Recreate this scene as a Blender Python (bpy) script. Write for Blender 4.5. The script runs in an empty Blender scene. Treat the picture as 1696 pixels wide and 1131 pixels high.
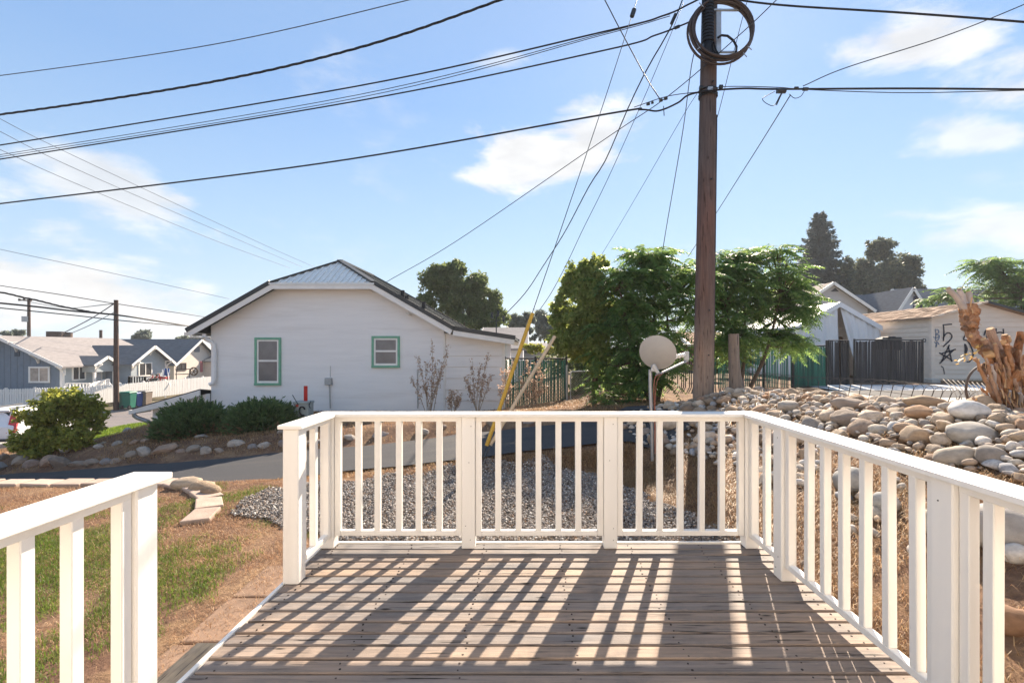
import bpy, math, random
import numpy as np
from mathutils import Vector, Matrix, Quaternion, noise as mnoise
random.seed(7); rng = np.random.default_rng(11)
scene = bpy.context.scene
COL = scene.collection
R = math.radians

# ------------------------------------------------------------------ camera
F, PX, PY, EYE = 785.0, 876.0, 577.0, 1.37      # focal length in photo pixels, principal point, eye height over the deck
W0, H0 = 1696.0, 1131.0
cam_d = bpy.data.cameras.new('camera'); cam = bpy.data.objects.new('camera', cam_d); COL.objects.link(cam)
cam.location = (0, 0, EYE); cam.rotation_euler = (R(90), 0, 0)
cam_d.sensor_width = 36.0; cam_d.lens = 36.0 * F / W0
cam_d.shift_x = -(PX - W0 / 2) / W0; cam_d.shift_y = (PY - H0 / 2) / W0
cam_d.clip_start = 0.05; cam_d.clip_end = 3000
scene.camera = cam

# ------------------------------------------------------------------ light
SUN_EL, SUN_AZ = R(33), math.atan(0.382)
sun_dir = Vector((math.sin(SUN_AZ) * math.cos(SUN_EL), math.cos(SUN_AZ) * math.cos(SUN_EL), math.sin(SUN_EL)))
sd = bpy.data.lights.new('sun', 'SUN'); sd.energy = 4.4; sd.angle = R(0.53); sd.color = (1.0, 0.85, 0.68)
so = bpy.data.objects.new('sun', sd); COL.objects.link(so)
so.rotation_euler = sun_dir.to_track_quat('Z', 'Y').to_euler(); so.location = (6, 16, 14)
scene.view_settings.view_transform = 'Standard'; scene.view_settings.look = 'None'
scene.view_settings.gamma = 1.0; scene.view_settings.use_curve_mapping = False
scene.view_settings.exposure = 1.7

world = bpy.data.worlds.new('World'); scene.world = world; world.use_nodes = True
def build_world():
    nt = world.node_tree; N = nt.nodes; L = nt.links; N.clear()
    out = N.new('ShaderNodeOutputWorld'); bg = N.new('ShaderNodeBackground'); L.new(bg.outputs[0], out.inputs[0])
    sky = N.new('ShaderNodeTexSky'); sky.sky_type = 'NISHITA'; sky.sun_disc = False
    sky.sun_elevation = SUN_EL; sky.sun_rotation = SUN_AZ
    sky.air_density = 1.0; sky.dust_density = 0.15; sky.ozone_density = 1.6; sky.altitude = 200
    bg.inputs['Strength'].default_value = 0.078
    tc = N.new('ShaderNodeTexCoord')
    sep = N.new('ShaderNodeSeparateXYZ'); L.new(tc.outputs['Generated'], sep.inputs[0])
    def mth(op, a, b=None, c=None, clamp=False):
        n = N.new('ShaderNodeMath'); n.operation = op; n.use_clamp = clamp
        for i, q in enumerate((a, b, c)):
            if q is None: continue
            if isinstance(q, (int, float)): n.inputs[i].default_value = q
            else: L.new(q, n.inputs[i])
        return n.outputs[0]
    x, y, z = sep.outputs
    ys = mth('MAXIMUM', y, 0.05)
    u = mth('DIVIDE', x, ys); v = mth('DIVIDE', z, ys)
    front = mth('GREATER_THAN', y, 0.05)
    nz = N.new('ShaderNodeTexNoise'); nz.inputs['Scale'].default_value = 5.0; nz.inputs['Detail'].default_value = 9
    nz.inputs['Roughness'].default_value = 0.58; nz.inputs['Distortion'].default_value = 0.25
    mp = N.new('ShaderNodeMapping'); mp.inputs['Scale'].default_value = (1, 1, 2.6); L.new(tc.outputs['Generated'], mp.inputs[0])
    L.new(mp.outputs[0], nz.inputs['Vector'])
    nf = mth('SUBTRACT', nz.outputs['Fac'], 0.5)
    def blob(cx, cy, rx, ry, ang, amp):
        # a cloud bank: an ellipse of directions with a ragged edge
        cu, cv = (cx - PX) / F, -(cy - PY) / F
        a = R(ang); du = mth('SUBTRACT', u, cu); dv = mth('SUBTRACT', v, cv)
        p = mth('ADD', mth('MULTIPLY', du, math.cos(a) / (rx / F)), mth('MULTIPLY', dv, math.sin(a) / (rx / F)))
        q = mth('ADD', mth('MULTIPLY', du, -math.sin(a) / (ry / F)), mth('MULTIPLY', dv, math.cos(a) / (ry / F)))
        d = mth('SQRT', mth('ADD', mth('MULTIPLY', p, p), mth('MULTIPLY', q, q)))
        t = mth('ADD', mth('SUBTRACT', 1.0, d), mth('MULTIPLY', nf, 4.0))
        m = N.new('ShaderNodeMapRange'); m.interpolation_type = 'SMOOTHSTEP'
        L.new(t, m.inputs[0]); m.inputs[1].default_value = -0.1; m.inputs[2].default_value = 0.75; m.inputs[4].default_value = amp
        return mth('MULTIPLY', m.outputs[0], front)
    blobs = [blob(905, 258, 165, 52, 0, 0.95), blob(985, 215, 85, 48, 0, 0.9), blob(830, 98, 75, 20, 8, 0.5),
             blob(225, 330, 200, 48, -27, 0.75), blob(60, 475, 380, 62, -10, 1.0), blob(-250, 420, 300, 120, -10, 0.9),
             blob(1530, 60, 160, 52, 8, 0.9), blob(1650, 225, 120, 34, 0, 0.7), blob(1640, 370, 170, 44, 0, 0.75),
             blob(1760, 130, 150, 60, 0, 0.8)]
    # thin scattered cloud over the whole dome
    n2 = N.new('ShaderNodeTexNoise'); n2.inputs['Scale'].default_value = 2.6; n2.inputs['Detail'].default_value = 8; n2.inputs['Roughness'].default_value = 0.6
    m2 = N.new('ShaderNodeMapping'); m2.inputs['Scale'].default_value = (1, 1, 2.4); m2.inputs['Location'].default_value = (3.1, 0.4, 1.7)
    L.new(tc.outputs['Generated'], m2.inputs[0]); L.new(m2.outputs[0], n2.inputs['Vector'])
    g = N.new('ShaderNodeMapRange'); g.interpolation_type = 'SMOOTHSTEP'; L.new(n2.outputs['Fac'], g.inputs[0])
    g.inputs[1].default_value = 0.60; g.inputs[2].default_value = 0.80; g.inputs[4].default_value = 0.45
    tot = g.outputs[0]
    for b in blobs: tot = mth('MAXIMUM', tot, b)
    # pale haze towards the horizon
    hz = N.new('ShaderNodeMapRange'); hz.interpolation_type = 'SMOOTHSTEP'; L.new(z, hz.inputs[0])
    hz.inputs[1].default_value = 0.62; hz.inputs[2].default_value = 0.0; hz.inputs[3].default_value = 0.70; hz.inputs[4].default_value = 0.92
    mixh = N.new('ShaderNodeMix'); mixh.data_type = 'RGBA'
    gr = N.new('ShaderNodeValToRGB'); L.new(z, gr.inputs[0]); ge = gr.color_ramp.elements
    ge.new(0.2); ge.new(0.45)
    for e_, (p_, c_) in zip(ge, ((0.0, SKY_HAZE), (0.2, (1.9, 2.7, 3.6)), (0.45, (1.15, 1.95, 3.3)), (1.0, (1.55, 1.95, 2.6)))): e_.position = p_; e_.color = tuple(q / 5 for q in c_) + (1,)
    gs = N.new('ShaderNodeVectorMath'); gs.operation = 'SCALE'; gs.inputs[3].default_value = 5.0; L.new(gr.outputs[0], gs.inputs[0])
    L.new(hz.outputs[0], mixh.inputs[0]); L.new(sky.outputs[0], mixh.inputs[6]); L.new(gs.outputs[0], mixh.inputs[7])
    mix = N.new('ShaderNodeMix'); mix.data_type = 'RGBA'
    ns = N.new('ShaderNodeTexNoise'); ns.inputs['Scale'].default_value = 9.0; ns.inputs['Detail'].default_value = 6; L.new(mp.outputs[0], ns.inputs['Vector'])
    cr = N.new('ShaderNodeMapRange'); L.new(ns.outputs['Fac'], cr.inputs[0]); cr.inputs[1].default_value = 0.32; cr.inputs[2].default_value = 0.6; cr.inputs[3].default_value = 0.80; cr.inputs[4].default_value = 1.0
    cs = N.new('ShaderNodeVectorMath'); cs.operation = 'SCALE'; cs.inputs[0].default_value = SKY_CLOUD; L.new(cr.outputs[0], cs.inputs[3])
    L.new(tot, mix.inputs[0]); L.new(mixh.outputs[2], mix.inputs[6]); L.new(cs.outputs[0], mix.inputs[7])
    L.new(mix.outputs[2], bg.inputs['Color'])
SKY_HAZE = (2.65, 3.15, 3.65)
SKY_CLOUD = (4.3, 4.3, 4.3)
build_world()
scene.cycles.use_denoising = True
scene.cycles.max_bounces = 8; scene.cycles.transparent_max_bounces = 8
scene.cycles.sample_clamp_indirect = 6

# ------------------------------------------------------------------ helpers
def P(px, py, Y):
    """the world point a photo pixel shows at depth Y"""
    return Vector(((px - PX) / F * Y, Y, EYE - (py - PY) / F * Y))
def gx(px, Y): return (px - PX) / F * Y
def gz(py, Y): return EYE - (py - PY) / F * Y

def link_mesh(name, me, mat=None, parent=None, loc=None):
    o = bpy.data.objects.new(name, me); COL.objects.link(o)
    if mat is not None: me.materials.append(mat)
    if parent is not None: o.parent = parent
    if loc is not None: o.location = loc
    return o
def origin_of(parent):
    v = Vector((0, 0, 0)); p = parent
    while p is not None:
        v += Vector(p.location); p = p.parent
    return v

class MB:
    def __init__(s): s.v = []; s.f = []
    def add(s, vs, fs):
        n = len(s.v); s.v.extend([tuple(q) for q in vs]); s.f.extend([tuple(i + n for i in q) for q in fs]); return s
    def box(s, x0, x1, y0, y1, z0, z1):
        vs = [(x, y, z) for z in (z0, z1) for y in (y0, y1) for x in (x0, x1)]
        return s.add(vs, [(0, 2, 3, 1), (4, 5, 7, 6), (0, 1, 5, 4), (2, 6, 7, 3), (0, 4, 6, 2), (1, 3, 7, 5)])
    def cbox(s, x0, x1, y0, y1, z0, z1, c=0.004):
        """box with chamfered edges, 44 triangles"""
        vs = []; idx = {}
        lo = (x0, y0, z0); hi = (x1, y1, z1)
        for k in range(8):
            b = (k & 1, (k >> 1) & 1, (k >> 2) & 1)
            corner = [hi[i] if b[i] else lo[i] for i in range(3)]
            for a in range(3):
                p = list(corner)
                for i in range(3):
                    if i != a: p[i] += (-c if b[i] else c)
                idx[(b, a)] = len(vs); vs.append(tuple(p))
        fs = []
        B = lambda *q: tuple(q)
        for a in range(3):
            i, j = (a + 1) % 3, (a + 2) % 3
            for sgn in (0, 1):
                ring = []
                for (p, q) in ((0, 0), (1, 0), (1, 1), (0, 1)):
                    b = [0, 0, 0]; b[a] = sgn; b[i] = p; b[j] = q
                    ring.append(idx[(tuple(b), a)])
                fs.append(tuple(ring if sgn else ring[::-1]))
            for p in (0, 1):
                for q in (0, 1):
                    b0 = [0, 0, 0]; b0[i] = p; b0[j] = q; b1 = list(b0); b1[a] = 1
                    b0 = tuple(b0); b1 = tuple(b1)
                    ring = [idx[(b0, i)], idx[(b1, i)], idx[(b1, j)], idx[(b0, j)]]
                    fs.append(tuple(ring if (p == q) else ring[::-1]))
        for k in range(8):
            b = (k & 1, (k >> 1) & 1, (k >> 2) & 1)
            ring = [idx[(b, 0)], idx[(b, 1)], idx[(b, 2)]]
            fs.append(tuple(ring if sum(b) % 2 else ring[::-1]))
        return s.add(vs, fs)
    def prism(s, poly, d0, d1, axis='z'):
        n = len(poly)
        def pt(a, b, d): return (a, b, d) if axis == 'z' else ((a, d, b) if axis == 'y' else (d, a, b))
        vs = [pt(a, b, d0) for a, b in poly] + [pt(a, b, d1) for a, b in poly]
        fs = [tuple(range(n))[::-1], tuple(range(n, 2 * n))] + [(i, (i + 1) % n, n + (i + 1) % n, n + i) for i in range(n)]
        return s.add(vs, fs)
    def bar(s, a, b, w, h=None, up=(0, 0, 1)):
        """rectangular bar from a to b"""
        a = Vector(a); b = Vector(b); h = h or w; d = (b - a).normalized(); up = Vector(up)
        if abs(d.dot(up)) > 0.98: up = Vector((0, 1, 0))
        r = d.cross(up).normalized(); u = r.cross(d).normalized()
        vs = [p + r * (sx * w / 2) + u * (sy * h / 2) for p in (a, b) for sx, sy in ((-1, -1), (1, -1), (1, 1), (-1, 1))]
        return s.add(vs, [(3, 2, 1, 0), (4, 5, 6, 7)] + [(i, (i + 1) % 4, 4 + (i + 1) % 4, 4 + i) for i in range(4)])
    def tube(s, pts, r, n=8, cap=True):
        pts = [Vector(p) for p in pts]; m = len(pts)
        rs = r if isinstance(r, (list, tuple)) else [r] * m
        t0 = (pts[1] - pts[0]).normalized(); ref = Vector((0, 0, 1)) if abs(t0.z) < 0.9 else Vector((1, 0, 0))
        u = t0.cross(ref).normalized(); base = len(s.v)
        for i, p in enumerate(pts):
            t = (pts[min(i + 1, m - 1)] - pts[max(i - 1, 0)]).normalized()
            u = (u - t * u.dot(t)).normalized(); w = t.cross(u)
            for k in range(n):
                a = 2 * math.pi * k / n; s.v.append(tuple(p + (u * math.cos(a) + w * math.sin(a)) * rs[i]))
        for i in range(m - 1):
            for k in range(n):
                k2 = (k + 1) % n; s.f.append((base + i * n + k, base + i * n + k2, base + (i + 1) * n + k2, base + (i + 1) * n + k))
        if cap:
            s.f.append(tuple(base + k for k in range(n))[::-1]); s.f.append(tuple(base + (m - 1) * n + k for k in range(n)))
        return s
    def build(s, name, mat, parent=None, smooth=False, bevel=0.0, angle=None):
        off = origin_of(parent)
        me = bpy.data.meshes.new(name)
        me.from_pydata([(v[0] - off.x, v[1] - off.y, v[2] - off.z) for v in s.v], [], s.f); me.update()
        if smooth: me.polygons.foreach_set('use_smooth', [True] * len(me.polygons))
        if angle is not None: me.set_sharp_from_angle(angle=R(angle))
        o = link_mesh(name, me, mat, parent)
        if bevel:
            b = o.modifiers.new('bevel', 'BEVEL'); b.width = bevel; b.segments = 2; b.limit_method = 'ANGLE'
        return o

def np_mesh(name, V, Fc, mat, parent=None, smooth=False, sub=True):
    """mesh from numpy arrays; Fc is (M,3) or (M,4)"""
    V = np.asarray(V, dtype=np.float32).reshape(-1, 3); Fc = np.asarray(Fc, dtype=np.int32)
    if sub and parent is not None:
        V = V - np.array(origin_of(parent), dtype=np.float32)
    me = bpy.data.meshes.new(name); k = Fc.shape[1]; m = Fc.shape[0]
    me.vertices.add(len(V)); me.vertices.foreach_set('co', V.ravel())
    me.loops.add(m * k); me.loops.foreach_set('vertex_index', Fc.ravel())
    me.polygons.add(m); me.polygons.foreach_set('loop_start', np.arange(0, m * k, k, dtype=np.int32))
    me.polygons.foreach_set('loop_total', np.full(m, k, dtype=np.int32))
    if smooth: me.polygons.foreach_set('use_smooth', np.ones(m, dtype=bool))
    me.update(calc_edges=True); me.validate()
    return link_mesh(name, me, mat, parent)

def thing(name, label, cat, loc=(0, 0, 0), group=None):
    o = bpy.data.objects.new(name, None); COL.objects.link(o); o.location = loc; o.empty_display_size = 0.2
    tag(o, label, cat, group); return o
def tag(o, label, cat, group=None):
    o['label'] = label; o['category'] = cat
    if group: o['group'] = group
    return o
def kind(o, k): o['kind'] = k; return o
def inst(src, parent, loc, rot=(0, 0, 0), sc=(1, 1, 1), name=None):
    c = src.copy(); c.name = name or src.name.split('.')[0]; COL.objects.link(c); c.parent = parent
    c.location = loc; c.rotation_euler = rot; c.scale = sc; return c
def proto_mesh(mb, name, mat, smooth=False):
    me = bpy.data.meshes.new(name); me.from_pydata(mb.v, [], mb.f); me.update(); me.materials.append(mat)
    if smooth: me.polygons.foreach_set('use_smooth', [True] * len(me.polygons))
    return me
def place(me, name, parent, loc, rot=(0, 0, 0), sc=(1, 1, 1)):
    o = bpy.data.objects.new(name, me); COL.objects.link(o); o.parent = parent
    o.location = Vector(loc) - origin_of(parent); o.rotation_euler = rot; o.scale = sc; return o
def copy_tree(o, parent=None):
    c = o.copy(); COL.objects.link(c); c.parent = parent
    for ch in list(o.children): copy_tree(ch, c)
    return c

# ------------------------------------------------------------------ materials
MATS = {}
class NB:
    def __init__(s, name):
        s.m = bpy.data.materials.new(name); s.m.use_nodes = True; s.nt = s.m.node_tree; s.N = s.nt.nodes; s.L = s.nt.links
        s.b = s.N['Principled BSDF']
    def n(s, t, **kw):
        q = s.N.new(t)
        for k, v in kw.items(): setattr(q, k, v)
        return q
    def set(s, node, key, v):
        if isinstance(v, bpy.types.NodeSocket): s.L.new(v, node.inputs[key])
        else: node.inputs[key].default_value = v
    def coords(s, scale=(1, 1, 1), rnd=False, which='Object'):
        tc = s.n('ShaderNodeTexCoord'); mp = s.n('ShaderNodeMapping'); mp.inputs['Scale'].default_value = scale
        s.L.new(tc.outputs[which], mp.inputs[0])
        if rnd:
            oi = s.n('ShaderNodeObjectInfo'); ml = s.n('ShaderNodeMath', operation='MULTIPLY'); s.L.new(oi.outputs['Random'], ml.inputs[0]); ml.inputs[1].default_value = 57.0
            s.L.new(ml.outputs[0], mp.inputs['Location'])
        return mp.outputs[0]
    def noise(s, vec, scale, detail=4, rough=0.55, dist=0.0):
        q = s.n('ShaderNodeTexNoise'); s.L.new(vec, q.inputs['Vector']); q.inputs['Scale'].default_value = scale
        q.inputs['Detail'].default_value = detail; q.inputs['Roughness'].default_value = rough; q.inputs['Distortion'].default_value = dist
        return q.outputs['Fac']
    def ramp(s, fac, stops):
        q = s.n('ShaderNodeValToRGB'); s.L.new(fac, q.inputs[0]); e = q.color_ramp.elements
        while len(e) < len(stops): e.new(0.5)
        for i, (p, c) in enumerate(stops):
            e[i].position = p; e[i].color = tuple(c) + (1,) if len(c) == 3 else c
        return q.outputs[0]
    def mix(s, fac, a, b, mode='MIX'):
        q = s.n('ShaderNodeMix', data_type='RGBA', blend_type=mode)
        for k, v in ((0, fac), (6, a), (7, b)):
            if isinstance(v, bpy.types.NodeSocket): s.L.new(v, q.inputs[k])
            elif k == 0: q.inputs[0].default_value = v
            else: q.inputs[k].default_value = tuple(v) + (1,) if len(v) == 3 else v
        return q.outputs[2]
    def mr(s, v, a, b, c=0.0, d=1.0):
        q = s.n('ShaderNodeMapRange'); s.L.new(v, q.inputs[0])
        for i, k in enumerate((a, b, c, d)): q.inputs[1 + i].default_value = k
        return q.outputs[0]
    def bump(s, h, strength=0.3, dist=0.01):
        q = s.n('ShaderNodeBump'); s.L.new(h, q.inputs['Height']); q.inputs['Strength'].default_value = strength; q.inputs['Distance'].default_value = dist
        s.L.new(q.outputs[0], s.b.inputs['Normal'])
    def out(s, col, rough=0.6, spec=0.3, metal=0.0):
        s.set(s.b, 'Base Color', col if isinstance(col, bpy.types.NodeSocket) else tuple(col) + (1,))
        s.set(s.b, 'Roughness', rough); s.b.inputs['Specular IOR Level'].default_value = spec; s.b.inputs['Metallic'].default_value = metal
        return s.m

def mat_plain(name, c, rough=0.6, var=0.18, scale=6.0, spec=0.3, metal=0.0, bump=0.0, bscale=60, stretch=(1, 1, 1), dirt=None, rnd=0.0):
    if name in MATS: return MATS[name]
    b = NB(name); v = b.coords(stretch, rnd=True)
    f = b.noise(v, scale, 6, 0.6)
    lo = [q * (1 - var) for q in c]; hi = [min(q * (1 + var), 0.95) for q in c]
    col = b.ramp(f, [(0.3, lo), (0.7, hi)])
    if dirt:
        d = b.mr(b.noise(v, scale * 0.35, 7, 0.7), 0.55, 0.75)
        col = b.mix(d, col, dirt)
    if rnd:
        oi = b.n('ShaderNodeObjectInfo'); h = b.n('ShaderNodeHueSaturation'); b.L.new(col, h.inputs['Color'])
        b.L.new(b.mr(oi.outputs['Random'], 0, 1, 1 - rnd, 1 + rnd), h.inputs['Value']); col = h.outputs[0]
    if bump: b.bump(b.noise(v, bscale, 6, 0.6), bump, 0.01)
    MATS[name] = b.out(col, rough, spec, metal); return MATS[name]

def mat_leaf(name, c1, c2, c3=None, trans=0.4, rough=0.5):
    if name in MATS: return MATS[name]
    b = NB(name); g = b.n('ShaderNodeNewGeometry'); r = g.outputs['Random Per Island']
    v = b.coords(); n = b.noise(v, 1.6, 3)
    ad = b.n('ShaderNodeMath', operation='MULTIPLY_ADD'); b.L.new(r, ad.inputs[0]); ad.inputs[1].default_value = 0.55; ad.inputs[2].default_value = -0.03
    ad2 = b.n('ShaderNodeMath', operation='MULTIPLY_ADD'); b.L.new(n, ad2.inputs[0]); ad2.inputs[1].default_value = 0.48; b.L.new(ad.outputs[0], ad2.inputs[2])
    st = [(0.15, c1), (0.62, c2)] + ([(0.92, c3)] if c3 else [])
    col = b.ramp(ad2.outputs[0], st)
    b.out(col, rough, 0.25)
    tr = b.n('ShaderNodeBsdfTranslucent'); hs = b.n('ShaderNodeHueSaturation'); b.L.new(col, hs.inputs['Color']); hs.inputs['Value'].default_value = 1.5; hs.inputs['Hue'].default_value = 0.48
    b.L.new(hs.outputs[0], tr.inputs['Color'])
    mx = b.n('ShaderNodeMixShader'); mx.inputs[0].default_value = trans; b.L.new(b.b.outputs[0], mx.inputs[1]); b.L.new(tr.outputs[0], mx.inputs[2])
    b.L.new(mx.outputs[0], b.N['Material Output'].inputs['Surface'])
    MATS[name] = b.m; return b.m

def mat_wood(name, base, grey, dark, axis=0, scale=1.0, rough=0.75, greyamt=0.5):
    """weathered timber with grain along one axis, each board a little different"""
    b = NB(name); st = [26.0, 26.0, 26.0]; st[axis] = 1.3
    v = b.coords(tuple(q * scale for q in st), rnd=True)
    v2 = b.coords(tuple((2.2 if i != axis else 0.5) * scale for i in range(3)), rnd=True)
    g = b.noise(v, 1.6, 8, 0.65, 0.6); big = b.noise(v2, 1.5, 5, 0.6)
    oi = b.n('ShaderNodeObjectInfo')
    col = b.ramp(g, [(0.25, [q * 0.62 for q in base]), (0.5, base), (0.75, [min(1, q * 1.3) for q in base])])
    gcol = b.ramp(g, [(0.25, [q * 0.55 for q in grey]), (0.7, [q * 1.15 for q in grey])])
    ga = b.n('ShaderNodeMath', operation='MULTIPLY_ADD'); b.L.new(oi.outputs['Random'], ga.inputs[0]); ga.inputs[1].default_value = 0.55; b.L.new(b.mr(big, 0.3, 0.7, -0.3 + greyamt - 0.5, 0.9 + greyamt - 0.5), ga.inputs[2]); ga.use_clamp = True
    col = b.mix(ga.outputs[0], col, gcol)
    vo = b.n('ShaderNodeTexVoronoi', feature='F1'); kv = b.coords(tuple((9.0 if i != axis else 2.6) * scale for i in range(3)), rnd=True); b.L.new(kv, vo.inputs['Vector']); vo.inputs['Scale'].default_value = 1.0
    kn = b.mr(vo.outputs['Distance'], 0.10, 0.04)
    col = b.mix(kn, col, dark)
    cr = b.mr(b.noise(v, 2.6, 4, 0.5), 0.61, 0.69); col = b.mix(cr, col, [q * 0.8 for q in dark])
    st_ = b.mr(b.noise(b.coords((1.6, 1.6, 1.6), which='Object'), 2.3, 7, 0.7), 0.52, 0.70, 0, 0.5); col = b.mix(st_, col, [q * 0.55 for q in grey])
    b.bump(g, 0.6, 0.006)
    MATS[name] = b.out(col, rough, 0.25); return b.m

WHITE = mat_plain('white_paint', (0.85, 0.825, 0.775), 0.45, 0.03, 9, 0.4, bump=0.12, bscale=30, stretch=(1, 1, 0.15), dirt=(0.74, 0.70, 0.64))
DECKW = mat_wood('deck_timber', (0.325, 0.24, 0.178), (0.20, 0.185, 0.178), (0.02, 0.015, 0.012), 0, 1.0, 0.72, 0.60)
STEPW = mat_wood('step_timber', (0.46, 0.34, 0.22), (0.27, 0.25, 0.23), (0.08, 0.05, 0.035), 1, 1.0, 0.8, 0.35)
POLEW = mat_wood('pole_timber', (0.225, 0.135, 0.092), (0.20, 0.162, 0.145), (0.02, 0.013, 0.011), 2, 0.7, 0.88, 0.52)
STUMPW = mat_wood('stump_timber', (0.30, 0.22, 0.16), (0.27, 0.235, 0.21), (0.05, 0.035, 0.03), 2, 0.7, 0.9, 0.5)
METAL = mat_plain('galvanised_metal', (0.42, 0.43, 0.44), 0.42, 0.12, 8, 0.5, 0.6)
BLACK = mat_plain('black_plastic', (0.018, 0.018, 0.02), 0.5, 0.2, 8)
WIREM = mat_plain('cable_black', (0.014, 0.014, 0.016), 0.55, 0.2, 8)
WIREG = mat_plain('bare_wire_grey', (0.06, 0.065, 0.075), 0.5, 0.2, 8, 0.4, 0.4)
NAIL = mat_plain('nail_rust', (0.03, 0.02, 0.016), 0.7, 0.3, 30)
BARK = mat_plain('bark', (0.12, 0.085, 0.06), 0.9, 0.35, 14, 0.15, bump=0.6, bscale=25, stretch=(1, 1, 0.25))
TRIMGREY = mat_plain('grey_timber', (0.36, 0.34, 0.32), 0.8, 0.2, 8, stretch=(1, 1, 0.2), rnd=0.15)

def ss(a, b, x):
    t = np.clip((x - a) / (b - a), 0, 1); return t * t * (3 - 2 * t)
def lerp(a, b, t): return a + (b - a) * t

# ------------------------------------------------------------------ terrain
def yn(X): return np.where(X > -4.5, 6.85 + 0.1 * X, 6.40)          # near edge of the driveway
def yf(X): return 8.6 + 0.15 * np.maximum(X + 2.6, 0) + 0.10 * np.maximum(-6.5 - X, 0)
def zdrive(X): return -0.15 + 0.09 * np.clip(X, -13, 3.2)
def hgt(X, Y):
    X = np.asarray(X, dtype=float); Y = np.asarray(Y, dtype=float)
    lawn = -0.35 + 0.02 * np.sin(X * 1.3) * np.cos(Y * 1.1) - 0.05 * ss(-5, -12, X)
    zd = zdrive(X)
    h = lerp(lawn, zd, ss(yn(X) - 0.45, yn(X) + 0.05, Y))
    # bank behind the driveway, up to the house
    zh = lerp(lerp(-1.03, -0.40, ss(-10.2, -9.0, X)), 0.12, ss(-2.0, 3.5, X))
    mid = lerp(zd + 0.10, zh, ss(-0.2, 4.2, Y - yf(X)))
    mid = mid + 0.17 * ss(0.15, 0.75, Y - yf(X)) * ss(4.0, 1.2, Y - yf(X)) * ss(1.5, -1.5, X)
    h = lerp(h, mid, ss(yf(X) - 0.02, yf(X) + 0.25, Y))
    # rock berm on the right
    xc = 4.0 - 0.7 * ss(5.0, 8.5, Y) + 0.15 * ss(4, 1, Y)
    t = np.clip((X - 1.55) / (xc - 1.55), 0, 1)
    cz_ = 0.65 + 0.10 * ss(6.2, 4.4, Y)
    near = -0.35 + (cz_ + 0.35) * t ** 0.85
    far = lerp(cz_, 0.12, ss(0.5, 2.6, X - xc))
    berm = np.where(X < xc, near, far)
    flat = lerp(h, 0.12, ss(2.0, 3.6, X))
    berm = lerp(berm, np.maximum(flat, 0.12 + 0.15 * ss(10.5, 8.5, Y)), ss(7.4, 9.6, Y))
    h = lerp(h, berm, ss(1.5, 1.95, X))
    # street level on the left
    st = -2.78 + 0.35 * ss(24, 34, Y)
    drop = ss(-12.2, -16.2, X) * ss(5, 8, Y)
    h = lerp(h, st, drop)
    h = lerp(h, st, ss(15.0, 17.0, Y) * ss(-9.2, -11.5, X))
    return h
def H(x, y): return float(hgt(x, y))

def axis(parts):
    o = []
    for a, b, d in parts: o.extend(np.arange(a, b - 1e-6, d))
    o.append(parts[-1][1]); return np.array(o)
gxs = axis([(-330, -120, 30), (-120, -30, 6), (-30, -14, 1.0), (-14, -5, 0.25), (-5, 6, 0.14), (6, 16, 0.5), (16, 60, 4), (60, 330, 30)])
gys = axis([(-60, -4, 4), (-4, 1, 0.5), (1, 11, 0.14), (11, 18, 0.4), (18, 46, 1.4), (46, 120, 6), (120, 440, 40)])
GX, GY = np.meshgrid(gxs, gys)
GZ = hgt(GX, GY)
bumpy = np.array([mnoise.noise((x * 1.9, y * 1.9, 0.3)) for x, y in zip(GX.ravel(), GY.ravel())]).reshape(GX.shape)
GZ = GZ + 0.02 * bumpy * ((GY < 11) & (np.abs(GX) < 14))
V = np.stack([GX, GY, GZ], -1).reshape(-1, 3); ny, nx = GX.shape
ii = np.arange(ny - 1)[:, None] * nx + np.arange(nx - 1)[None, :]
Fq = np.stack([ii, ii + 1, ii + 1 + nx, ii + nx], -1).reshape(-1, 4)
def mat_ground():
    b = NB('ground_soil'); v = b.coords(); at = b.n('ShaderNodeAttribute', attribute_name='soil')
    n1 = b.noise(v, 3.0, 8, 0.65); n2 = b.noise(v, 22, 6, 0.7); n3 = b.noise(v, 0.8, 4, 0.6)
    straw = b.ramp(n2, [(0.3, (0.17, 0.105, 0.062)), (0.7, (0.42, 0.285, 0.165))])
    dirt = b.ramp(n2, [(0.3, (0.080, 0.045, 0.032)), (0.75, (0.235, 0.14, 0.098))])
    base = b.mix(b.mr(n1, 0.46, 0.62), dirt, straw)
    base = b.mix(0.4, base, b.ramp(n3, [(0.35, (0.125, 0.075, 0.050)), (0.65, (0.28, 0.185, 0.118))]))
    col = b.mix(at.outputs['Alpha'], base, at.outputs['Color'])
    b.bump(n2, 0.9, 0.03); b.out(col, 0.95, 0.1); return b.m
ground = np_mesh('ground', V, Fq, mat_ground(), smooth=True); kind(ground, 'structure')
ca = ground.data.color_attributes.new('soil', 'FLOAT_COLOR', 'POINT')
cc = np.zeros((len(V), 4), dtype=np.float32)
gxv, gyv = V[:, 0], V[:, 1]
farm = (ss(14, 30, gyv)); cc[:] = np.stack([0.12 + 0 * gxv, 0.115 + 0 * gxv, 0.075 + 0 * gxv, 0.8 * farm], -1)
ca.data.foreach_set('color', cc.ravel())

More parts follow.
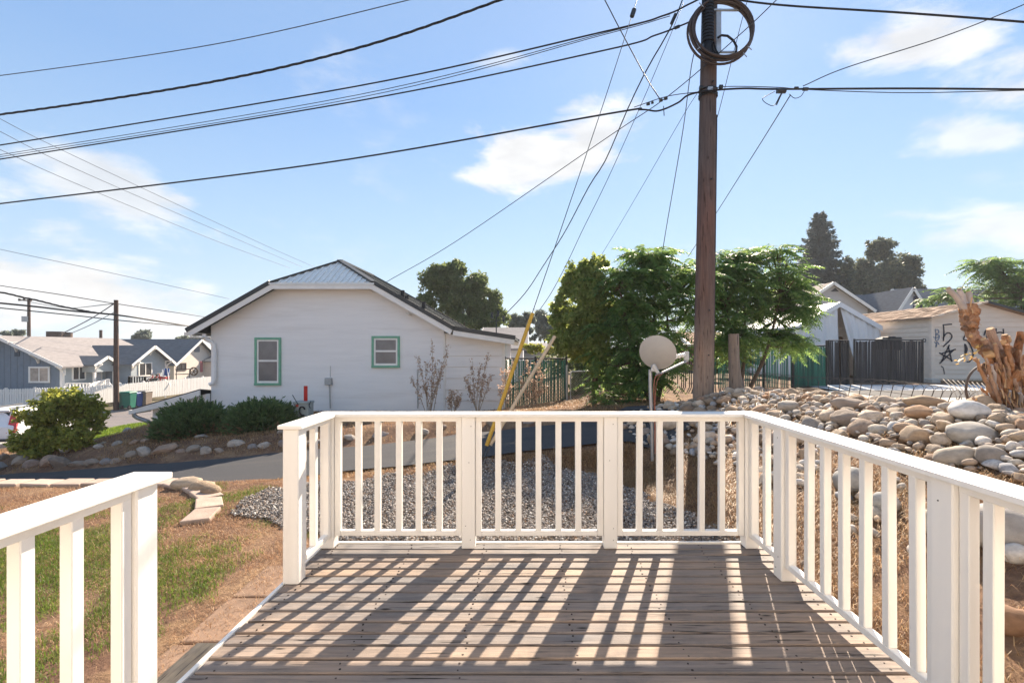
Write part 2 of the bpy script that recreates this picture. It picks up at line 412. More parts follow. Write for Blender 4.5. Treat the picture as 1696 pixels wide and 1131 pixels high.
def sheet(name, xs, y0f, y1f, nyy, mat, off, side=0.0):
    """a strip that follows the ground"""
    xs = np.asarray(xs); t = np.linspace(0, 1, nyy)
    XX = np.repeat(xs[:, None], nyy, 1); YY = y0f(xs)[:, None] * (1 - t) + y1f(xs)[:, None] * t
    ZZ = hgt(XX, YY) + off
    Vv = np.stack([XX, YY, ZZ], -1).reshape(-1, 3); n = len(xs)
    q = np.arange(n - 1)[:, None] * nyy + np.arange(nyy - 1)[None, :]
    Fv = np.stack([q, q + nyy, q + nyy + 1, q + 1], -1).reshape(-1, 4)
    return kind(np_mesh(name, Vv, Fv, mat, smooth=True), 'structure')
def mat_asphalt(name, c, tint):
    b = NB(name); v = b.coords(); f = b.noise(v, 90, 4, 0.7); g = b.noise(v, 1.2, 6, 0.6)
    vs = b.coords((0.35, 3.2, 1)); tr = b.noise(vs, 1.3, 4, 0.5)
    col = b.ramp(f, [(0.3, [q * 0.55 for q in c]), (0.7, [q * 1.5 for q in c])])
    col = b.mix(b.mr(tr, 0.45, 0.7, 0, 0.55), col, tint); col = b.mix(b.mr(g, 0.5, 0.75, 0, 0.4), col, [q * 0.5 for q in c])
    b.bump(f, 0.5, 0.006); return b.out(col, 0.85, 0.25)
ASPH = mat_asphalt('asphalt', (0.050, 0.051, 0.056), (0.078, 0.074, 0.07))
STREETM = mat_asphalt('street_asphalt', (0.17, 0.155, 0.155), (0.24, 0.20, 0.17))
CONC = mat_plain('concrete', (0.42, 0.38, 0.33), 0.9, 0.16, 5, 0.2, bump=0.35, bscale=45, dirt=(0.30, 0.24, 0.18), rnd=0.10)
CONCL = mat_plain('pale_concrete', (0.50, 0.46, 0.41), 0.9, 0.10, 3, 0.2, bump=0.2, bscale=45, dirt=(0.36, 0.30, 0.25))
wob = lambda X, s, a: a * np.sin(X * 2.1 + s) + a * 0.6 * np.sin(X * 5.3 + 2 * s)
sheet('driveway', np.arange(-13, 2.7, 0.1), lambda X: yn(X) + 0.02 + wob(X, 1, 0.03), lambda X: yf(X) - 0.02 + wob(X, 4, 0.04), 26, ASPH, 0.035)
sheet('street', np.arange(-26.4, -16.4, 0.4), lambda X: X * 0 + 10.0, lambda X: X * 0 + 110, 160, STREETM, 0.03)
sheet('alley', np.arange(5.6, 24, 0.35), lambda X: X * 0 + 5.2, lambda X: X * 0 + 13.8, 30, CONCL, 0.02)
sheet('alley_apron', np.arange(9.0, 15.0, 0.35), lambda X: X * 0 + 13.86, lambda X: X * 0 + 16.0, 10, mat_plain('apron_concrete', (0.55, 0.55, 0.56), 0.9, 0.08, 3), 0.03)
sheet('alley_asphalt', np.arange(9.0, 24.0, 0.5), lambda X: X * 0 + 11.9, lambda X: X * 0 + 13.80, 8, ASPH, 0.028)

# ------------------------------------------------------------------ deck
DX0, DX1, DYB = -1.425, 1.64, 3.335
deck = thing('deck', 'weathered timber deck of narrow boards with white edge trim in the foreground', 'deck', (0, 1.5, 0))
pitch = 0.0955; k = 0; y = DYB - 0.006
plank_me = []
for q in range(5):
    m = MB(); w = random.uniform(0.081, 0.0855)
    m.cbox(DX0 + 0.004, DX1 - 0.004, -w, 0, -0.038, 0, 0.005); plank_me.append(proto_mesh(m, 'plank', DECKW))
nails = MB()
while y > -1.0:
    o = place(plank_me[k % 5], 'plank', deck, (random.uniform(-0.003, 0.003), y, random.uniform(-0.0025, 0.001)), (random.uniform(-0.012, 0.012), 0, random.uniform(-0.0008, 0.0008)))
    for jx in (-1.33, -0.81, -0.30, 0.21, 0.70, 1.18, 1.55):
        for dy in (-0.022, -0.066):
            a = jx + random.uniform(-0.014, 0.014); c = y + dy + random.uniform(-0.006, 0.006); r = random.uniform(0.0035, 0.006)
            nails.prism([(a + r * math.cos(t * 1.047), c + r * math.sin(t * 1.047)) for t in range(6)], -0.004, 0.0016)
    y -= pitch; k += 1
kind(nails.build('nail', NAIL, deck), 'stuff')
m = MB(); m.cbox(DX0 - 0.02, DX1 + 0.02, DYB + 0.0, DYB + 0.022, -0.20, 0.008, 0.003); m.build('back_trim', WHITE, deck)
m = MB(); m.cbox(DX0 - 0.022, DX0, -1.0, DYB - 0.003, -0.14, 0.004, 0.003); m.build('side_trim', WHITE, deck)
m = MB(); m.cbox(DX1, DX1 + 0.022, -1.0, DYB - 0.003, -0.20, 0.006, 0.003); m.build('side_trim', WHITE, deck)
m = MB()
for jx in (-1.3, -0.3, 0.7, 1.5): m.box(jx, jx + 0.04, -1.0, DYB - 0.05, -0.19, -0.045)
m.build('joist', TRIMGREY, deck)

# ------------------------------------------------------------------ unseen, assumed house wall behind the deck, added to bounce warm light
hw = kind(MB().box(-7.0, 6.0, -1.40, -1.16, -0.6, 3.1).build('unseen_house_wall', mat_plain('unseen_siding_paint', (0.70, 0.67, 0.63), 0.7, 0.04, 3, 0.3)), 'structure')
sid = proto_mesh(MB().add([(-6.99, -.03, 0), (5.99, -.03, 0), (5.99, -.006, .178), (-6.99, -.006, .178), (-6.99, 0, 0), (5.99, 0, 0), (5.99, 0, .178), (-6.99, 0, .178)], [(3, 2, 1, 0), (0, 1, 5, 4), (1, 2, 6, 5), (2, 3, 7, 6), (3, 0, 4, 7)]), 'siding_board', MATS['unseen_siding_paint'])
for i in range(20): place(sid, 'siding_board', hw, (-1.0, -1.158, -0.5 + i * .18), (0, 0, math.pi))
MB().box(-7.3, 6.3, -1.6, -0.75, 3.102, 3.22).build('eave', WHITE, hw)

# ------------------------------------------------------------------ railings
CT, CB, SB = 0.925, 0.902, 0.867         # cap top, cap underside, underside of the sub-rail
BB, BT = 0.082, 0.117                    # bottom rail
PW = 0.092
bal_me = proto_mesh(MB().cbox(-0.0195, 0.0195, -0.0195, 0.0195, BT, SB + 0.004, 0.003), 'baluster', WHITE)
stile_me = proto_mesh(MB().cbox(-0.0195, 0.0195, -0.0195, 0.0195, BB, SB + 0.004, 0.003), 'stile', WHITE)
post_me = proto_mesh(MB().cbox(-PW / 2, PW / 2, -PW / 2, PW / 2, 0.0, CB - 0.001, 0.005), 'post', WHITE)
def rail_bar(parent, x0, x1, y0, y1, name, z0, z1): return MB().cbox(x0, x1, y0, y1, z0, z1, 0.003).build(name, WHITE, parent)
r1 = thing('railing', 'white painted railing wrapping the back and right edges of the deck', 'railing', (0.1, 3.288, 0))
YB = 3.288
px_posts = [-1.384, -0.415, 0.560, 1.529]
for xx in px_posts: place(post_me, 'post', r1, (xx, YB, 0), (0, 0, 0))
for a, b, bl in ((0, 1, (-1.177, -1.044, -0.899, -0.760, -0.621)), (1, 2, (-0.212, -0.073, 0.066, 0.203, 0.340)), (2, 3, (0.760, 0.905, 1.046, 1.190, 1.333))):
    xa, xb = px_posts[a] + PW / 2 + 0.001, px_posts[b] - PW / 2 - 0.001
    yy = YB - 0.01
    for bx in bl: place(bal_me, 'baluster', r1, (bx + random.uniform(-.003, .003), yy, 0), (random.uniform(-.004, .004), random.uniform(-.004, .004), random.uniform(-.03, .03)))
    for bx in (xa + 0.0205, xb - 0.0205): place(stile_me, 'stile', r1, (bx, yy, 0))
    rail_bar(r1, xa + 0.041, xb - 0.041, yy - 0.019, yy + 0.019, 'bottom_rail', BB, BT)
    rail_bar(r1, xa, xb, yy - 0.0205, yy + 0.0205, 'sub_rail', SB, CB - 0.001)
# left return
place(post_me, 'post', r1, (-1.384, 2.796, 0))
place(bal_me, 'baluster', r1, (-1.372, 3.02, 0)); place(stile_me, 'stile', r1, (-1.372, 2.864, 0)); place(stile_me, 'stile', r1, (-1.372, 3.218, 0))
rail_bar(r1, -1.391, -1.353, 2.886, 3.197, 'bottom_rail', BB, BT); rail_bar(r1, -1.3925, -1.3515, 2.843, 3.241, 'sub_rail', SB, CB - 0.001)
# right side
XR = 1.529; pys = [2.831, 1.706, 0.58]
for yy in pys: place(post_me, 'post', r1, (XR, yy, 0))
for y1, y0, bl in ((YB, pys[0], (3.03,)), (pys[0], pys[1], (2.575, 2.432, 2.289, 2.146, 2.00, 1.855)), (pys[1], pys[2], (1.555, 1.41, 1.27, 1.13, 0.99, 0.85, 0.71))):
    ya, yb = y0 + PW / 2 + 0.001, y1 - PW / 2 - 0.001; xx = XR - 0.006
    for by in bl: place(bal_me, 'baluster', r1, (xx, by, 0), (random.uniform(-.004, .004), random.uniform(-.004, .004), random.uniform(-.03, .03)))
    for by in (ya + 0.0205, yb - 0.0205): place(stile_me, 'stile', r1, (xx, by, 0))
    rail_bar(r1, xx - 0.019, xx + 0.019, ya + 0.041, yb - 0.041, 'bottom_rail', BB, BT)
    rail_bar(r1, xx - 0.0205, xx + 0.0205, ya, yb, 'sub_rail', SB, CB - 0.001)
# caps, mitred at the corners
cw = 0.070
xl, xr = -1.384, XR
e = 0.0012
MB().prism([(xl - cw + 0, YB + cw), (xl + cw + e, YB - cw), (xr - cw - e, YB - cw), (xr + cw, YB + cw)], CB, CT).build('top_rail', WHITE, r1, bevel=0.004)
MB().prism([(xl - cw, 2.735), (xl + cw, 2.735), (xl + cw, YB - cw - e), (xl - cw, YB + cw - e)], CB, CT).build('top_rail', WHITE, r1, bevel=0.004)
MB().prism([(xr - cw, -0.4), (xr + cw, -0.4), (xr + cw, YB + cw - e), (xr - cw, YB - cw - e)], CB, CT).build('top_rail', WHITE, r1, bevel=0.004)
def screws(t, pts, rad=0.0035):
    m = MB()
    for (x, y, z, ax_) in pts:
        d = Vector((1, 0, 0)) if ax_ == 'x' else Vector((0, 1, 0)); m.tube([Vector((x, y, z)) - d * .0015, Vector((x, y, z)) + d * .0015], rad, 6)
    kind(m.build('screw', NAIL, t), 'stuff')
pq = []
for xx in px_posts[1:3]:
    for z in (0.84, 0.60, 0.14, 0.07): pq.append((xx + random.uniform(-.02, .02), YB - PW / 2 - .0006, z + random.uniform(-.02, .02), 'y'))
for yy in pys:
    for z in (0.83, 0.14, 0.06): pq.append((XR - PW / 2 - .0006, yy + random.uniform(-.02, .02), z + random.uniform(-.02, .02), 'x'))
screws(r1, pq, 0.0028)
r2 = thing('railing', 'short white railing on the near left ending in a post at the steps', 'railing', (-1.35, 0.8, 0))
XL = -1.358
for yy in (1.632, 0.36): place(post_me, 'post', r2, (XL, yy, 0))
xx = XL + 0.012
for by in (1.396, 1.256, 1.115, 0.975, 0.835, 0.69, 0.55): place(bal_me, 'baluster', r2, (xx, by, 0), (0, 0, random.uniform(-.03, .03)))
for by in (1.5645, 0.4275): place(stile_me, 'stile', r2, (xx, by, 0))
rail_bar(r2, xx - 0.019, xx + 0.019, 0.449, 1.543, 'bottom_rail', BB, BT); rail_bar(r2, xx - 0.0205, xx + 0.0205, 0.408, 1.584, 'sub_rail', SB, CB - 0.001)
MB().prism([(XL - cw, -0.2), (XL + cw, -0.2), (XL + cw, 1.715), (XL - cw, 1.715)], CB, CT).build('top_rail', WHITE, r2, bevel=0.004)

# ------------------------------------------------------------------ steps and slab path on the left
STEPT = mat_wood('tan_timber', (0.56, 0.42, 0.27), (0.42, 0.35, 0.28), (0.10, 0.06, 0.04), 1, 1.0, 0.8, 0.2)
st = thing('deck_step', 'low timber step of tan and grey boards along the left deck edge', 'step', (-1.6, 1.9, -0.36))
for i, (x0, x1, ya, yb, zz) in enumerate(((-1.585, -1.452, 0.6, 2.60, -0.155), (-1.73, -1.595, 0.6, 2.47, -0.16))):
    MB().cbox(x0, x1, ya, yb, zz - 0.036, zz, 0.004).build('tread', STEPW if i == 0 else STEPT, st)
MB().cbox(-1.60, -1.565, 0.6, 2.45, -0.40, -0.197, 0.003).build('riser', STEPW, st)
MB().cbox(-1.70, -1.60, 2.47, 2.90, -0.36, -0.30, 0.004).build('board', STEPW, st)
pth = thing('path', 'p', 'p', (-1.8, 3.0, -0.36)); del pth['label'], pth['category']; kind(pth, 'structure')
SLABM = mat_plain('dusty_slab', (0.235, 0.16, 0.115), 0.95, 0.28, 4, 0.1, bump=0.5, bscale=40, dirt=(0.19, 0.105, 0.065), rnd=0.08)
yy = 1.2
for n_, ln in enumerate((0.50, 0.52, 0.50, 0.50, 0.48)):
    x0 = -2.02 + random.uniform(-.015, .015); zz = H(-1.8, yy + ln / 2) + 0.030 + random.uniform(-.006, .006)
    m = MB(); c = []
    for (a, b2) in ((x0, yy), (-1.60, yy), (-1.60, yy + ln - 0.022), (x0, yy + ln - 0.022)): c.append((a + random.uniform(-.01, .01), b2 + random.uniform(-.006, .006)))
    m.prism(c, zz - 0.07, zz); m.build('slab', SLABM, pth, bevel=0.012); yy += ln

# ------------------------------------------------------------------ garden edging of flat blocks
edg = thing('garden_edging', 'single row of flat pinkish concrete edging blocks curving round the lawn corner', 'edging', (-5, 6.1, -0.4))
EDGE = mat_plain('edging_block', (0.42, 0.325, 0.265), 0.9, 0.14, 7, 0.2, bump=0.4, bscale=50, rnd=0.14, dirt=(0.36, 0.28, 0.22))
path = [(-9.5, 6.06), (-5.2, 6.08), (-4.55, 6.0), (-4.05, 5.75), (-3.65, 5.40), (-3.38, 5.02), (-3.26, 4.62)]
def along(path, step):
    seg = []; d = 0.0; pts = []
    P2 = [Vector(p + (0,)) for p in path]; tot = [0]
    for a, b2 in zip(P2, P2[1:]): tot.append(tot[-1] + (b2 - a).length)
    t = step / 2
    while t < tot[-1]:
        for i in range(len(P2) - 1):
            if tot[i] <= t <= tot[i + 1]:
                f = (t - tot[i]) / (tot[i + 1] - tot[i]); p = P2[i].lerp(P2[i + 1], f); dr = (P2[i + 1] - P2[i]).normalized(); pts.append((p, dr)); break
        t += step
    return pts
em = []
for q in range(5):
    m = MB(); l, w = 0.185, 0.125; sk = random.uniform(-.02, .02)
    m.prism([(-l + random.uniform(-.012, .012), -w), (l + random.uniform(-.012, .012), -w + sk * .3), (l - 0.02, w), (-l + 0.02, w + sk * .3)], -0.06, 0.012); em.append(proto_mesh(m, 'edging_block', EDGE))
for i, (p, dr) in enumerate(along(path, 0.385)):
    o = place(em[i % 5], 'edging_block', edg, (p.x, p.y, H(p.x, min(p.y, 5.9)) + 0.03), (random.uniform(-.05, .05), random.uniform(-.05, .05), math.atan2(dr.y, dr.x) + random.uniform(-.05, .05)))
    b = o.modifiers.new('bevel', 'BEVEL'); b.width = 0.012; b.segments = 2

# ------------------------------------------------------------------ stones
def ico(sub):
    import bmesh
    bm = bmesh.new(); bmesh.ops.create_icosphere(bm, subdivisions=sub, radius=1.0)
    v = np.array([q.co[:] for q in bm.verts]); f = np.array([[l.index for l in q.verts] for q in bm.faces]); bm.free(); return v, f
IV2, IF2 = ico(3); IV1, IF1 = ico(2); IV0, IF0 = ico(1)
def rock_shape(V, seed, amp=0.22, angular=0.0):
    V = V.copy(); off = Vector((seed * 7.1, seed * 3.3, seed * 1.7))
    d = np.array([1 + amp * mnoise.noise(Vector(p) * 1.1 + off) + 0.34 * amp * mnoise.noise(Vector(p) * 3.1 + off) + 0.12 * amp * mnoise.noise(Vector(p) * 8 + off) for p in V])
    V = V * d[:, None]
    if angular:
        r2 = np.random.default_rng(seed)
        for _ in range(9):
            n = r2.normal(size=3); n /= np.linalg.norm(n); lim = r2.uniform(0.55, 0.85)
            s = V @ n; V = V - np.outer(np.maximum(s - lim, 0), n) * angular
    return V
def mat_rock(name, c1, c2, speck=(0.5, 0.5, 0.5), rnd=0.3):
    b = NB(name); v = b.coords(rnd=True); n1 = b.noise(v, 2.2, 7, 0.65); n2 = b.noise(v, 9, 6, 0.75)
    oi = b.n('ShaderNodeObjectInfo')
    col = b.ramp(n1, [(0.3, c1), (0.7, c2)])
    hue = b.ramp(oi.outputs['Random'], [(0.0, (0.50, 0.44, 0.38)), (0.2, (1.0, 0.90, 0.78)), (0.36, (0.66, 0.70, 0.76)), (0.52, (0.92, 0.62, 0.42)), (0.66, (1.0, 0.95, 0.88)), (0.84, (1.42, 1.40, 1.36)), (1.0, (0.76, 0.68, 0.58))])
    col = b.mix(1.0, col, hue, 'MULTIPLY')
    col = b.mix(b.mr(n2, 0.55, 0.70, 0, 0.6), col, [q * 0.35 for q in c1]); col = b.mix(b.mr(n2, 0.36, 0.28, 0, 0.5), col, speck)
    h = b.n('ShaderNodeMath', operation='ADD'); b.L.new(n1, h.inputs[0]); b.L.new(n2, h.inputs[1])
    b.bump(h.outputs[0], 0.6, 0.03); return b.out(col, 0.85, 0.2)
ROCK = mat_rock('river_stone', (0.37, 0.30, 0.235), (0.56, 0.475, 0.385))
ROCKB = mat_rock('border_stone', (0.27, 0.25, 0.235), (0.46, 0.43, 0.40))
ROCKG = mat_rock('grey_stone', (0.20, 0.195, 0.195), (0.36, 0.345, 0.33))
def rock_me(seed, amp=0.22, angular=0.0, mat=None, V=IV1, Fc=IF1):
    vv = rock_shape(V, seed, amp, angular); me = bpy.data.meshes.new('rock')
    me.from_pydata([tuple(p) for p in vv], [], [tuple(int(i) for i in q) for q in Fc]); me.materials.append(mat or ROCK)
    me.polygons.foreach_set('use_smooth', [True] * len(me.polygons)); me.update(); return me
rock_meshes = [rock_me(i, 0.3, 0.3, None, IV2, IF2) for i in range(9)] + [rock_me(20 + i, 0.34, 0.95, None, IV2, IF2) for i in range(9)]

bank = thing('rock_bank', 'heap of rounded river stones piled along the bank right of the deck', 'rock pile', (3.6, 5.5, 0.3))
def crest(Y): return 4.0 - 0.7 * float(ss(5.0, 8.5, Y)) + 0.15 * float(ss(4, 1, Y))
cand = []; placed = []
named = [  # hand placed boulders: px, py, depth, half sizes, turn, mesh, label
    (1605, 681, 5.05, (0.20, 0.14, 0.115), 0.15, 1, 'large smooth white boulder lying on the crest of the stone heap', (0.62, 0.60, 0.57)),
    (1535, 667, 5.55, (0.27, 0.12, 0.10), -0.2, 10, 'long brown angular block lying on the crest of the stone heap', (0.34, 0.25, 0.17)),
    (1525, 684, 5.2, (0.155, 0.12, 0.082), 0.1, 2, 'orange-brown rounded stone under the long brown block', (0.40, 0.25, 0.15)),
    (1608, 718, 4.45, (0.215, 0.16, 0.105), 0.05, 3, 'broad pale speckled boulder below the white one', (0.40, 0.37, 0.33)),
    (1585, 757, 3.95, (0.165, 0.13, 0.09), -0.3, 4, 'egg-shaped tan boulder just above the right handrail', (0.38, 0.33, 0.27)),
    (1643, 756, 3.75, (0.12, 0.10, 0.085), 0.2, 5, 'dark pitted round boulder above the right handrail', (0.27, 0.24, 0.21)),
    (1408, 671, 6.1, (0.24, 0.15, 0.115), 0.0, 11, 'big rough grey-brown boulder at the top of the heap', (0.33, 0.27, 0.22)),
    (1306, 675, 6.5, (0.16, 0.12, 0.10), 0.1, 6, 'pale blocky boulder behind the corner of the railing', (0.42, 0.37, 0.31)),
    (1515, 722, 4.6, (0.15, 0.13, 0.10), 0.3, 12, 'jagged tan rock in the middle of the heap', (0.40, 0.30, 0.21)),
    (1455, 712, 4.9, (0.095, 0.08, 0.062), 0.0, 7, 'small cream egg-shaped stone near the right handrail', (0.50, 0.44, 0.36)),
    (1410, 797, 3.95, (0.14, 0.12, 0.115), 0.0, 8, 'round grey boulder seen low between the right balusters', (0.34, 0.33, 0.31)),
    (1465, 832, 3.45, (0.095, 0.09, 0.085), 0.4, 0, 'speckled grey stone low behind the right balusters', (0.40, 0.39, 0.37)),
    (1560, 868, 2.75, (0.11, 0.12, 0.10), 0.3, 10, 'pale broken concrete lump behind the right railing', (0.44, 0.38, 0.30)),
    (1650, 872, 2.45, (0.20, 0.15, 0.115), 0.0, 3, 'big smooth grey boulder at the right picture edge', (0.33, 0.31, 0.29)),
    (1684, 918, 2.35, (0.065, 0.06, 0.05), 0.0, 4, 'small whitish stone under the big grey boulder', (0.55, 0.52, 0.48)),
    (1678, 1030, 2.05, (0.085, 0.07, 0.07), 0.0, 1, 'rust brown stone at the bottom right corner', (0.22, 0.13, 0.08)),
]
BM = {}
for (px, py, Y, s, rz, mi, lab, colr) in named:
    Y0_ = Y
    for Y in np.arange(1.9, 9.0, 0.03):
        if H(gx(px, Y), Y) + s[2] * 0.55 * Y / Y0_ >= gz(py, Y) or gx(px, Y) > crest(Y) + 0.12: break
    s = tuple(q * Y / Y0_ for q in s)
    p = P(px, py, Y); me = rock_me(100 + mi + int(px), 0.2 if mi < 9 else 0.22, 0 if mi < 9 else 0.85, None, IV2, IF2)
    me.materials.clear()
    b = NB('boulder_stone'); v = b.coords(rnd=True); n1 = b.noise(v, 2.0, 7, 0.65); n2 = b.noise(v, 16, 4, 0.75)
    cl = b.ramp(n1, [(0.3, [q * 0.75 for q in colr]), (0.7, [min(q * 1.2, .75) for q in colr])]); cl = b.mix(b.mr(n2, 0.58, 0.72, 0, 0.5), cl, [q * 0.35 for q in colr])
    b.bump(n2, 0.3, 0.02); me.materials.append(b.out(cl, 0.85, 0.2))
    o = place(me, 'boulder', None, p, (random.uniform(-.15, .15), random.uniform(-.15, .15), rz), s); tag(o, lab, 'boulder', 'boulders on the stone heap'); placed.append((p.x, p.y, max(s[0], s[1]) * 0.9))
def try_rock(x, y, r, tight=0.82):
    for (a, b2, rr) in placed:
        if (a - x) ** 2 + (b2 - y) ** 2 < ((r + rr) * tight) ** 2: return False
    placed.append((x, y, r)); return True
def rand_spot():
    while True:
        y = random.uniform(1.4, 8.9); xc = crest(y)
        d = random.uniform(-1.6, 1.3) if y < 7 else random.uniform(-1.6, 1.1)
        x = xc + d
        dens = 1.0 if d > -0.8 else max(0.0, 1.0 - (-0.8 - d) / 0.9) * 0.55
        if y < 4.2: dens *= 0.75 if d < -0.4 else 1
        if random.random() < dens: return x, y
n_r = 0; Vs, Fs, cnt = [], [], 0
small_shapes = [rock_shape(IV1, 50 + i, 0.3, 0.3 + .1 * i) for i in range(8)]
def rand_dense():
    while True:
        y = random.uniform(1.4, 8.9); d = random.uniform(-1.75, 1.2); x = crest(y) + d
        if y < 4.2 and d < -1.2 and random.random() < .6: continue
        if d < -0.75 and random.random() < (0.72 if y > 5.2 else 0.86): continue
        return x, y, d
for (rmin, rmax, tries, tight, lift) in ((0.105, 0.15, 45, .8, .25), (0.07, 0.105, 420, .76, .5), (0.045, 0.072, 1500, .72, .6), (0.018, 0.045, 4200, .66, .8)):
    for _ in range(tries):
        x, y, d = rand_dense(); r = random.uniform(rmin, rmax)
        if not try_rock(x, y, r, tight): continue
        fl = random.uniform(0.55, 0.85); z = H(x, y) + r * fl * random.uniform(0.2, 0.6) + lift * .05 * random.random(); rot = (random.uniform(-.35, .35), random.uniform(-.35, .35), random.uniform(0, 6.28)); sc = (r * random.uniform(1.05, 1.4), r * random.uniform(0.8, 1.0), r * fl)
        if n_r < 278 and rmin > .04: place(random.choice(rock_meshes), 'rock', bank, (x, y, z), rot, sc); n_r += 1
        else:
            M_ = np.array(Matrix.Rotation(rot[2], 3, 'Z') @ Matrix.Rotation(rot[1], 3, 'Y') @ Matrix.Rotation(rot[0], 3, 'X')); q = (small_shapes[random.randrange(8)] * np.array(sc)) @ M_.T + np.array([x, y, z]); Vs.append(q); Fs.append(IF1 + cnt); cnt += len(q)
def mat_island_stone(name, stops, rough=0.85):
    b = NB(name); g = b.n('ShaderNodeNewGeometry'); v = b.coords(); n = b.noise(v, 60, 4, 0.6)
    col = b.ramp(g.outputs['Random Per Island'], stops)
    col = b.mix(b.mr(n, 0.4, 0.7, 0, 0.4), col, (0.12, 0.105, 0.09)); return b.out(col, rough, 0.25)
PEB = mat_island_stone('pebble_stone', [(0, (0.24, 0.21, 0.19)), (0.25, (0.50, 0.45, 0.38)), (0.5, (0.40, 0.29, 0.20)), (0.75, (0.64, 0.60, 0.55)), (1, (0.33, 0.335, 0.35))])
kind(np_mesh('pebble', np.concatenate(Vs), np.concatenate(Fs), PEB, bank, smooth=True), 'stuff')

# stones bordering the driveway on its far side
bord = thing('stone_border', 'row of grey stones set along the far edge of the driveway', 'stone border', (-6, 9.0, -0.6))
gm = [rock_me(60 + i, 0.16, 1.0, ROCKB, IV1, IF1) for i in range(8)]
for me_ in gm: me_.set_sharp_from_angle(angle=R(28))
x = -11.5
while x < 1.2:
    r = random.uniform(0.09, 0.20) if x < -5 else random.uniform(0.07, 0.15)
    y = float(yf(x)) + random.uniform(0.18, 0.45); hz = r * random.uniform(0.6, 0.85)
    place(random.choice(gm), 'stone', bord, (x, y, H(x, y) + hz * 0.05), (random.uniform(-.25, .25), random.uniform(-.3, .3), random.uniform(-.5, .5)), (r * 1.35, r * 0.8, hz))
    if x < -6.5 and random.random() < 0.8:
        r2 = random.uniform(0.05, 0.12); place(random.choice(gm), 'stone', bord, (x + random.uniform(-.1, .1), y + random.uniform(.3, .9), H(x, y + .5) + r2 * 0.2), (0.2, 0, random.uniform(0, 6)), (r2 * 1.2, r2, r2 * 0.7))
    if random.random() < 0.35:
        r2 = random.uniform(0.05, 0.11); yy = y + random.uniform(.4, 2.2); place(random.choice(gm), 'stone', bord, (x, yy, H(x, yy) + r2 * 0.2), (0.2, 0, random.uniform(0, 6)), (r2 * 1.2, r2, r2 * 0.7))
    x += r * random.uniform(1.8, 2.6) if x < -4 else r * random.uniform(2.4, 7)
for (px, py, Y, s) in ((1000, 0, 0, 0),):
    pass
# three round stones inside the edging corner
for (px, py, s, lab) in ((310, 806, (0.20, 0.13, 0.085), 'grey rounded stone beside the curved edging blocks, largest of three'), (335, 812, (0.15, 0.11, 0.08), 'tan rounded stone, middle of three beside the edging blocks'), (350, 818, (0.11, 0.09, 0.075), 'small buff stone at the right end of the three beside the edging')):
    Y = 785 * 1.72 / (py + 4 - 577); p = P(px, py, Y)
    o = place(rock_me(int(px), 0.15), 'stone', None, (p.x, p.y, H(p.x, p.y) + s[2] * 0.6), (0, 0, 0.1), s); tag(o, lab, 'stone', 'stones by the edging')
for (px, Y, s, lab) in ((1112, 7.55, (0.22, 0.15, 0.14), 'white boulder at the foot of the bank beside the driveway end'), (1090, 7.2, (0.17, 0.12, 0.12), 'pale grey boulder behind the satellite dish post'), (1140, 7.7, (0.15, 0.12, 0.12), 'rounded grey stone right of the white boulder by the driveway')):
    X = gx(px, Y); o = place(rock_me(int(px), 0.2), 'boulder', None, (X, Y, H(X, Y) + s[2] * 0.6), (0, 0, 0.2), s); tag(o, lab, 'boulder', 'boulders by the driveway end')

# ------------------------------------------------------------------ gravel
def in_gravel(x, y):
    edge_r = np.interp(y, [3.3, 4.3, 5.2, 6.0, 6.6, 7.0], [2.0, 1.75, 1.42, 1.15, 0.6, 0.0])
    edge_l = np.interp(y, [3.3, 3.9, 4.1, 4.5, 4.9, 5.6, 6.2, 6.5], [-1.75, -1.95, -1.5, -2.2, -3.1, -3.2, -2.9, -2.5])
    top = np.interp(x, [-3.2, -2, -1, 0, 1], [5.7, 6.25, 6.6, 6.75, 6.6])
    j = 0.07 * np.sin(x * 9) + 0.06 * np.sin(y * 11 + x * 3)
    return (x > edge_l + j) & (x < edge_r + j) & (y < top + j) & (y > 3.37)
N_G = 56000
x = rng.uniform(-3.4, 2.2, N_G * 3); y = rng.uniform(3.37, 6.9, N_G * 3); ok = in_gravel(x, y); x, y = x[ok][:N_G], y[ok][:N_G]
n = len(x); r = 0.0065 + 0.011 * rng.random(n) ** 1.5; zz = hgt(x, y) + rng.uniform(0.0, 0.03, n) + 0.012
shp = [rock_shape(IV0[:12] if len(IV0) == 12 else IV0, 200 + i, 0.5, 0.7) for i in range(8)]
ICV, ICF = ico(1)
shp = np.array([rock_shape(ICV, 200 + i, 0.6, 0.6) for i in range(8)])
which = rng.integers(0, 8, n); S = shp[which]
S = S * (np.stack([r * rng.uniform(1.0, 1.6, n), r * rng.uniform(0.7, 1.0, n), r * rng.uniform(0.5, 0.9, n)], -1)[:, None, :])
q = rng.normal(size=(n, 4)); q /= np.linalg.norm(q, axis=1)[:, None]; a, b_, c_, d_ = q.T
Rm = np.stack([np.stack([1 - 2 * (c_**2 + d_**2), 2 * (b_*c_ - a*d_), 2 * (b_*d_ + a*c_)], -1), np.stack([2 * (b_*c_ + a*d_), 1 - 2 * (b_**2 + d_**2), 2 * (c_*d_ - a*b_)], -1), np.stack([2 * (b_*d_ - a*c_), 2 * (c_*d_ + a*b_), 1 - 2 * (b_**2 + c_**2)], -1)], 1)
S = np.einsum('nij,nkj->nki', Rm, S) + np.stack([x, y, zz], -1)[:, None, :]
nv = len(ICV); Fg = (ICF[None] + (np.arange(n) * nv)[:, None, None]).reshape(-1, 3)
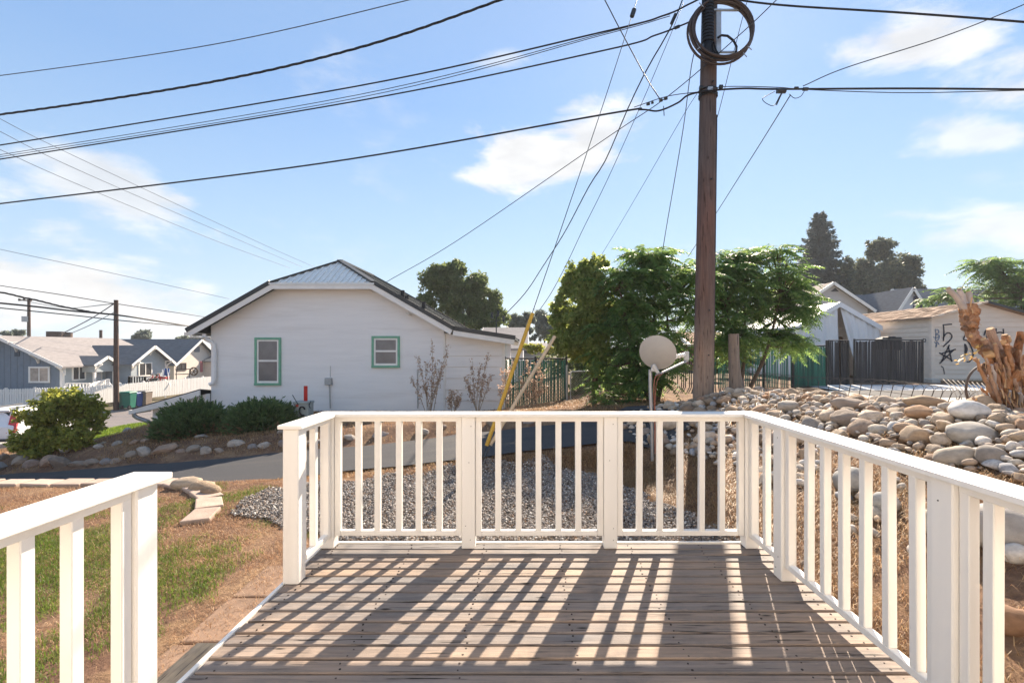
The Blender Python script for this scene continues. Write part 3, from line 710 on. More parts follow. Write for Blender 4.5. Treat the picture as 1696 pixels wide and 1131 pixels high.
GRAV = mat_island_stone('gravel_stone', [(0, (0.07, 0.065, 0.062)), (0.2, (0.30, 0.275, 0.25)), (0.4, (0.15, 0.145, 0.15)), (0.6, (0.40, 0.36, 0.32)), (0.72, (0.27, 0.18, 0.12)), (0.85, (0.36, 0.33, 0.31)), (1, (0.62, 0.60, 0.56))])
gr = np_mesh('gravel', S.reshape(-1, 3), Fg, GRAV); kind(gr, 'stuff')

# ------------------------------------------------------------------ white house
WALLM = mat_plain('house_wall_paint', (0.84, 0.82, 0.80), 0.8, 0.035, 1.5, 0.2, bump=0.4, bscale=9, stretch=(0.6, 1, 6), dirt=(0.74, 0.71, 0.68))
SIDEM = mat_plain('house_siding_paint', (0.84, 0.81, 0.78), 0.75, 0.05, 2.5, 0.2, bump=0.15, bscale=14, stretch=(0.5, 1, 3))
TRIMW = mat_plain('house_trim_paint', (0.80, 0.77, 0.72), 0.6, 0.06, 4, 0.3)
DARKMETAL = mat_plain('dark_roof_trim', (0.022, 0.025, 0.027), 0.45, 0.2, 4, 0.5)
ROOFM = mat_plain('roof_metal_dark', (0.065, 0.077, 0.080), 0.75, 0.12, 3, 0.12)
HIPM = mat_plain('roof_metal_pale', (0.78, 0.78, 0.75), 0.6, 0.08, 5, 0.3)
GREENP = mat_plain('green_trim_paint', (0.17, 0.40, 0.27), 0.55, 0.12, 12, 0.35)
GLASSD = mat_plain('window_screen', (0.19, 0.175, 0.17), 0.18, 0.18, 3, 0.6)
def mat_glass(name, c, rough=0.06):
    b = NB(name); v = b.coords(); n = b.noise(v, 2.2, 4); col = b.ramp(n, [(0.3, [q * 0.7 for q in c]), (0.7, [q * 1.3 for q in c])])
    return b.out(col, rough, 0.8)
GLASS = mat_glass('window_glass', (0.06, 0.06, 0.065))
hs = thing('white_house', 'single storey white house with clipped gable, dark metal roof and green window frames', 'house', (-5, 15.5, -0.45))
WY = 13.3; HB = -0.75
XL0, XR0, XS = -8.92, -0.69, -2.38          # left corner, right corner, seam of the addition
ridge_x, ridge_z = -5.645, 3.97
slope = 0.5714
def zroof(x): return ridge_z - 0.10 - abs(x - ridge_x) * slope     # underside of roof
ry0, ry1 = 12.93, 18.3
WD = 18.0
# main wall (front), with clipped gable
zt = 3.05
m = MB()
poly = [(XL0, HB), (XS, HB), (XS, zroof(XS)), (ridge_x + (ridge_z - 0.1 - zt) / slope, zt), (ridge_x - (ridge_z - 0.1 - zt) / slope, zt), (XL0, zroof(XL0))]
m.prism(poly, WY, WD, 'y'); m.build('wall', WALLM, hs)
addz = lambda x: 1.80 - (x - XS) * 0.155
m = MB(); m.prism([(XS + 0.003, HB), (XR0, HB), (XR0, addz(XR0)), (XS + 0.003, addz(XS))], WY + 0.04, WD, 'y'); m.build('wall', SIDEM, hs)
# lap boards on the addition
bz = HB + 0.02; 
edges = [HB + 0.02, -0.42, -0.10, 0.21, 0.53, 0.85, 1.16, 1.46]
for z0, z1 in zip(edges, edges[1:]):
    m = MB(); x1 = XR0 - 0.004
    m.add([(XS + 0.03, WY + 0.036, z0), (x1, WY + 0.036, z0), (x1, WY + 0.036, z1), (XS + 0.03, WY + 0.036, z1), (XS + 0.03, WY + 0.006, z0 + 0.004), (x1, WY + 0.006, z0 + 0.004), (x1, WY + 0.030, z1 - 0.004), (XS + 0.03, WY + 0.030, z1 - 0.004)],
          [(4, 5, 6, 7), (0, 1, 5, 4), (1, 2, 6, 5), (2, 3, 7, 6), (3, 0, 4, 7)]); m.build('siding_board', SIDEM, hs)
MB().box(XS - 0.02, XS + 0.03, WY - 0.008, WY + 0.05, HB, addz(XS) - 0.03).build('corner_board', TRIMW, hs)
MB().box(XR0 - 0.07, XR0 + 0.02, WY - 0.006, WY + 0.034, HB, addz(XR0) - 0.03).build('corner_board', TRIMW, hs)
MB().box(XL0 - 0.01, XR0 + 0.01, WY - 0.03, WY - 0.004, HB - 0.2, -0.40).build('foundation', CONC, hs)
# roof slabs
def roof_slab(name, pts, th, mat, parent, smooth=False):
    """pts: 4+ points of the top face, anticlockwise from above"""
    pts = [Vector(p) for p in pts]; n = (pts[1] - pts[0]).cross(pts[2] - pts[0]).normalized()
    if n.z < 0: pts = pts[::-1]; n = -n
    k = len(pts); m = MB(); m.add([p for p in pts] + [p - Vector((0, 0, th)) for p in pts], [tuple(range(k)), tuple(range(k, 2 * k))[::-1]] + [(i, k + i, k + (i + 1) % k, (i + 1) % k) for i in range(k)])
    return m.build(name, mat, parent)
cz, cxl, cxr = 3.16, -7.06, -4.23            # clip line
cyo = 1.22
lx, lz = -9.33, cz - (cxl + 9.33) * slope
kx, kz = -2.05, cz - (-2.05 - cxr) * slope
ex, ez = -0.38, 1.66
A0, A1 = (ridge_x, ry0 + cyo, ridge_z), (ridge_x, ry1 - cyo, ridge_z)
roof_slab('roof_slope', [A0, A1, (cxl, ry1, cz), (lx, ry1, lz), (lx, ry0, lz), (cxl, ry0, cz)], 0.05, ROOFM, hs)
roof_slab('roof_slope', [A0, (cxr, ry0, cz), (kx, ry0, kz), (kx, ry1, kz), (cxr, ry1, cz), A1], 0.05, ROOFM, hs)
roof_slab('roof_slope', [(kx + .001, ry0, kz), (ex, ry0, ez), (ex, ry1, ez), (kx + .001, ry1, kz)], 0.05, ROOFM, hs)
hip = roof_slab('hip_panel', [A0, (cxl + 0.002, ry0 - 0.002, cz), (cxr - 0.002, ry0 - 0.002, cz)], 0.045, HIPM, hs)
roof_slab('hip_panel', [A1, (cxr, ry1 + .002, cz), (cxl, ry1 + .002, cz)], 0.045, HIPM, hs)
nr = 17
for i in range(nr):                           # standing ribs of the pale hip
    x0 = cxl + (cxr - cxl) * (i + 0.5) / nr
    t = 1 - abs(x0 - ridge_x) / (ridge_x - cxl)
    if t < 0.06: continue
    top = Vector((x0, ry0 + cyo * t, cz + (ridge_z - cz) * t)); bot = Vector((x0, ry0 - 0.02, cz + 0.005))
    MB().bar(bot + Vector((0, 0, .012)), top + Vector((0, 0, .012)), 0.035, 0.03).build('roof_rib', HIPM, hs)
def ribs_right():
    me = None
    for i in range(22):
        yy = ry0 + 0.12 + i * (ry1 - ry0 - 0.2) / 22
        if yy < ry0 + cyo: t = (yy - ry0) / cyo
        elif yy > ry1 - cyo: t = (ry1 - yy) / cyo
        else: t = 1
        xx = cxr + (ridge_x - cxr) * t; zz = cz + (ridge_z - cz) * t
        MB().bar((xx + .03, yy, zz + .01 - .03 * slope), (kx, yy, kz + .012), 0.03, 0.025).build('roof_rib', ROOFM, hs)
        MB().bar((kx, yy, kz + .014), (ex, yy, ez + .014), 0.03, 0.025).build('roof_rib', ROOFM, hs)
ribs_right()
for a, b2 in ((A0, A1), (A0, (cxl, ry0, cz)), (A0, (cxr, ry0, cz)), (A1, (cxr, ry1, cz)), (A1, (cxl, ry1, cz))):
    MB().bar(Vector(a) + Vector((0, 0, .02)), Vector(b2) + Vector((0, 0, .02)), 0.17, 0.05).build('ridge_cap', DARKMETAL, hs)
# barge boards and their dark metal edge, both gables
for yy in (ry0, ry1):
    yo = yy - 0.012 if yy == ry0 else yy + 0.012
    for a, b2 in (((lx, lz), (cxl, cz)), ((cxr, cz), (kx, kz)), ((kx, kz), (ex, ez))):
        a, b2 = Vector((a[0], 0, a[1])), Vector((b2[0], 0, b2[1])); d = (b2 - a).normalized(); nrm = Vector((-d.z, 0, d.x))
        def strip(o0, o1, y0, y1, nm, mt, ext=0.0):
            c = [a + nrm * o0 - d * ext, b2 + nrm * o0 + d * ext, b2 + nrm * o1 + d * ext, a + nrm * o1 - d * ext]
            MB().prism([(q.x, q.z) for q in c], y0, y1, 'y').build(nm, mt, hs)
        strip(-0.050, 0.062, yo - 0.03, yo + 0.03, 'edge_metal', DARKMETAL, 0.01)
        strip(-0.190, -0.055, yo - 0.015, yo + 0.015, 'barge_board', TRIMW)
    MB().box(cxl + 0.02, cxr - 0.02, yo - 0.02, yo + 0.02, cz - 0.175, cz - 0.055).build('fascia', TRIMW, hs)
    MB().box(cxl - 0.02, cxr + 0.02, yo - 0.032, yo + 0.026, cz - 0.05, cz - 0.005).build('edge_metal', HIPM, hs)
# soffit at left and eaves gutter + downspout
MB().box(lx + 0.03, XL0 - 0.004, ry0 + 0.04, ry1 - 0.04, lz - 0.20, lz - 0.17).build('soffit', TRIMW, hs)
def pipe(name, pts, r, mat, parent, n=10): return MB().tube(pts, r, n).build(name, mat, parent, smooth=True, angle=50)
pipe('downspout', [P(338, 553, 13.1), P(338, 558, 13.1), P(341, 562, 13.15), P(350, 566, 13.2), P(354, 571, 13.24), P(355.5, 580, 13.24), P(355.5, 628, 13.24), P(353, 634, 13.22), P(347, 637, 13.2)], 0.055, SIDEM, hs)
MB().box(lx - 0.10, lx + 0.02, ry0 + 0.03, ry1, lz - 0.14, lz - 0.05).build('gutter', TRIMW, hs)
# side window with green frame seen edge on
MB().box(XL0 - 0.06, XL0 - 0.003, 13.62, 14.5, gz(641, 13.5), gz(556, 13.5)).build('window_frame', GREENP, hs)
def house_window(x0, x1, z0, z1, mid, parent):
    w = MB(); t = 0.062; y0, y1 = WY - 0.045, WY + 0.02
    w.box(x0, x1, y0, y1, z1 - t, z1); w.box(x0, x1, y0 - 0.02, y1, z0, z0 + t); w.box(x0, x0 + t, y0 + .001, y1, z0 + t, z1 - t); w.box(x1 - t, x1, y0 + .001, y1, z0 + t, z1 - t)
    win = w.build('window_frame', GREENP, parent, bevel=0.004)
    s = MB(); u = 0.045; X0, X1, Z0, Z1 = x0 + t + .002, x1 - t - .002, z0 + t + .002, z1 - t - .002; ya, yb = WY - 0.026, WY + 0.018
    s.box(X0, X1, ya, yb, Z1 - u, Z1); s.box(X0, X1, ya, yb, Z0, Z0 + u * 1.3); s.box(X0, X0 + u, ya, yb, Z0 + u * 1.3, Z1 - u); s.box(X1 - u, X1, ya, yb, Z0 + u * 1.3, Z1 - u)
    s.box(X0 + u, X1 - u, ya - .008, yb, mid - 0.025, mid + 0.025); s.build('sash', WHITE, win)
    MB().box(X0 + u, X1 - u, WY - 0.010, WY - 0.004, mid + 0.025, Z1 - u).build('pane', GLASSD, win)
    MB().box(X0 + u, X1 - u, WY - 0.016, WY - 0.008, Z0 + u * 1.3, mid - 0.025).build('pane', GLASSD, win)
house_window(gx(422.5, WY), gx(466, WY), gz(638, WY), gz(559, WY), gz(597.5, WY), hs)
house_window(gx(616, WY), gx(662.5, WY), gz(609, WY), gz(556.5, WY), gz(581.5, WY), hs)
# vents on the right slope, meter box with conduit, wall fittings
for (px, py, h) in ((667, 486, 0.24), (674, 493, 0.16), (702, 503, 0.26), (733, 519, 0.09)):
    for Y in np.arange(13.0, 18.0, 0.1):
        X = gx(px, Y); zz = cz - (X - cxr) * slope
        if zz <= gz(py, Y): break
    MB().tube([(X, Y, zz - 0.05), (X, Y, zz + h)], 0.055, 10).build('vent_pipe', BLACK, hs, smooth=True, angle=50)
mx = MB(); mx.cbox(gx(540, WY), gx(551, WY), WY - 0.11, WY - 0.004, gz(637, WY), gz(625.5, WY), 0.01); mx.build('junction_box', METAL, hs)
pipe('conduit', [P(545.5, 637, WY - 0.04), P(546, 650, WY - 0.04), P(547.3, 676, WY - 0.04)], 0.018, METAL, hs)
pipe('conduit', [P(547, 625, WY - 0.03), P(547.5, 606, WY - 0.03)], 0.008, METAL, hs)
pipe('conduit', [P(691.5, 612, WY - 0.03), P(692, 676, WY - 0.03)], 0.016, METAL, hs)
pipe('lamp', [P(674, 519, WY - 0.02), P(679, 521.5, WY - 0.12)], 0.03, TRIMW, hs)
pipe('cable', [P(617, 472, ry0 - 0.05), P(612, 478, WY - 0.1), P(616, 484, WY - 0.05), P(625, 479, ry0 - 0.04)], 0.008, TRIMW, hs)
# service mast at the far end of the roof
mm = MB(); Yq = 17.5
mm.tube([P(822, 560, Yq), P(822, 522, Yq)], 0.02, 8); mm.bar(P(811, 533, Yq), P(836, 529, Yq), 0.03); mm.build('service_mast', DARKMETAL, hs)
for (a, b2) in ((815, 520), (825, 517), (834, 526)): MB().tube([P(a, b2 - 3, Yq), P(a, b2 + 7, Yq)], 0.045, 8).build('insulator', DARKMETAL, hs, smooth=True, angle=50)

# lean-to garage on the left of the house
WX0, WX1 = gx(248, 13.0), XL0 - 0.02
gy0 = 12.95
zl = lambda x: lerp(gz(676, gy0), gz(639, gy0), (x - gx(222, gy0)) / (gx(350, gy0) - gx(222, gy0)))
gar = thing('lean_to', 'low white lean-to with sagging roof edge against the left end of the white house', 'shed', (-9.8, 14.5, -1.1))
MB().prism([(WX0, -1.6), (WX1, -1.6), (WX1, zl(WX1) - 0.16), (WX0, zl(WX0) - 0.16)], 13.1, 13.3, 'y').build('wall', WALLM, gar)
MB().prism([(13.302, -1.9), (17.4, -1.9), (17.4, zl(WX0) - 0.86), (13.302, zl(WX0) - 0.22)], WX0, WX0 + 0.15, 'x').build('side_wall', WALLM, gar)
xa, xb = gx(222, gy0), XL0 - 0.03
roof_slab('roof', [(xa, gy0 - .05, zl(xa)), (xb, gy0 - .05, zl(xb)), (xb, 17.6, zl(xb) - 0.68), (xa, 17.6, zl(xa) - 0.68)], 0.03, DARKMETAL, gar)
xm = gx(300, gy0)
MB().prism([(xa, zl(xa) - 0.14), (xm, zl(xm) - 0.24), (gx(325, gy0), zl(gx(325, gy0)) - 0.19), (xb, zl(xb) - 0.18), (xb, zl(xb) - 0.032), (xa, zl(xa) - 0.032)], gy0 - 0.07, gy0 - 0.03, 'y').build('fascia', TRIMW, gar)
MB().box(xa - 0.09, xa - 0.002, gy0 - 0.07, gy0 + 0.6, zl(xa) - 0.16, zl(xa) - 0.04).build('gutter', TRIMW, gar)
pipe('downspout', [P(222, 684, 12.9), P(222, 688, 12.9), P(228, 692, 12.95), P(246, 698, 13.0), P(250, 702, 13.02), P(250.5, 735, 13.02)], 0.055, METAL, gar)

# concrete kerb wall and grass verge
kb = thing('retaining_kerb', 'low concrete kerb wall holding the green lawn strip beside the street', 'kerb', (-11.5, 11.8, -1.3))
MB().prism([(-14.6, 11.3), (-10.6, 12.25), (-10.4, 12.5), (-10.45, 12.62), (-14.7, 11.55)], -1.7, -0.98).build('kerb', CONC, kb, bevel=0.02)

# ------------------------------------------------------------------ utility pole with cable coil
YPOLE = 8.65
pole = thing('utility_pole', 'tall brown timber utility pole carrying a coiled cable, right of centre', 'utility pole', (gx(1163.5, YPOLE), YPOLE, 0.1))
pb, pt = Vector((gx(1163.5, YPOLE), YPOLE, -0.2)), Vector((3.345, YPOLE + 0.02, 10.2))
pts = [pb.lerp(pt, i / 14) for i in range(15)]
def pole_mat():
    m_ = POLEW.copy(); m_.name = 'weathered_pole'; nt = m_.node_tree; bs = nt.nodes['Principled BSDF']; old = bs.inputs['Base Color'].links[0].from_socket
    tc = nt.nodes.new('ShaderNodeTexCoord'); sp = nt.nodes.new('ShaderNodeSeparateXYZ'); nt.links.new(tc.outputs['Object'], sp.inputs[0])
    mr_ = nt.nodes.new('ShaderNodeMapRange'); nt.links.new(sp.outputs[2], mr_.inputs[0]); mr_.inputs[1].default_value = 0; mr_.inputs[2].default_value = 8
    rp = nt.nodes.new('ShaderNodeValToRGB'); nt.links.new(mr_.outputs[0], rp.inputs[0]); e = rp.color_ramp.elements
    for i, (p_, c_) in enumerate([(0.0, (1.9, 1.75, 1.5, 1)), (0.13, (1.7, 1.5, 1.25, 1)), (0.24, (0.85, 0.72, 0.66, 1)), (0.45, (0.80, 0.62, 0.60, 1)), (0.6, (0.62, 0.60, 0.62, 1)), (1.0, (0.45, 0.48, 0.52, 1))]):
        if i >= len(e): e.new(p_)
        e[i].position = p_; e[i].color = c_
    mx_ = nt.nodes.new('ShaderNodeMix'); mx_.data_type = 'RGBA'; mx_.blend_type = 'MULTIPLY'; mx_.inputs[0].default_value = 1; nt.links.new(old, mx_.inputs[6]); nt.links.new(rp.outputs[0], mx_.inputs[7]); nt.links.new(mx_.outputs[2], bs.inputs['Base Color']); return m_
MB().tube(pts, [lerp(0.185, 0.120, i / 14) for i in range(15)], 28).build('shaft', pole_mat(), pole, smooth=True, angle=50)
def on_pole(z): return pb.lerp(pt, (z - pb.z) / (pt.z - pb.z))
def ring(cx, cy, cz_, rx, rz, tilt, n=40, ph=0):
    return [Vector((cx + rx * math.cos(2 * math.pi * i / n + ph), cy + tilt * math.sin(2 * math.pi * i / n + ph), cz_ + rz * math.sin(2 * math.pi * i / n + ph))) for i in range(n + 1)]
YC = 8.33
c = P(1195, 50, YC)
for k, (dx, dz, rr, dy) in enumerate(((0, 0, 0.555, 0), (0.012, 0.02, 0.530, -0.05), (-0.02, -0.03, 0.56, 0.05), (0.03, 0.0, 0.515, -0.02), (0.035, 0.015, 0.535, 0.05))):
    MB().tube(ring(c.x + dx, YC + dy, c.z + dz, rr, rr * 0.99, 0.02), 0.022, 8, False).build('cable_coil', mat_plain('coil_cable', (0.06, 0.045, 0.04), 0.5, 0.2, 5), pole, smooth=True)
MB().tube([P(1189, 63, YC), P(1195, 59, YC), P(1205, 60, YC), P(1215, 68, YC), P(1220, 78, YC), P(1219, 88, YC)], 0.02, 8).build('cable_loop', WIREM, pole, smooth=True)
for k in range(14):
    z = on_pole(0).z; p = P(1172.5, -2 + k * 5.4, 8.38)
    MB().tube([p + Vector((0, 0, -0.032)), p + Vector((0, 0, -0.02)), p + Vector((0, 0, 0.02)), p + Vector((0, 0, 0.032))], [0.085, 0.105, 0.105, 0.085], 14).build('sleeve_ring', BLACK, pole, smooth=True, angle=50)
MB().tube([P(1172.5, 70, 8.38), P(1171, 84, 8.36), P(1177, 97, 8.36)], [0.09, 0.07, 0.04], 10).build('sleeve_end', BLACK, pole, smooth=True)
for k in range(5):
    MB().tube([P(1166 + k * 4, 70, 8.34), P(1170 + k * 4, 84, 8.32), P(1176 + k * 4.5, 96, 8.3), P(1186 + k * 4.2, 99, 8.3)], 0.016, 6).build('cable_end', WIREM, pole, smooth=True)
br = MB(); br.bar(P(1190, 16, 8.42), P(1190, 86, 8.42), 0.085, 0.04, (0, 1, 0)); br.build('bracket', METAL, pole)
MB().bar(P(1158, 17, 8.40), P(1230, 17.5, 8.40), 0.03).build('bracket_arm', METAL, pole); MB().bar(P(1186, 87, 8.40), P(1219, 87, 8.40), 0.03).build('bracket_arm', METAL, pole)
for (a, b2, c2, d2) in ((1155, 82, 1163, 76), (1236, 75, 1245, 83), (1231, 88, 1237, 95), (1158, 5, 1165, 12)): MB().bar(P(a, b2, 8.27), P(c2, d2, 8.27), 0.012).build('clip', METAL, pole)
m = MB()
for z in (gz(143, 8.5), gz(150, 8.5), gz(153.5, 8.5)):
    q = on_pole(z); rr = lerp(0.185, 0.12, (z + .2) / 10.4) + 0.012; m.tube([(q.x + rr * math.cos(t * math.pi / 10), q.y + rr * math.sin(t * math.pi / 10), z) for t in range(21)], 0.014, 6)
m.build('clamp_band', DARKMETAL, pole, smooth=True)
MB().cbox(gx(1172, 8.47), gx(1180, 8.47), 8.44, 8.5, gz(151, 8.47), gz(145, 8.47), 0.004).build('clamp_plate', METAL, pole)
for (px, py, Y) in ((1161, 146, 8.5), (1194, 144.5, 8.5)): MB().tube([P(px - 2.5, py, Y), P(px + 2.5, py, Y)], 0.04, 8).build('clamp_bolt', DARKMETAL, pole, smooth=True, angle=50)
for z in (1.25, 2.05, 4.4, 6.15):
    q = on_pole(z); MB().tube([(q.x + .02, q.y - 0.15, z), (q.x + .02, q.y - 0.195, z)], 0.014, 6).build('bolt', DARKMETAL, pole)
MB().bar((on_pole(0.1).x + 0.165, YPOLE - 0.05, -0.1), (on_pole(5.6).x + 0.14, YPOLE - 0.05, 5.6), 0.018, 0.03).build('ground_strip', DARKMETAL, pole)

# ------------------------------------------------------------------ wires
def smooth_pts(pts, n=10):
    pts = [Vector(p) for p in pts]; out = []
    for i in range(len(pts) - 1):
        p0 = pts[max(i - 1, 0)] if i > 0 else pts[0] * 2 - pts[1]; p3 = pts[i + 2] if i + 2 < len(pts) else pts[-1] * 2 - pts[-2]
        for k in range(n):
            t = k / n; a, b2 = pts[i], pts[i + 1]
            out.append(0.5 * ((2 * a) + (-p0 + b2) * t + (2 * p0 - 5 * a + 4 * b2 - p3) * t * t + (-p0 + 3 * a - 3 * b2 + p3) * t ** 3))
    out.append(pts[-1]); return out
def wire(label, pts, r, mat=None, twist=False, n=10):
    """pts: (px, py, depth)"""
    c = smooth_pts([P(*p) for p in pts], n)
    m = MB()
    if twist:
        L_ = [0]
        for a, b2 in zip(c, c[1:]): L_.append(L_[-1] + (b2 - a).length)
        steps = int(L_[-1] / 0.12); pts2 = []
        for s in range(steps + 1):
            t = L_[-1] * s / steps; i = max(j for j in range(len(L_)) if L_[j] <= t + 1e-6); i = min(i, len(c) - 2)
            pts2.append(c[i].lerp(c[i + 1], (t - L_[i]) / max(L_[i + 1] - L_[i], 1e-6)))
        for ph in (0, 2.1, 4.2):
            m.tube([p + Vector((0, math.cos(s * 0.75 + ph), math.sin(s * 0.75 + ph))) * r * 0.75 for s, p in enumerate(pts2)], r * 0.62, 5)
    else: m.tube(c, r, 6)
    o = m.build('overhead_wire', mat or WIREM, None, smooth=True); tag(o, label, 'wire', 'overhead wires'); return o
wire('thin wire highest across the upper left sky', [(-160, 140, 13), (0, 125.6, 12.5), (354, 74, 11.4), (675, 1, 10.5), (800, -34, 10)], 0.010, WIREG)
wire('thick twisted cable second from the top left of the sky', [(-160, 203, 12.5), (0, 190, 12), (336, 139, 11), (600, 78, 10.2), (830, 0, 9.6), (960, -50, 9.2)], 0.021, None, True)
wire('upper black cable of the close bundle rising to the pole top', [(-160, 262, 12.5), (0, 240.7, 12), (590, 143.4, 10.5), (1000, 53, 9.1), (1100, 26, 8.8), (1140, 8, 8.68), (1168, -6, 8.6)], 0.015)
wire('thin upper strand of the bundle under the black cable', [(-160, 277, 12.6), (0, 256.6, 12.1), (590, 158, 10.5), (1000, 55.5, 9.2), (1110, 24, 8.8)], 0.007, WIREG)
wire('thin lower strand of the bundle between two cables', [(-160, 279, 12.7), (0, 260, 12.2), (590, 163, 10.5), (1000, 58, 9.2), (1110, 27, 8.8)], 0.007, WIREG)
wire('lower black cable of the close bundle ending at the cable coil', [(-160, 284, 12.5), (0, 264, 12), (590, 168, 10.4), (1000, 84, 9.1), (1085, 59, 8.75), (1130, 42, 8.5), (1150, 33, 8.4)], 0.014)
wire('thick black cable crossing low over the white house to the pole clamp', [(-160, 356, 12.6), (0, 337.5, 12), (531, 271, 10.6), (1000, 190, 9.2), (1060, 182, 9.0), (1090, 184, 8.9), (1122, 171, 8.7), (1140, 158, 8.55), (1172, 151, 8.45), (1230, 147, 8.4), (1290, 148, 8.3), (1500, 147, 7.9), (1696, 148.5, 7.5), (1850, 150, 7.2)], 0.017)
wire('thin grey messenger beside the clamp running to the right', [(1050, 178, 9.0), (1105, 160, 8.75), (1160, 152, 8.5), (1200, 144, 8.4), (1285, 145, 8.25), (1340, 149, 8.2), (1500, 154, 7.9), (1700, 150, 7.5)], 0.007, WIREG)
wire('thick cable at the upper right corner leaving the coil', [(1210, -4, 8.4), (1240, 3, 8.35), (1320, 11, 8.1), (1500, 22, 7.6), (1696, 37, 7.1), (1850, 52, 6.8)], 0.016)
wire('thin wire slanting down to the right hand splice from the top right corner', [(1800, -40, 7.2), (1696, 8, 7.4), (1560, 62, 7.7), (1400, 113, 8.05), (1330, 143, 8.2)], 0.008, WIREG)
wire('thin drop wire falling from the splice right of the pole', [(1309, 158, 8.2), (1260, 237, 10), (1220, 300, 12), (1187, 352, 14), (1140, 425, 17)], 0.010, WIREG)
wire('thin wire entering at the top middle and ending near the splice left of the pole', [(985, -30, 8.4), (1003, 3, 8.5), (1030, 55, 8.6), (1068, 125, 8.8), (1092, 163, 8.8)], 0.010, WIREG)
wire('twisted service drop from pole top down to the white house mast', [(836, 522, 17.4), (870, 485, 15.8), (900, 440, 14.2), (935, 385, 12.8), (975, 310, 11.3), (1003, 265, 10.6), (1040, 180, 9.7), (1070, 118, 9.2), (1105, 57, 8.8), (1122, 22, 8.7), (1132, -5, 8.65)], 0.014, None, True)
wire('guy wire running straight up from the yellow guard', [(880, 523, 7.5), (925, 392, 7.75), (1000, 170, 8.1), (1055, 0, 8.4), (1070, -45, 8.5)], 0.007, WIREG)
wire('thin guy wire from behind the yellow guard up toward the pole top', [(884, 527, 9.0), (913, 485, 8.97), (940, 434, 8.94), (965.5, 380, 8.9), (1005, 300, 8.85), (1060, 178, 8.78), (1105, 72, 8.7), (1132, 5, 8.65)], 0.006, WIREG)
wire('thin dark wire dropping from the coil into the tree left of the pole', [(1098, 412, 10.6), (1104, 375, 10.4), (1117, 300, 9.9), (1132, 210, 9.3), (1143, 125, 8.8), (1147, 100, 8.6), (1151, 84, 8.4)], 0.008, WIREG)
wire('long straight wire from the white house ridge up past the pole', [(640, 467, 14.2), (755, 400, 12.8), (1000, 232, 10.0), (1106, 160, 9.0), (1223, 60, 8.15), (1295, -8, 7.6)], 0.008, WIREG)
wire('thin wire from the pole clamp down into the tops of the feathery tree', [(985, 440, 12.5), (995, 424, 12.2), (1022, 380, 11.5), (1069, 300, 10.4), (1132, 191, 9.0), (1158, 150, 8.5)], 0.005, WIREG)
wire('faint wire behind the right side of the cable coil', [(1178, 230, 9.2), (1192, 180, 9.1), (1212, 100, 8.9), (1232, 22, 8.8), (1240, -5, 8.7)], 0.006, WIREG)
wire('uppermost of three thin power lines descending over the left cloud', [(-60, 160, 30), (0, 197, 31), (130, 262, 35), (425, 400, 48), (520, 442, 54)], 0.018, WIREG)
wire('middle of three thin power lines descending over the left cloud', [(-60, 186, 30), (0, 218, 31), (130, 282, 35), (401, 400, 47), (500, 442, 54)], 0.018, WIREG)
wire('lowest of three thin power lines descending over the left cloud', [(-60, 222, 30), (0, 248, 31), (130, 306, 35), (360, 400, 46), (480, 444, 54)], 0.018, WIREG)
wire('faint wire along the top edge of the low white cloud', [(-60, 398, 44), (0, 413, 45), (160, 447, 48), (380, 495, 55)], 0.022, WIREG)
wire('thin power line over the grey house touching the brown pole top', [(-60, 462, 28), (0, 473, 28.6), (100, 488, 29.4), (192, 503, 30), (300, 519, 33), (352, 527, 36)], 0.026)
wire('sagging looped cable above the grey house roof', [(-60, 478, 27), (0, 484, 28), (40, 493, 28.6), (60, 497, 29), (105, 508, 29.4), (160, 518, 29.8), (191, 521, 30)], 0.045, None, True)
wire('thick cable above the grey house clamped to the brown pole', [(-60, 496, 27), (0, 502, 28), (60, 508, 28.7), (120, 515, 29.4), (192, 521.5, 29.9), (250, 530, 32), (318, 541, 36), (350, 546, 38)], 0.058)
wire('lower black cable above the grey house roof', [(-60, 504, 27), (0, 510, 28), (120, 522, 29.3), (192, 530, 29.9), (270, 537, 33), (350, 543, 38)], 0.036)
wire('service wire from the brown pole slanting down to the grey roof', [(189, 503, 30), (150, 528, 31), (100, 554, 33)], 0.030, WIREG)
wire('second service wire from the brown pole slanting to the grey roof', [(189, 517, 30), (150, 538, 32), (108, 556, 34)], 0.022, WIREG)
wire('distant line between the two far poles', [(48, 500, 52), (110, 510, 50), (190, 503, 31)], 0.03, WIREG)
def small_part(parts, label, cat):
    t = thing('line_splice', label, cat, P(*parts[0][0]))
    for a, b2, r in parts: MB().tube([P(*a), P(*b2)], r, 8).build('clamp', DARKMETAL, t, smooth=True, angle=50)
small_part([((1287, 151, 8.25), (1301, 151, 8.25), 0.045), ((1296, 152, 8.25), (1286, 174, 8.25), 0.012), ((1330, 148, 8.2), (1338, 148, 8.2), 0.03), ((1316, 146, 8.2), (1322, 146, 8.2), 0.022)], 'dark cable splice with dangling tails on the line right of the pole', 'splice')
small_part([((1071, 173, 8.95), (1076, 172, 8.95), 0.03), ((1079, 171, 8.95), (1082, 170, 8.95), 0.025), ((1092, 167, 8.8), (1097, 166, 8.8), 0.03), ((1100, 164, 8.8), (1105, 163, 8.8), 0.03), ((1099, 176, 8.8), (1100, 192, 8.8), 0.008)], 'row of small clamps on the line left of the pole', 'splice')
small_part([((1046.5, 28, 8.35), (1050.5, 16, 8.35), 0.04)], 'grey strain insulator on the guy wire near the top edge', 'insulator')
small_part([((1112, 40, 8.75), (1119, 24, 8.75), 0.03), ((1118, 47, 8.7), (1125, 44, 8.7), 0.03)], 'small dark clamps where the drops leave the cables beside the pole', 'splice')
m = MB()
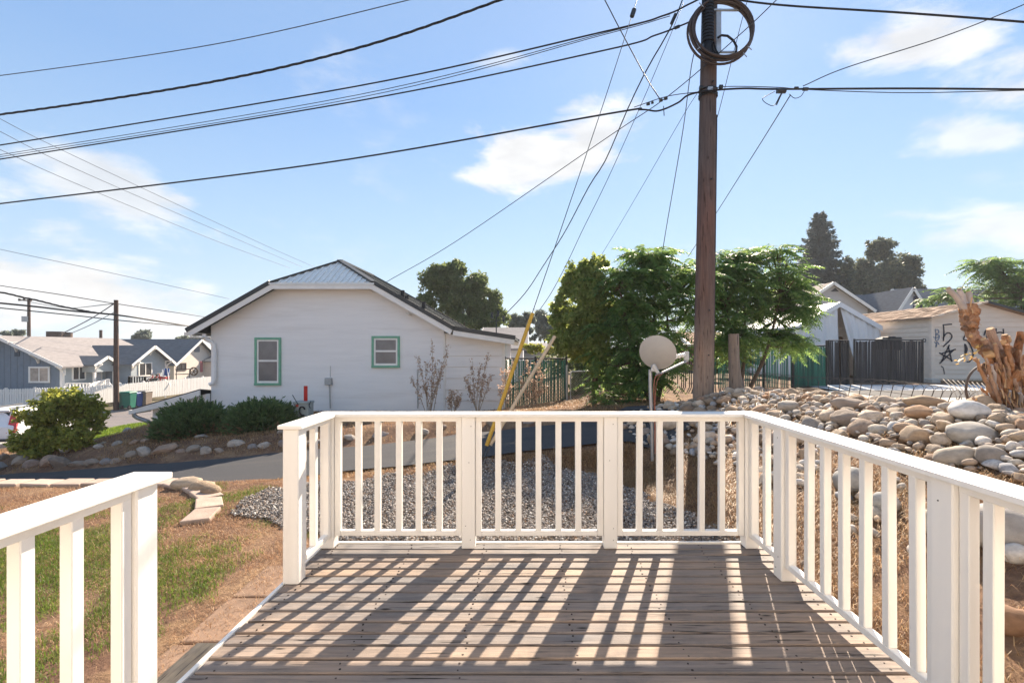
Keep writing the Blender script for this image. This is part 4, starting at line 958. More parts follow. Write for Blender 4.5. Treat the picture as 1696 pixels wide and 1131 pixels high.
m.tube(smooth_pts([P(1283, 152, 8.22), P(1268, 160, 8.2), P(1263, 165, 8.2), P(1270, 172, 8.2), P(1282, 175, 8.2), P(1291, 160, 8.2), P(1296, 152, 8.2)]), 0.006, 5)
m.tube(smooth_pts([P(1307, 156, 8.2), P(1316, 163, 8.2), P(1326, 160, 8.2), P(1333, 150, 8.2)]), 0.006, 5)
o = m.build('cable_tail', WIREM, None, smooth=True); tag(o, 'loose loop of thin cable hanging below the splice right of the pole', 'cable')

# yellow guy guard and the tan one beside it
YG = mat_plain('yellow_plastic', (0.55, 0.33, 0.045), 0.5, 0.12, 4); TANW = mat_plain('tan_plastic', (0.55, 0.43, 0.29), 0.6, 0.12, 4, stretch=(1, 1, .2))
def guard(label, top, bot, anchor, mat, r):
    g = thing('guy_guard', label, 'guy guard', P(*anchor)); MB().tube([P(*bot), P(*top)], r, 12).build('sleeve', mat, g, smooth=True, angle=50)
    MB().tube([P(*anchor), P(*bot)], 0.008, 6).build('anchor_rod', DARKMETAL, g)
def gd(px, py):
    for Y in np.arange(5, 12, 0.02):
        if H(gx(px, Y), Y) + 0.03 >= gz(py, Y): return Y
    return 7
Ya = gd(797, 762)
guard('leaning yellow plastic guy wire guard beside the driveway', (882, 519, Ya + 0.55), (806, 738, Ya + .04), (797, 762, Ya), YG, 0.029)
guard('leaning faded tan guy wire guard crossing in front of the yellow one', (919, 557, Ya + 0.45), (812, 737, Ya + .08), (800, 764, Ya + .01), TANW, 0.027)

# ------------------------------------------------------------------ satellite dish
YD = 6.75
dish = thing('satellite_dish', 'pale grey satellite dish on a bent steel post seen from behind', 'satellite dish', (gx(1081, YD), YD, gz(752, YD)))
DISHM = mat_plain('dish_paint', (0.48, 0.445, 0.40), 0.5, 0.06, 4, 0.4)
top = P(1077, 612, YD)
MB().tube([(gx(1081, YD), YD, gz(765, YD)), P(1079.5, 700, YD), P(1077, 640, YD), top], 0.026, 12).build('post', METAL, dish, smooth=True, angle=50)
ax = Vector((0.42, 0.84, 0.34)).normalized(); c = P(1088, 586, YD - 0.03)
uu = Vector((0, 0, 1)); uu = (uu - ax * uu.dot(ax)).normalized(); rr = ax.cross(uu).normalized()
V_, F_ = [], []; nr_, nt_ = 7, 36; A_, B_ = 0.258, 0.255
for side in (0, 1):
    for i in range(nr_ + 1):
        t = i / nr_
        for k in range(nt_):
            a = 2 * math.pi * k / nt_; q = c + rr * (A_ * t * math.cos(a)) + uu * (B_ * t * math.sin(a)) + ax * (0.055 * (t * t - 1) + 0.055 + (0.008 if side else 0))
            if t == 1 and not side: q = q + rr * math.cos(a) * 0.004 + uu * math.sin(a) * 0.004
            V_.append(q)
n1 = (nr_ + 1) * nt_
for i in range(nr_):
    for k in range(nt_):
        k2 = (k + 1) % nt_; a, b2, c2, d2 = i * nt_ + k, i * nt_ + k2, (i + 1) * nt_ + k2, (i + 1) * nt_ + k
        F_.append((a, d2, c2, b2)); F_.append((n1 + a, n1 + b2, n1 + c2, n1 + d2))
for k in range(nt_): k2 = (k + 1) % nt_; F_.append((nr_ * nt_ + k, n1 + nr_ * nt_ + k, n1 + nr_ * nt_ + k2, nr_ * nt_ + k2))
MB().add(V_, F_).build('reflector', DISHM, dish, smooth=True, angle=40)
m = MB(); cb = P(1084, 610, YD - 0.10)
m.bar(cb + Vector((-.03, 0, .05)), cb + Vector((.05, 0, -.07)), 0.05, 0.05); m.bar(cb + Vector((-.05, 0, -.01)), cb + Vector((.02, 0, -.02)), 0.04, 0.06); m.bar(cb + Vector((.0, .02, .06)), cb + Vector((.06, .02, -.05)), 0.02, 0.03); m.bar(cb + Vector((-.045, .03, -.05)), cb + Vector((.03, .03, .03)), 0.02, 0.03)
m.build('bracket', METAL, dish, bevel=0.006)
MB().bar(P(1086, 622, YD - .04), P(1139, 597, YD + .3), 0.026).build('feed_arm', METAL, dish, bevel=0.004)
for (px, py) in ((1118, 590.5), (1124, 589), (1129.5, 588)): MB().tube([P(px, py + 1, YD + .24), P(px + 4, py - 1, YD + .26)], [0.032, 0.028], 12).build('feed_horn', WHITE, dish, smooth=True, angle=50)
MB().cbox(gx(1133, YD + .28), gx(1141, YD + .28), YD + .26, YD + .31, gz(597, YD + .28), gz(582, YD + .28), 0.008).build('feed_box', METAL, dish)
RUSTC = mat_plain('orange_cable', (0.30, 0.11, 0.07), 0.5, 0.15, 6)
m = MB(); m.tube(smooth_pts([P(1094, 619, YD - .05), P(1086, 624, YD - .06), P(1083, 640, YD - .06), P(1084, 680, YD - .05), P(1085, 752, YD - .04)]), 0.008, 6)
m.tube(smooth_pts([P(1098, 618, YD - .03), P(1090, 627, YD - .06), P(1086, 645, YD - .06), P(1085, 690, YD - .05), P(1086.5, 752, YD - .04)]), 0.006, 6); m.build('cable', RUSTC, dish, smooth=True)

# ------------------------------------------------------------------ pedestal with red marker
YP = 10.6; zb = H(gx(503, YP), YP)
ped = thing('utility_pedestal', 'small grey green utility pedestal with a red marker strip by the white house', 'pedestal', (gx(503, YP), YP, zb))
PEDM = mat_plain('pedestal_paint', (0.30, 0.34, 0.33), 0.6, 0.12, 6)
MB().cbox(gx(491, YP), gx(515, YP), YP - 0.14, YP + 0.14, zb - 0.05, gz(666, YP), 0.015).build('body', PEDM, ped)
MB().cbox(gx(490, YP), gx(516, YP), YP - 0.155, YP + 0.155, gz(668, YP), gz(664, YP), 0.012).build('lid', PEDM, ped)
MB().cbox(gx(503.3, YP), gx(509.3, YP), YP - 0.01, YP + 0.01, gz(664, YP), gz(639, YP), 0.003).build('marker', mat_plain('red_marker', (0.42, 0.015, 0.012), 0.4, 0.1), ped)
MB().box(gx(495, YP), gx(499.5, YP), YP - 0.145, YP - 0.1415, gz(672.5, YP), gz(668.5, YP)).build('sticker', mat_plain('red_sticker', (0.45, 0.06, 0.04), 0.5, 0.1), ped)
pipe('cable', smooth_pts([P(484.5, 654, YP - .1), P(489, 662, YP - .15), P(494, 670, YP - .17)]), 0.008, BLACK, ped)
pipe('cable', smooth_pts([P(505, 678, YP - .17), P(502, 674, YP - .18), P(497, 675, YP - .18), P(496, 682, YP - .18), P(499, 687, YP - .18), P(504, 688, YP - .17)]), 0.016, BLACK, ped)
pipe('cable', smooth_pts([P(515, 664, YP - .17), P(512, 671, YP - .17), P(514, 676, YP - .17)]), 0.008, BLACK, ped)

# ------------------------------------------------------------------ right hand yards: fences and gates
SLATG = mat_plain('green_slat', (0.025, 0.15, 0.105), 0.45, 0.2, 5, 0.4, rnd=0.35)
SLATB = mat_plain('dark_slat', (0.034, 0.031, 0.033), 0.55, 0.25, 6, 0.35, stretch=(1, 1, .3), rnd=0.45)
FRAMEB = mat_plain('dark_fence_frame', (0.025, 0.024, 0.024), 0.5, 0.2, 6, 0.4)
def fence_run(name, label, cat, a, b, z0f, h, nslat, sw, slat_mat, frame_mat, nposts, mesh_wire=False, gap_skip=0.0, group=None, post_h=0.06):
    a = Vector((a[0], a[1], 0)); b = Vector((b[0], b[1], 0)); d = b - a; ln = d.length; dn = d / ln; ang = math.atan2(dn.y, dn.x); side = Vector((-dn.y, dn.x, 0))
    t = thing(name, label, cat, (a.x, a.y, z0f(a.x, a.y)), group)
    sm = proto_mesh(MB().box(-sw / 2, sw / 2, -0.006, 0.006, 0.03, h - 0.03), 'slat', slat_mat)
    for i in range(nslat):
        if random.random() < gap_skip: continue
        p = a + dn * (ln * (i + 0.5) / nslat); place(sm, 'slat', t, (p.x, p.y, z0f(p.x, p.y)), (random.uniform(-.012, .012), random.uniform(-.015, .015), ang + random.uniform(-.25, .25)), (1, 1, random.uniform(0.97, 1.01)))
    for i in range(nposts):
        p = a + dn * (ln * i / (nposts - 1)); z = z0f(p.x, p.y); q = p + side * 0.0
        MB().tube([(q.x, q.y, z - .1), (q.x, q.y, z + h + post_h)], 0.032, 10).build('post', frame_mat, t, smooth=True, angle=50)
    MB().tube([(p_.x, p_.y, z0f(p_.x, p_.y) + h) for p_ in (a + dn * (ln * i / 8) for i in range(9))], 0.022, 8).build('top_rail', frame_mat, t, smooth=True, angle=50)
    if mesh_wire:
        m = MB(); st = mesh_wire; k = -h
        while k < ln:
            for s in (0, 1):
                s0, s1 = max(k, 0), min(k + h, ln)
                if s1 > s0:
                    za, zb_ = (s0 - k, s1 - k) if s == 0 else (h - (s0 - k), h - (s1 - k))
                    p, q = a + dn * s0 - side * 0.01, a + dn * s1 - side * 0.01
                    m.bar((p.x, p.y, z0f(p.x, p.y) + za), (q.x, q.y, z0f(q.x, q.y) + zb_), 0.006)
            k += st
        kind(m.build('wire_mesh', METAL if frame_mat is not FRAMEB else FRAMEB, t), 'stuff')
    return t
YG1 = 13.6
fence_run('slat_fence', 'green slatted fence right beside the white house behind the dry weeds', 'fence', (gx(836, YG1), YG1), (gx(938, YG1), YG1), lambda x, y: gz(682, YG1), 1.53, 36, 0.036, SLATG, FRAMEB, 3, 0.10)
gate = thing('chain_link_gate', 'small grey chain link gate with rounded top between two metal posts', 'gate', (gx(972, 13.5), 13.5, gz(672, 13.5)))
for px, top in ((939, 605), (995, 590)): MB().tube([P(px, 676, 13.5), P(px, top, 13.5)], 0.035, 10).build('post', METAL, gate, smooth=True, angle=50)
pipe('frame', smooth_pts([P(945, 670, 13.48), P(945, 630, 13.48), P(946, 619, 13.48), P(950, 615.5, 13.48), P(985, 615, 13.48), P(990, 618, 13.48), P(991, 630, 13.48), P(991, 670, 13.48)], 5), 0.02, METAL, gate)
m = MB(); x0, x1, z0, z1 = gx(945, 13.48), gx(991, 13.48), gz(670, 13.48), gz(616, 13.48); hh = z1 - z0; k = -hh
while k < x1 - x0:
    for s in (0, 1):
        s0, s1 = max(k, 0), min(k + hh, x1 - x0)
        if s1 > s0:
            za, zb_ = (s0 - k, s1 - k) if s == 0 else (hh - (s0 - k), hh - (s1 - k)); m.bar((x0 + s0, 13.48, z0 + za), (x0 + s1, 13.48, z0 + zb_), 0.004)
    k += 0.07
kind(m.build('wire_mesh', METAL, gate), 'stuff')
YF = 15.2; zf = lambda x, y: gz(646, YF)
fence_run('slat_fence', 'dark slatted fence behind the large feathery tree left of the utility pole', 'fence', (gx(1000, YF), YF), (gx(1150, YF), YF), zf, 1.45, 46, 0.03, SLATB, FRAMEB, 4, 0, 0.1)
fence_run('slat_fence', 'worn green and grey slatted fence right of the utility pole', 'fence', (gx(1172, YF), YF), (gx(1312, YF), YF), zf, 1.42, 50, 0.032, SLATG, FRAMEB, 4, 0, 0.28)
fence_run('lattice_fence', 'solid green panel of woven slats between two dark posts', 'fence', (gx(1314, YF + .2), YF + .2), (gx(1369, YF + .2), YF + .2), lambda x, y: gz(646, YF), 1.42, 24, 0.048, SLATG, FRAMEB, 2, 0.09, 0, None, 0.18)
fence_run('slat_gate', 'narrow dark slatted gate leaf standing left of the open gap', 'gate', (gx(1372, 15.9), 15.9), (gx(1405, 16.1), 16.1), lambda x, y: gz(640, 16), 1.55, 18, 0.04, SLATB, FRAMEB, 2, 0, 0.05, None, 0.0)
fence_run('slat_gate', 'wide black slatted gate in front of the beige garage corner', 'gate', (gx(1415, 16.0), 16.0), (gx(1528, 16.4), 16.4), lambda x, y: gz(635, 16.2), 1.49, 52, 0.043, SLATB, FRAMEB, 3, 0, 0.0, None, 0.03)
# weathered stump post
YS = 8.9
stp = thing('stump_post', 'weathered broken timber post with split grey wood among the stones', 'post', (gx(1216, YS), YS, gz(662, YS)))
pts = [P(1221, 668, YS), P(1219, 640, YS), P(1217, 620, YS), P(1215.5, 590, YS), P(1215, 553, YS)]
m = MB(); m.tube(pts, [0.165, 0.135, 0.11, 0.10, 0.095], 14); m.build('shaft', STUMPW, stp, smooth=True, angle=50)
m = MB()
for k in range(7):
    a = k * 0.9; p = P(1221, 660, YS) + Vector((0.13 * math.cos(a), 0.13 * math.sin(a), 0)); m.tube([p + Vector((0.04 * math.cos(a), 0.04 * math.sin(a), -.15)), p + Vector((-.02 * math.cos(a), -.02 * math.sin(a), random.uniform(.12, .4)))], [0.03, 0.008], 5)
m.build('splinter', STUMPW, stp)

# arched wire garden edging
def arch_edge():
    t = thing('wire_edging', 'rusty arched wire garden edging sagging along the top of the stone heap', 'garden edging', P(1330, 650, 8.5))
    line = [P(1182, 630, 9.8), P(1240, 640, 9.6), P(1310, 650, 9.3), P(1380, 655, 8.9), P(1450, 661, 8.3), P(1520, 672, 7.6), P(1570, 683, 7.0), P(1610, 692, 6.5), P(1640, 700, 5.9), P(1652, 712, 5.4)]
    c = smooth_pts(line, 12); L_ = [0]
    for a, b in zip(c, c[1:]): L_.append(L_[-1] + (b - a).length)
    def at(s):
        s = min(max(s, 0), L_[-1] - 1e-4); i = max(j for j in range(len(L_)) if L_[j] <= s); return c[i].lerp(c[i + 1], (s - L_[i]) / max(L_[i + 1] - L_[i], 1e-6))
    w = 0.17; s = 0.0; n = 0
    leanf = lambda s: 0.15 + 0.75 * max(0, (s - 1.5) / L_[-1])
    while s < L_[-1] - w:
        p0, p1 = at(s), at(s + 2 * w); m = MB(); ln = leanf(s); up = Vector((ln * 0.5, -ln * 0.45, 1)).normalized(); hgt_ = 0.22 + 0.10 * (s / L_[-1])
        m.tube([p0 + up * 0] + [p0.lerp(p1, 0.5 - 0.5 * math.cos(math.pi * k / 8)) + up * (hgt_ + 0.09 * math.sin(math.pi * k / 8)) for k in range(9)] + [p1], 0.0042, 5)
        m.build('arch', RUSTW, t, smooth=True); s += w
    for f in (0.06, 0.15):
        MB().tube([at(L_[-1] * k / 60) + Vector((leanf(L_[-1] * k / 60) * .5 * f, -leanf(L_[-1] * k / 60) * .45 * f, f)) for k in range(61)], 0.005, 5).build('line_wire', RUSTW, t, smooth=True)
RUSTW = mat_plain('rusty_wire', (0.11, 0.095, 0.085), 0.7, 0.3, 20)
arch_edge()
m = MB()
m.tube(smooth_pts([P(1603, 660, 5.3), P(1600, 645, 5.3), P(1604, 625, 5.3), P(1615, 611, 5.3), P(1628, 606, 5.3)]), 0.013, 6)
for k in range(13):
    x0 = 1588 + k * 8; m.tube(smooth_pts([P(x0 - 26, 628 + k * 0.8, 6.2), P(x0 - 8, 648 + k, 5.8), P(x0 + 4 + k * 1.5, 690 + k * 2, 5.4), P(x0 + 10 + k * 2, 730, 5.2)], 6), 0.006, 5)
o = m.build('wire_roll', RUSTW, None, smooth=True); tag(o, 'dark collapsed roll of wire leaning against the pruned trunk', 'wire roll')

# ------------------------------------------------------------------ beige garage with graffiti
BEIGE = mat_plain('beige_siding', (0.78, 0.66, 0.545), 0.8, 0.06, 3, 0.2, bump=0.15, bscale=20, stretch=(.5, 1, 2), rnd=0.05)
SHING = mat_plain('brown_shingle', (0.33, 0.23, 0.165), 0.9, 0.25, 6, 0.15, bump=0.5, bscale=18, rnd=0.2)
ga = thing('garage', 'beige lap sided garage with spray painted graffiti and curling brown shingles', 'garage', (17.2, 20, 0.1))
GY0, GY1, GX0 = 18.0, 24.5, gx(1543, 18.0); GXA = gx(1625, 18.0); GX1 = 2 * GXA - GX0
gzb, gze, gza = 0.0, gz(526, 18.0), gz(503, 18.0)
MB().prism([(GX0, gzb), (GX1, gzb), (GX1, gze), (GXA, gza), (GX0, gze)], GY0, GY1, 'y').build('wall', BEIGE, ga)
bh = 0.178; nb = int((gza - gzb) / bh) + 1
def board(p0, p1, out, z0, z1, zt=None):
    """a lap board between two plan points; out is the outward direction"""
    p0, p1, out = Vector(p0), Vector(p1), Vector(out)
    lo, hi = 0.030, 0.006
    a = [p0 + out * lo, p1 + out * lo]; b = [p0 + out * hi, p1 + out * hi]
    vs = [(a[0].x, a[0].y, z0), (a[1].x, a[1].y, z0), (b[1].x, b[1].y, z1), (b[0].x, b[0].y, z1), (p0.x, p0.y, z0), (p1.x, p1.y, z0), (p1.x, p1.y, z1), (p0.x, p0.y, z1)]
    MB().add(vs, [(0, 1, 2, 3), (4, 5, 1, 0), (5, 6, 2, 1), (6, 7, 3, 2), (7, 4, 0, 3)]).build('siding_board', BEIGE, ga)
for i in range(nb):
    z0, z1 = gzb + 0.05 + i * bh, gzb + 0.05 + (i + 1) * bh - 0.004
    def gxl(z): return (GX0 + 0.09, GX1 - 0.09) if z < gze else (lerp(GX0, GXA, min(1, (z - gze) / (gza - gze))) + 0.02, lerp(GX1, GXA, min(1, (z - gze) / (gza - gze))) - 0.02)
    if z0 > gza - 0.06: continue
    z1 = min(z1, gza - 0.03)
    (xa0, xb0), (xa1, xb1) = gxl(z0), gxl(z1)
    MB().add([(xa0, GY0 - .03, z0), (xb0, GY0 - .03, z0), (xb1, GY0 - .006, z1), (xa1, GY0 - .006, z1), (xa0, GY0 - .001, z0), (xb0, GY0 - .001, z0), (xb1, GY0 - .001, z1), (xa1, GY0 - .001, z1)], [(0, 1, 2, 3), (4, 5, 1, 0), (5, 6, 2, 1), (6, 7, 3, 2), (7, 4, 0, 3)]).build('siding_board', BEIGE, ga)
    if z1 < gze: board((GX0, GY1, 0), (GX0, GY0 + 0.09, 0), (-1, 0, 0), z0, z1)
MB().box(GX0 - 0.035, GX0 + 0.088, GY0 - 0.036, GY0 + 0.088, gzb, gze - 0.02).build('corner_board', BEIGE, ga)
gsl = (gza - gze) / (GXA - GX0); ov = 0.22
rx0, rz0 = GX0 - ov, gze - ov * gsl + 0.06; ra = gza + 0.06
roof_slab('roof', [(GXA, GY0 - 0.25, ra), (GXA, GY1, ra), (rx0, GY1, rz0), (rx0, GY0 - 0.25, rz0)], 0.05, SHING, ga)
rx1 = GX1 + ov
roof_slab('roof', [(GXA + .002, GY0 - 0.25, ra), (rx1, GY0 - 0.25, rz0), (rx1, GY1, rz0), (GXA + .002, GY1, ra)], 0.05, SHING, ga)
MB().bar((GXA, GY0 - .27, ra - .01), (rx1, GY0 - .27, rz0 - .01), 0.03, 0.09).build('roof_edge', DARKMETAL, ga); MB().bar((GXA, GY0 - .27, ra - .01), (rx0, GY0 - .27, rz0 - .01), 0.03, 0.07).build('roof_edge', BEIGE, ga)
# curling shingles on the left slope
shm = proto_mesh(MB().add([(-0.16, 0, 0), (0.16, 0, 0), (0.15, 0.25, 0.006), (-0.15, 0.25, 0.006), (-0.15, 0, 0.02), (0.15, 0, 0.025), (0.14, .25, .012), (-.14, .25, .012)], [(4, 5, 6, 7), (0, 1, 5, 4), (1, 2, 6, 5), (2, 3, 7, 6), (3, 0, 4, 7)]), 'shingle', SHING)
dslope = Vector((GXA - rx0, 0, ra - rz0)); sl = dslope.length; row = 0
while row * 0.24 < sl - 0.15:
    for i in range(21):
        yy = GY0 - 0.2 + (i + 0.5 * (row % 2)) * 0.325
        if yy > GY1: continue
        p = Vector((rx0, yy, rz0)) + dslope * (row * 0.24 / sl)
        o = place(shm, 'shingle', ga, p + Vector((0, 0, 0.004)))
        Rr = Matrix(((0, dslope.x / sl, -dslope.z / sl), (-1, 0, 0), (0, dslope.z / sl, dslope.x / sl)))
        o.rotation_euler = (Rr @ Matrix.Rotation(random.uniform(-0.10, 0.02), 3, 'X') @ Matrix.Rotation(random.uniform(-.03, .03), 3, 'Z')).to_euler()
    row += 1
# graffiti: spray paint lines lying on the boards
SPRAY = mat_plain('black_spray', (0.035, 0.035, 0.05), 0.7, 0.2); SPRAYB = mat_plain('blue_spray', (0.17, 0.24, 0.34), 0.7, 0.2)
def spray(strokes, r, mat, n=6):
    for s in strokes:
        m = MB(); c = smooth_pts([P(a, b, GY0 - 0.034) for a, b in s], n) if len(s) > 2 else [P(a, b, GY0 - 0.034) for a, b in s]
        for a, b in zip(c, c[1:]): m.bar(a, b + (b - a) * 0.15, r * 2, 0.012, (0, 1, 0))
        m.build('graffiti', mat, ga)
Z = lambda q: [(1460 + a / 4.71, 460 + b / 4.71) for a, b in q]
spray([Z([(478, 368), (510, 365), (548, 362)]), Z([(484, 372), (487, 430), (483, 492)]), Z([(480, 475), (500, 440), (525, 430), (546, 445), (548, 468), (530, 490), (505, 515), (482, 537)])], 0.022, SPRAY)
spray([Z([(468, 655), (522, 540)]), Z([(522, 540), (546, 640)]), Z([(546, 640), (464, 592)]), Z([(464, 592), (564, 562)]), Z([(564, 562), (468, 655)])], 0.024, SPRAY)
spray([Z([(650, 515), (655, 560), (650, 605), (668, 560), (655, 520)]), Z([(665, 655), (690, 650), (715, 600), (700, 540), (670, 490), (640, 480), (655, 440), (648, 400)])], 0.024, SPRAY)
spray([Z([(895, 395), (893, 430), (896, 460)]), Z([(950, 398), (952, 430), (950, 465)]), Z([(895, 432), (925, 425), (952, 432)]), Z([(800, 450), (815, 410), (822, 470)])], 0.022, SPRAY)
spray([Z([(415, 410), (440, 405), (445, 430), (420, 440)]), Z([(420, 440), (450, 450), (445, 480), (420, 488), (425, 440), (418, 400)]), Z([(402, 462), (425, 470), (452, 458)]), Z([(410, 500), (430, 515), (425, 540), (432, 500), (450, 520)])], 0.014, SPRAYB)
spray([Z([(465, 690), (480, 700), (488, 730), (492, 750)]), Z([(325, 475), (345, 482), (340, 500), (325, 495)])], 0.014, SPRAY)
MB().cbox(gx(1528, 17.6), gx(1543, 17.6), 17.2, 17.7, 0.08, 0.26, 0.02).build('foundation', CONCL, ga)

# ------------------------------------------------------------------ tarp shelter
TARP = mat_plain('white_tarp', (0.80, 0.79, 0.80), 0.5, 0.06, 2, 0.35, bump=0.5, bscale=2.5, stretch=(1, 1, .4)); 
def tarp():
    t = thing('tarp_shelter', 'white tarpaulin carport tent with open flap behind the dark gate', 'tent', (13.1, 22, 0.1))
    Y0, Y1 = 20.0, 25.5; x0, x1, xm = gx(1322, Y0), gx(1458, Y0), gx(1390, Y0); ze, za = gz(540, Y0), gz(500, Y0); z0 = 0.05
    roof_slab('roof_panel', [(xm, Y0 - .05, za), (xm, Y1, za), (x0 - .05, Y1, ze), (x0 - .05, Y0 - .05, ze)], 0.02, TARP, t); roof_slab('roof_panel', [(xm + .002, Y0 - .05, za), (x1 + .05, Y0 - .05, ze), (x1 + .05, Y1, ze), (xm + .002, Y1, za)], 0.02, TARP, t)
    for a, b in (((x0 - .05, ze), (xm, za)), ((xm, za), (x1 + .05, ze))):
        m = MB(); m.add([(a[0], Y0 - .07, a[1]), (b[0], Y0 - .07, b[1]), (b[0], Y0 - .07, b[1] - .22), (a[0], Y0 - .07, a[1] - .22), (a[0], Y0 - .05, a[1]), (b[0], Y0 - .05, b[1]), (b[0], Y0 - .05, b[1] - .22), (a[0], Y0 - .05, a[1] - .22)], [(3, 2, 1, 0), (4, 5, 6, 7), (0, 1, 5, 4), (1, 2, 6, 5), (2, 3, 7, 6), (3, 0, 4, 7)]); m.build('valance', TARP, t)
    def cloth(name, f, nu, nv):
        vs = [f(i / nu, j / nv) for j in range(nv + 1) for i in range(nu + 1)]; fs = [(j * (nu + 1) + i, j * (nu + 1) + i + 1, (j + 1) * (nu + 1) + i + 1, (j + 1) * (nu + 1) + i) for j in range(nv) for i in range(nu)]
        o = MB().add(vs, fs).build(name, TARP, t, smooth=True); s = o.modifiers.new('thickness', 'SOLIDIFY'); s.thickness = 0.012; return o
    wr = lambda u, v: 0.05 * math.sin(u * 17 + v * 2) * (1 - .5 * v) + 0.03 * math.sin(u * 41 + v * 5)
    top = lambda x: za - 0.1 - abs(x - xm) * (za - ze) / (xm - x0)
    def left(u, v):
        x = lerp(x0, xm - 0.02 - 0.05 * (1 - v), u); return (x, Y0 + 0.02 + wr(u, v), lerp(z0, top(x), v))
    def right(u, v):
        xin = xm + 0.04 + 0.85 * (1 - v) ** 1.15; x = lerp(xin, x1, u); return (x, Y0 + 0.02 + wr(u + .3, v), lerp(z0, top(lerp(xm, x1, u)), v))
    cloth('door_flap', left, 28, 14); cloth('door_flap', right, 28, 14)
    cloth('side_wall', lambda u, v: (x0 - 0.02 + wr(u, v), lerp(Y0, Y1, u), lerp(z0, ze, v)), 40, 8); cloth('side_wall', lambda u, v: (x1 + 0.02 + wr(u, v), lerp(Y0, Y1, u), lerp(z0, ze, v)), 40, 8)
    o = MB().box(x0, x1, Y1 - .03, Y1, z0, ze).build('back_wall', TARP, t)
    m = MB(); m.bar((xm + .15, Y0 + .6, z0), (xm + .02, Y0 + .6, za - .4), 0.07); m.bar((xm + .4, Y0 + .8, z0), (xm + .3, Y0 + .8, 2.2), 0.09); m.build('frame', TRIMGREY, t)
    MB().cbox(xm + .05, xm + .9, Y0 + 1.1, Y0 + 1.8, z0, 1.9, .03).build('cabinet', mat_plain('brown_cabinet', (0.22, 0.13, 0.08), 0.6, 0.2), t)
tarp()
bk = MB()
for k in range(7): bk.cbox(gx(1462 + k * 3.2, 17), gx(1462 + k * 3.2, 17) + 0.3, 17 + 0.1 * (k % 3), 17.4, gz(566, 17) - .3, gz(560 - (k % 4), 17), 0.03)
o = bk.build('stored_tarp', BLACK, None); tag(o, 'black folded tarp lying on a pile behind the wide black gate', 'tarp')
MB_ = MB().cbox(gx(1462, 17), gx(1488, 17), 17.0, 17.5, 0.08, gz(566, 17) - .25, .03); o = MB_.build('storage_bin', mat_plain('grey_bin', (0.12, 0.12, 0.125), 0.6), None); tag(o, 'grey storage bin behind the wide black gate', 'bin')

# ------------------------------------------------------------------ houses behind
GREYSH = mat_plain('grey_shingle', (0.26, 0.24, 0.235), 0.9, 0.14, 3, 0.15, bump=0.4, bscale=12, stretch=(1, 1, 4))
DARKSH = mat_plain('charcoal_shingle', (0.13, 0.14, 0.155), 0.9, 0.2, 3, 0.15, bump=0.4, bscale=12, stretch=(1, 1, 4))
TANSH = mat_plain('tan_shingle', (0.24, 0.20, 0.175), 0.9, 0.14, 3, 0.15, bump=0.4, bscale=12)
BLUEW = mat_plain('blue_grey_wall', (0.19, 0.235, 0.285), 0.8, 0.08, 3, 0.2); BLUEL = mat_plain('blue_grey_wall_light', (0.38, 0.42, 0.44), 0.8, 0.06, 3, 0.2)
CREAM = mat_plain('cream_wall', (0.66, 0.58, 0.51), 0.8, 0.06, 3, 0.2); GREYW = mat_plain('grey_wall', (0.52, 0.50, 0.49), 0.8, 0.06, 3, 0.2); PALEW = mat_plain('pale_wall', (0.62, 0.63, 0.66), 0.8, 0.05, 3, 0.2)
NAVY = mat_plain('navy_trim', (0.03, 0.045, 0.12), 0.5)
def gable_house(label, x0, x1, y0, y1, zb_, ze, za, wall, roof, ridge='y', ov=0.35, trim=WHITE, name='house', boards=0, group=None):
    """a gabled block; ridge along y or x"""
    t = thing(name, label, 'house', ((x0 + x1) / 2, (y0 + y1) / 2, zb_), group); gable_block(t, x0, x1, y0, y1, zb_, ze, za, wall, roof, ridge, ov, trim, boards); return t
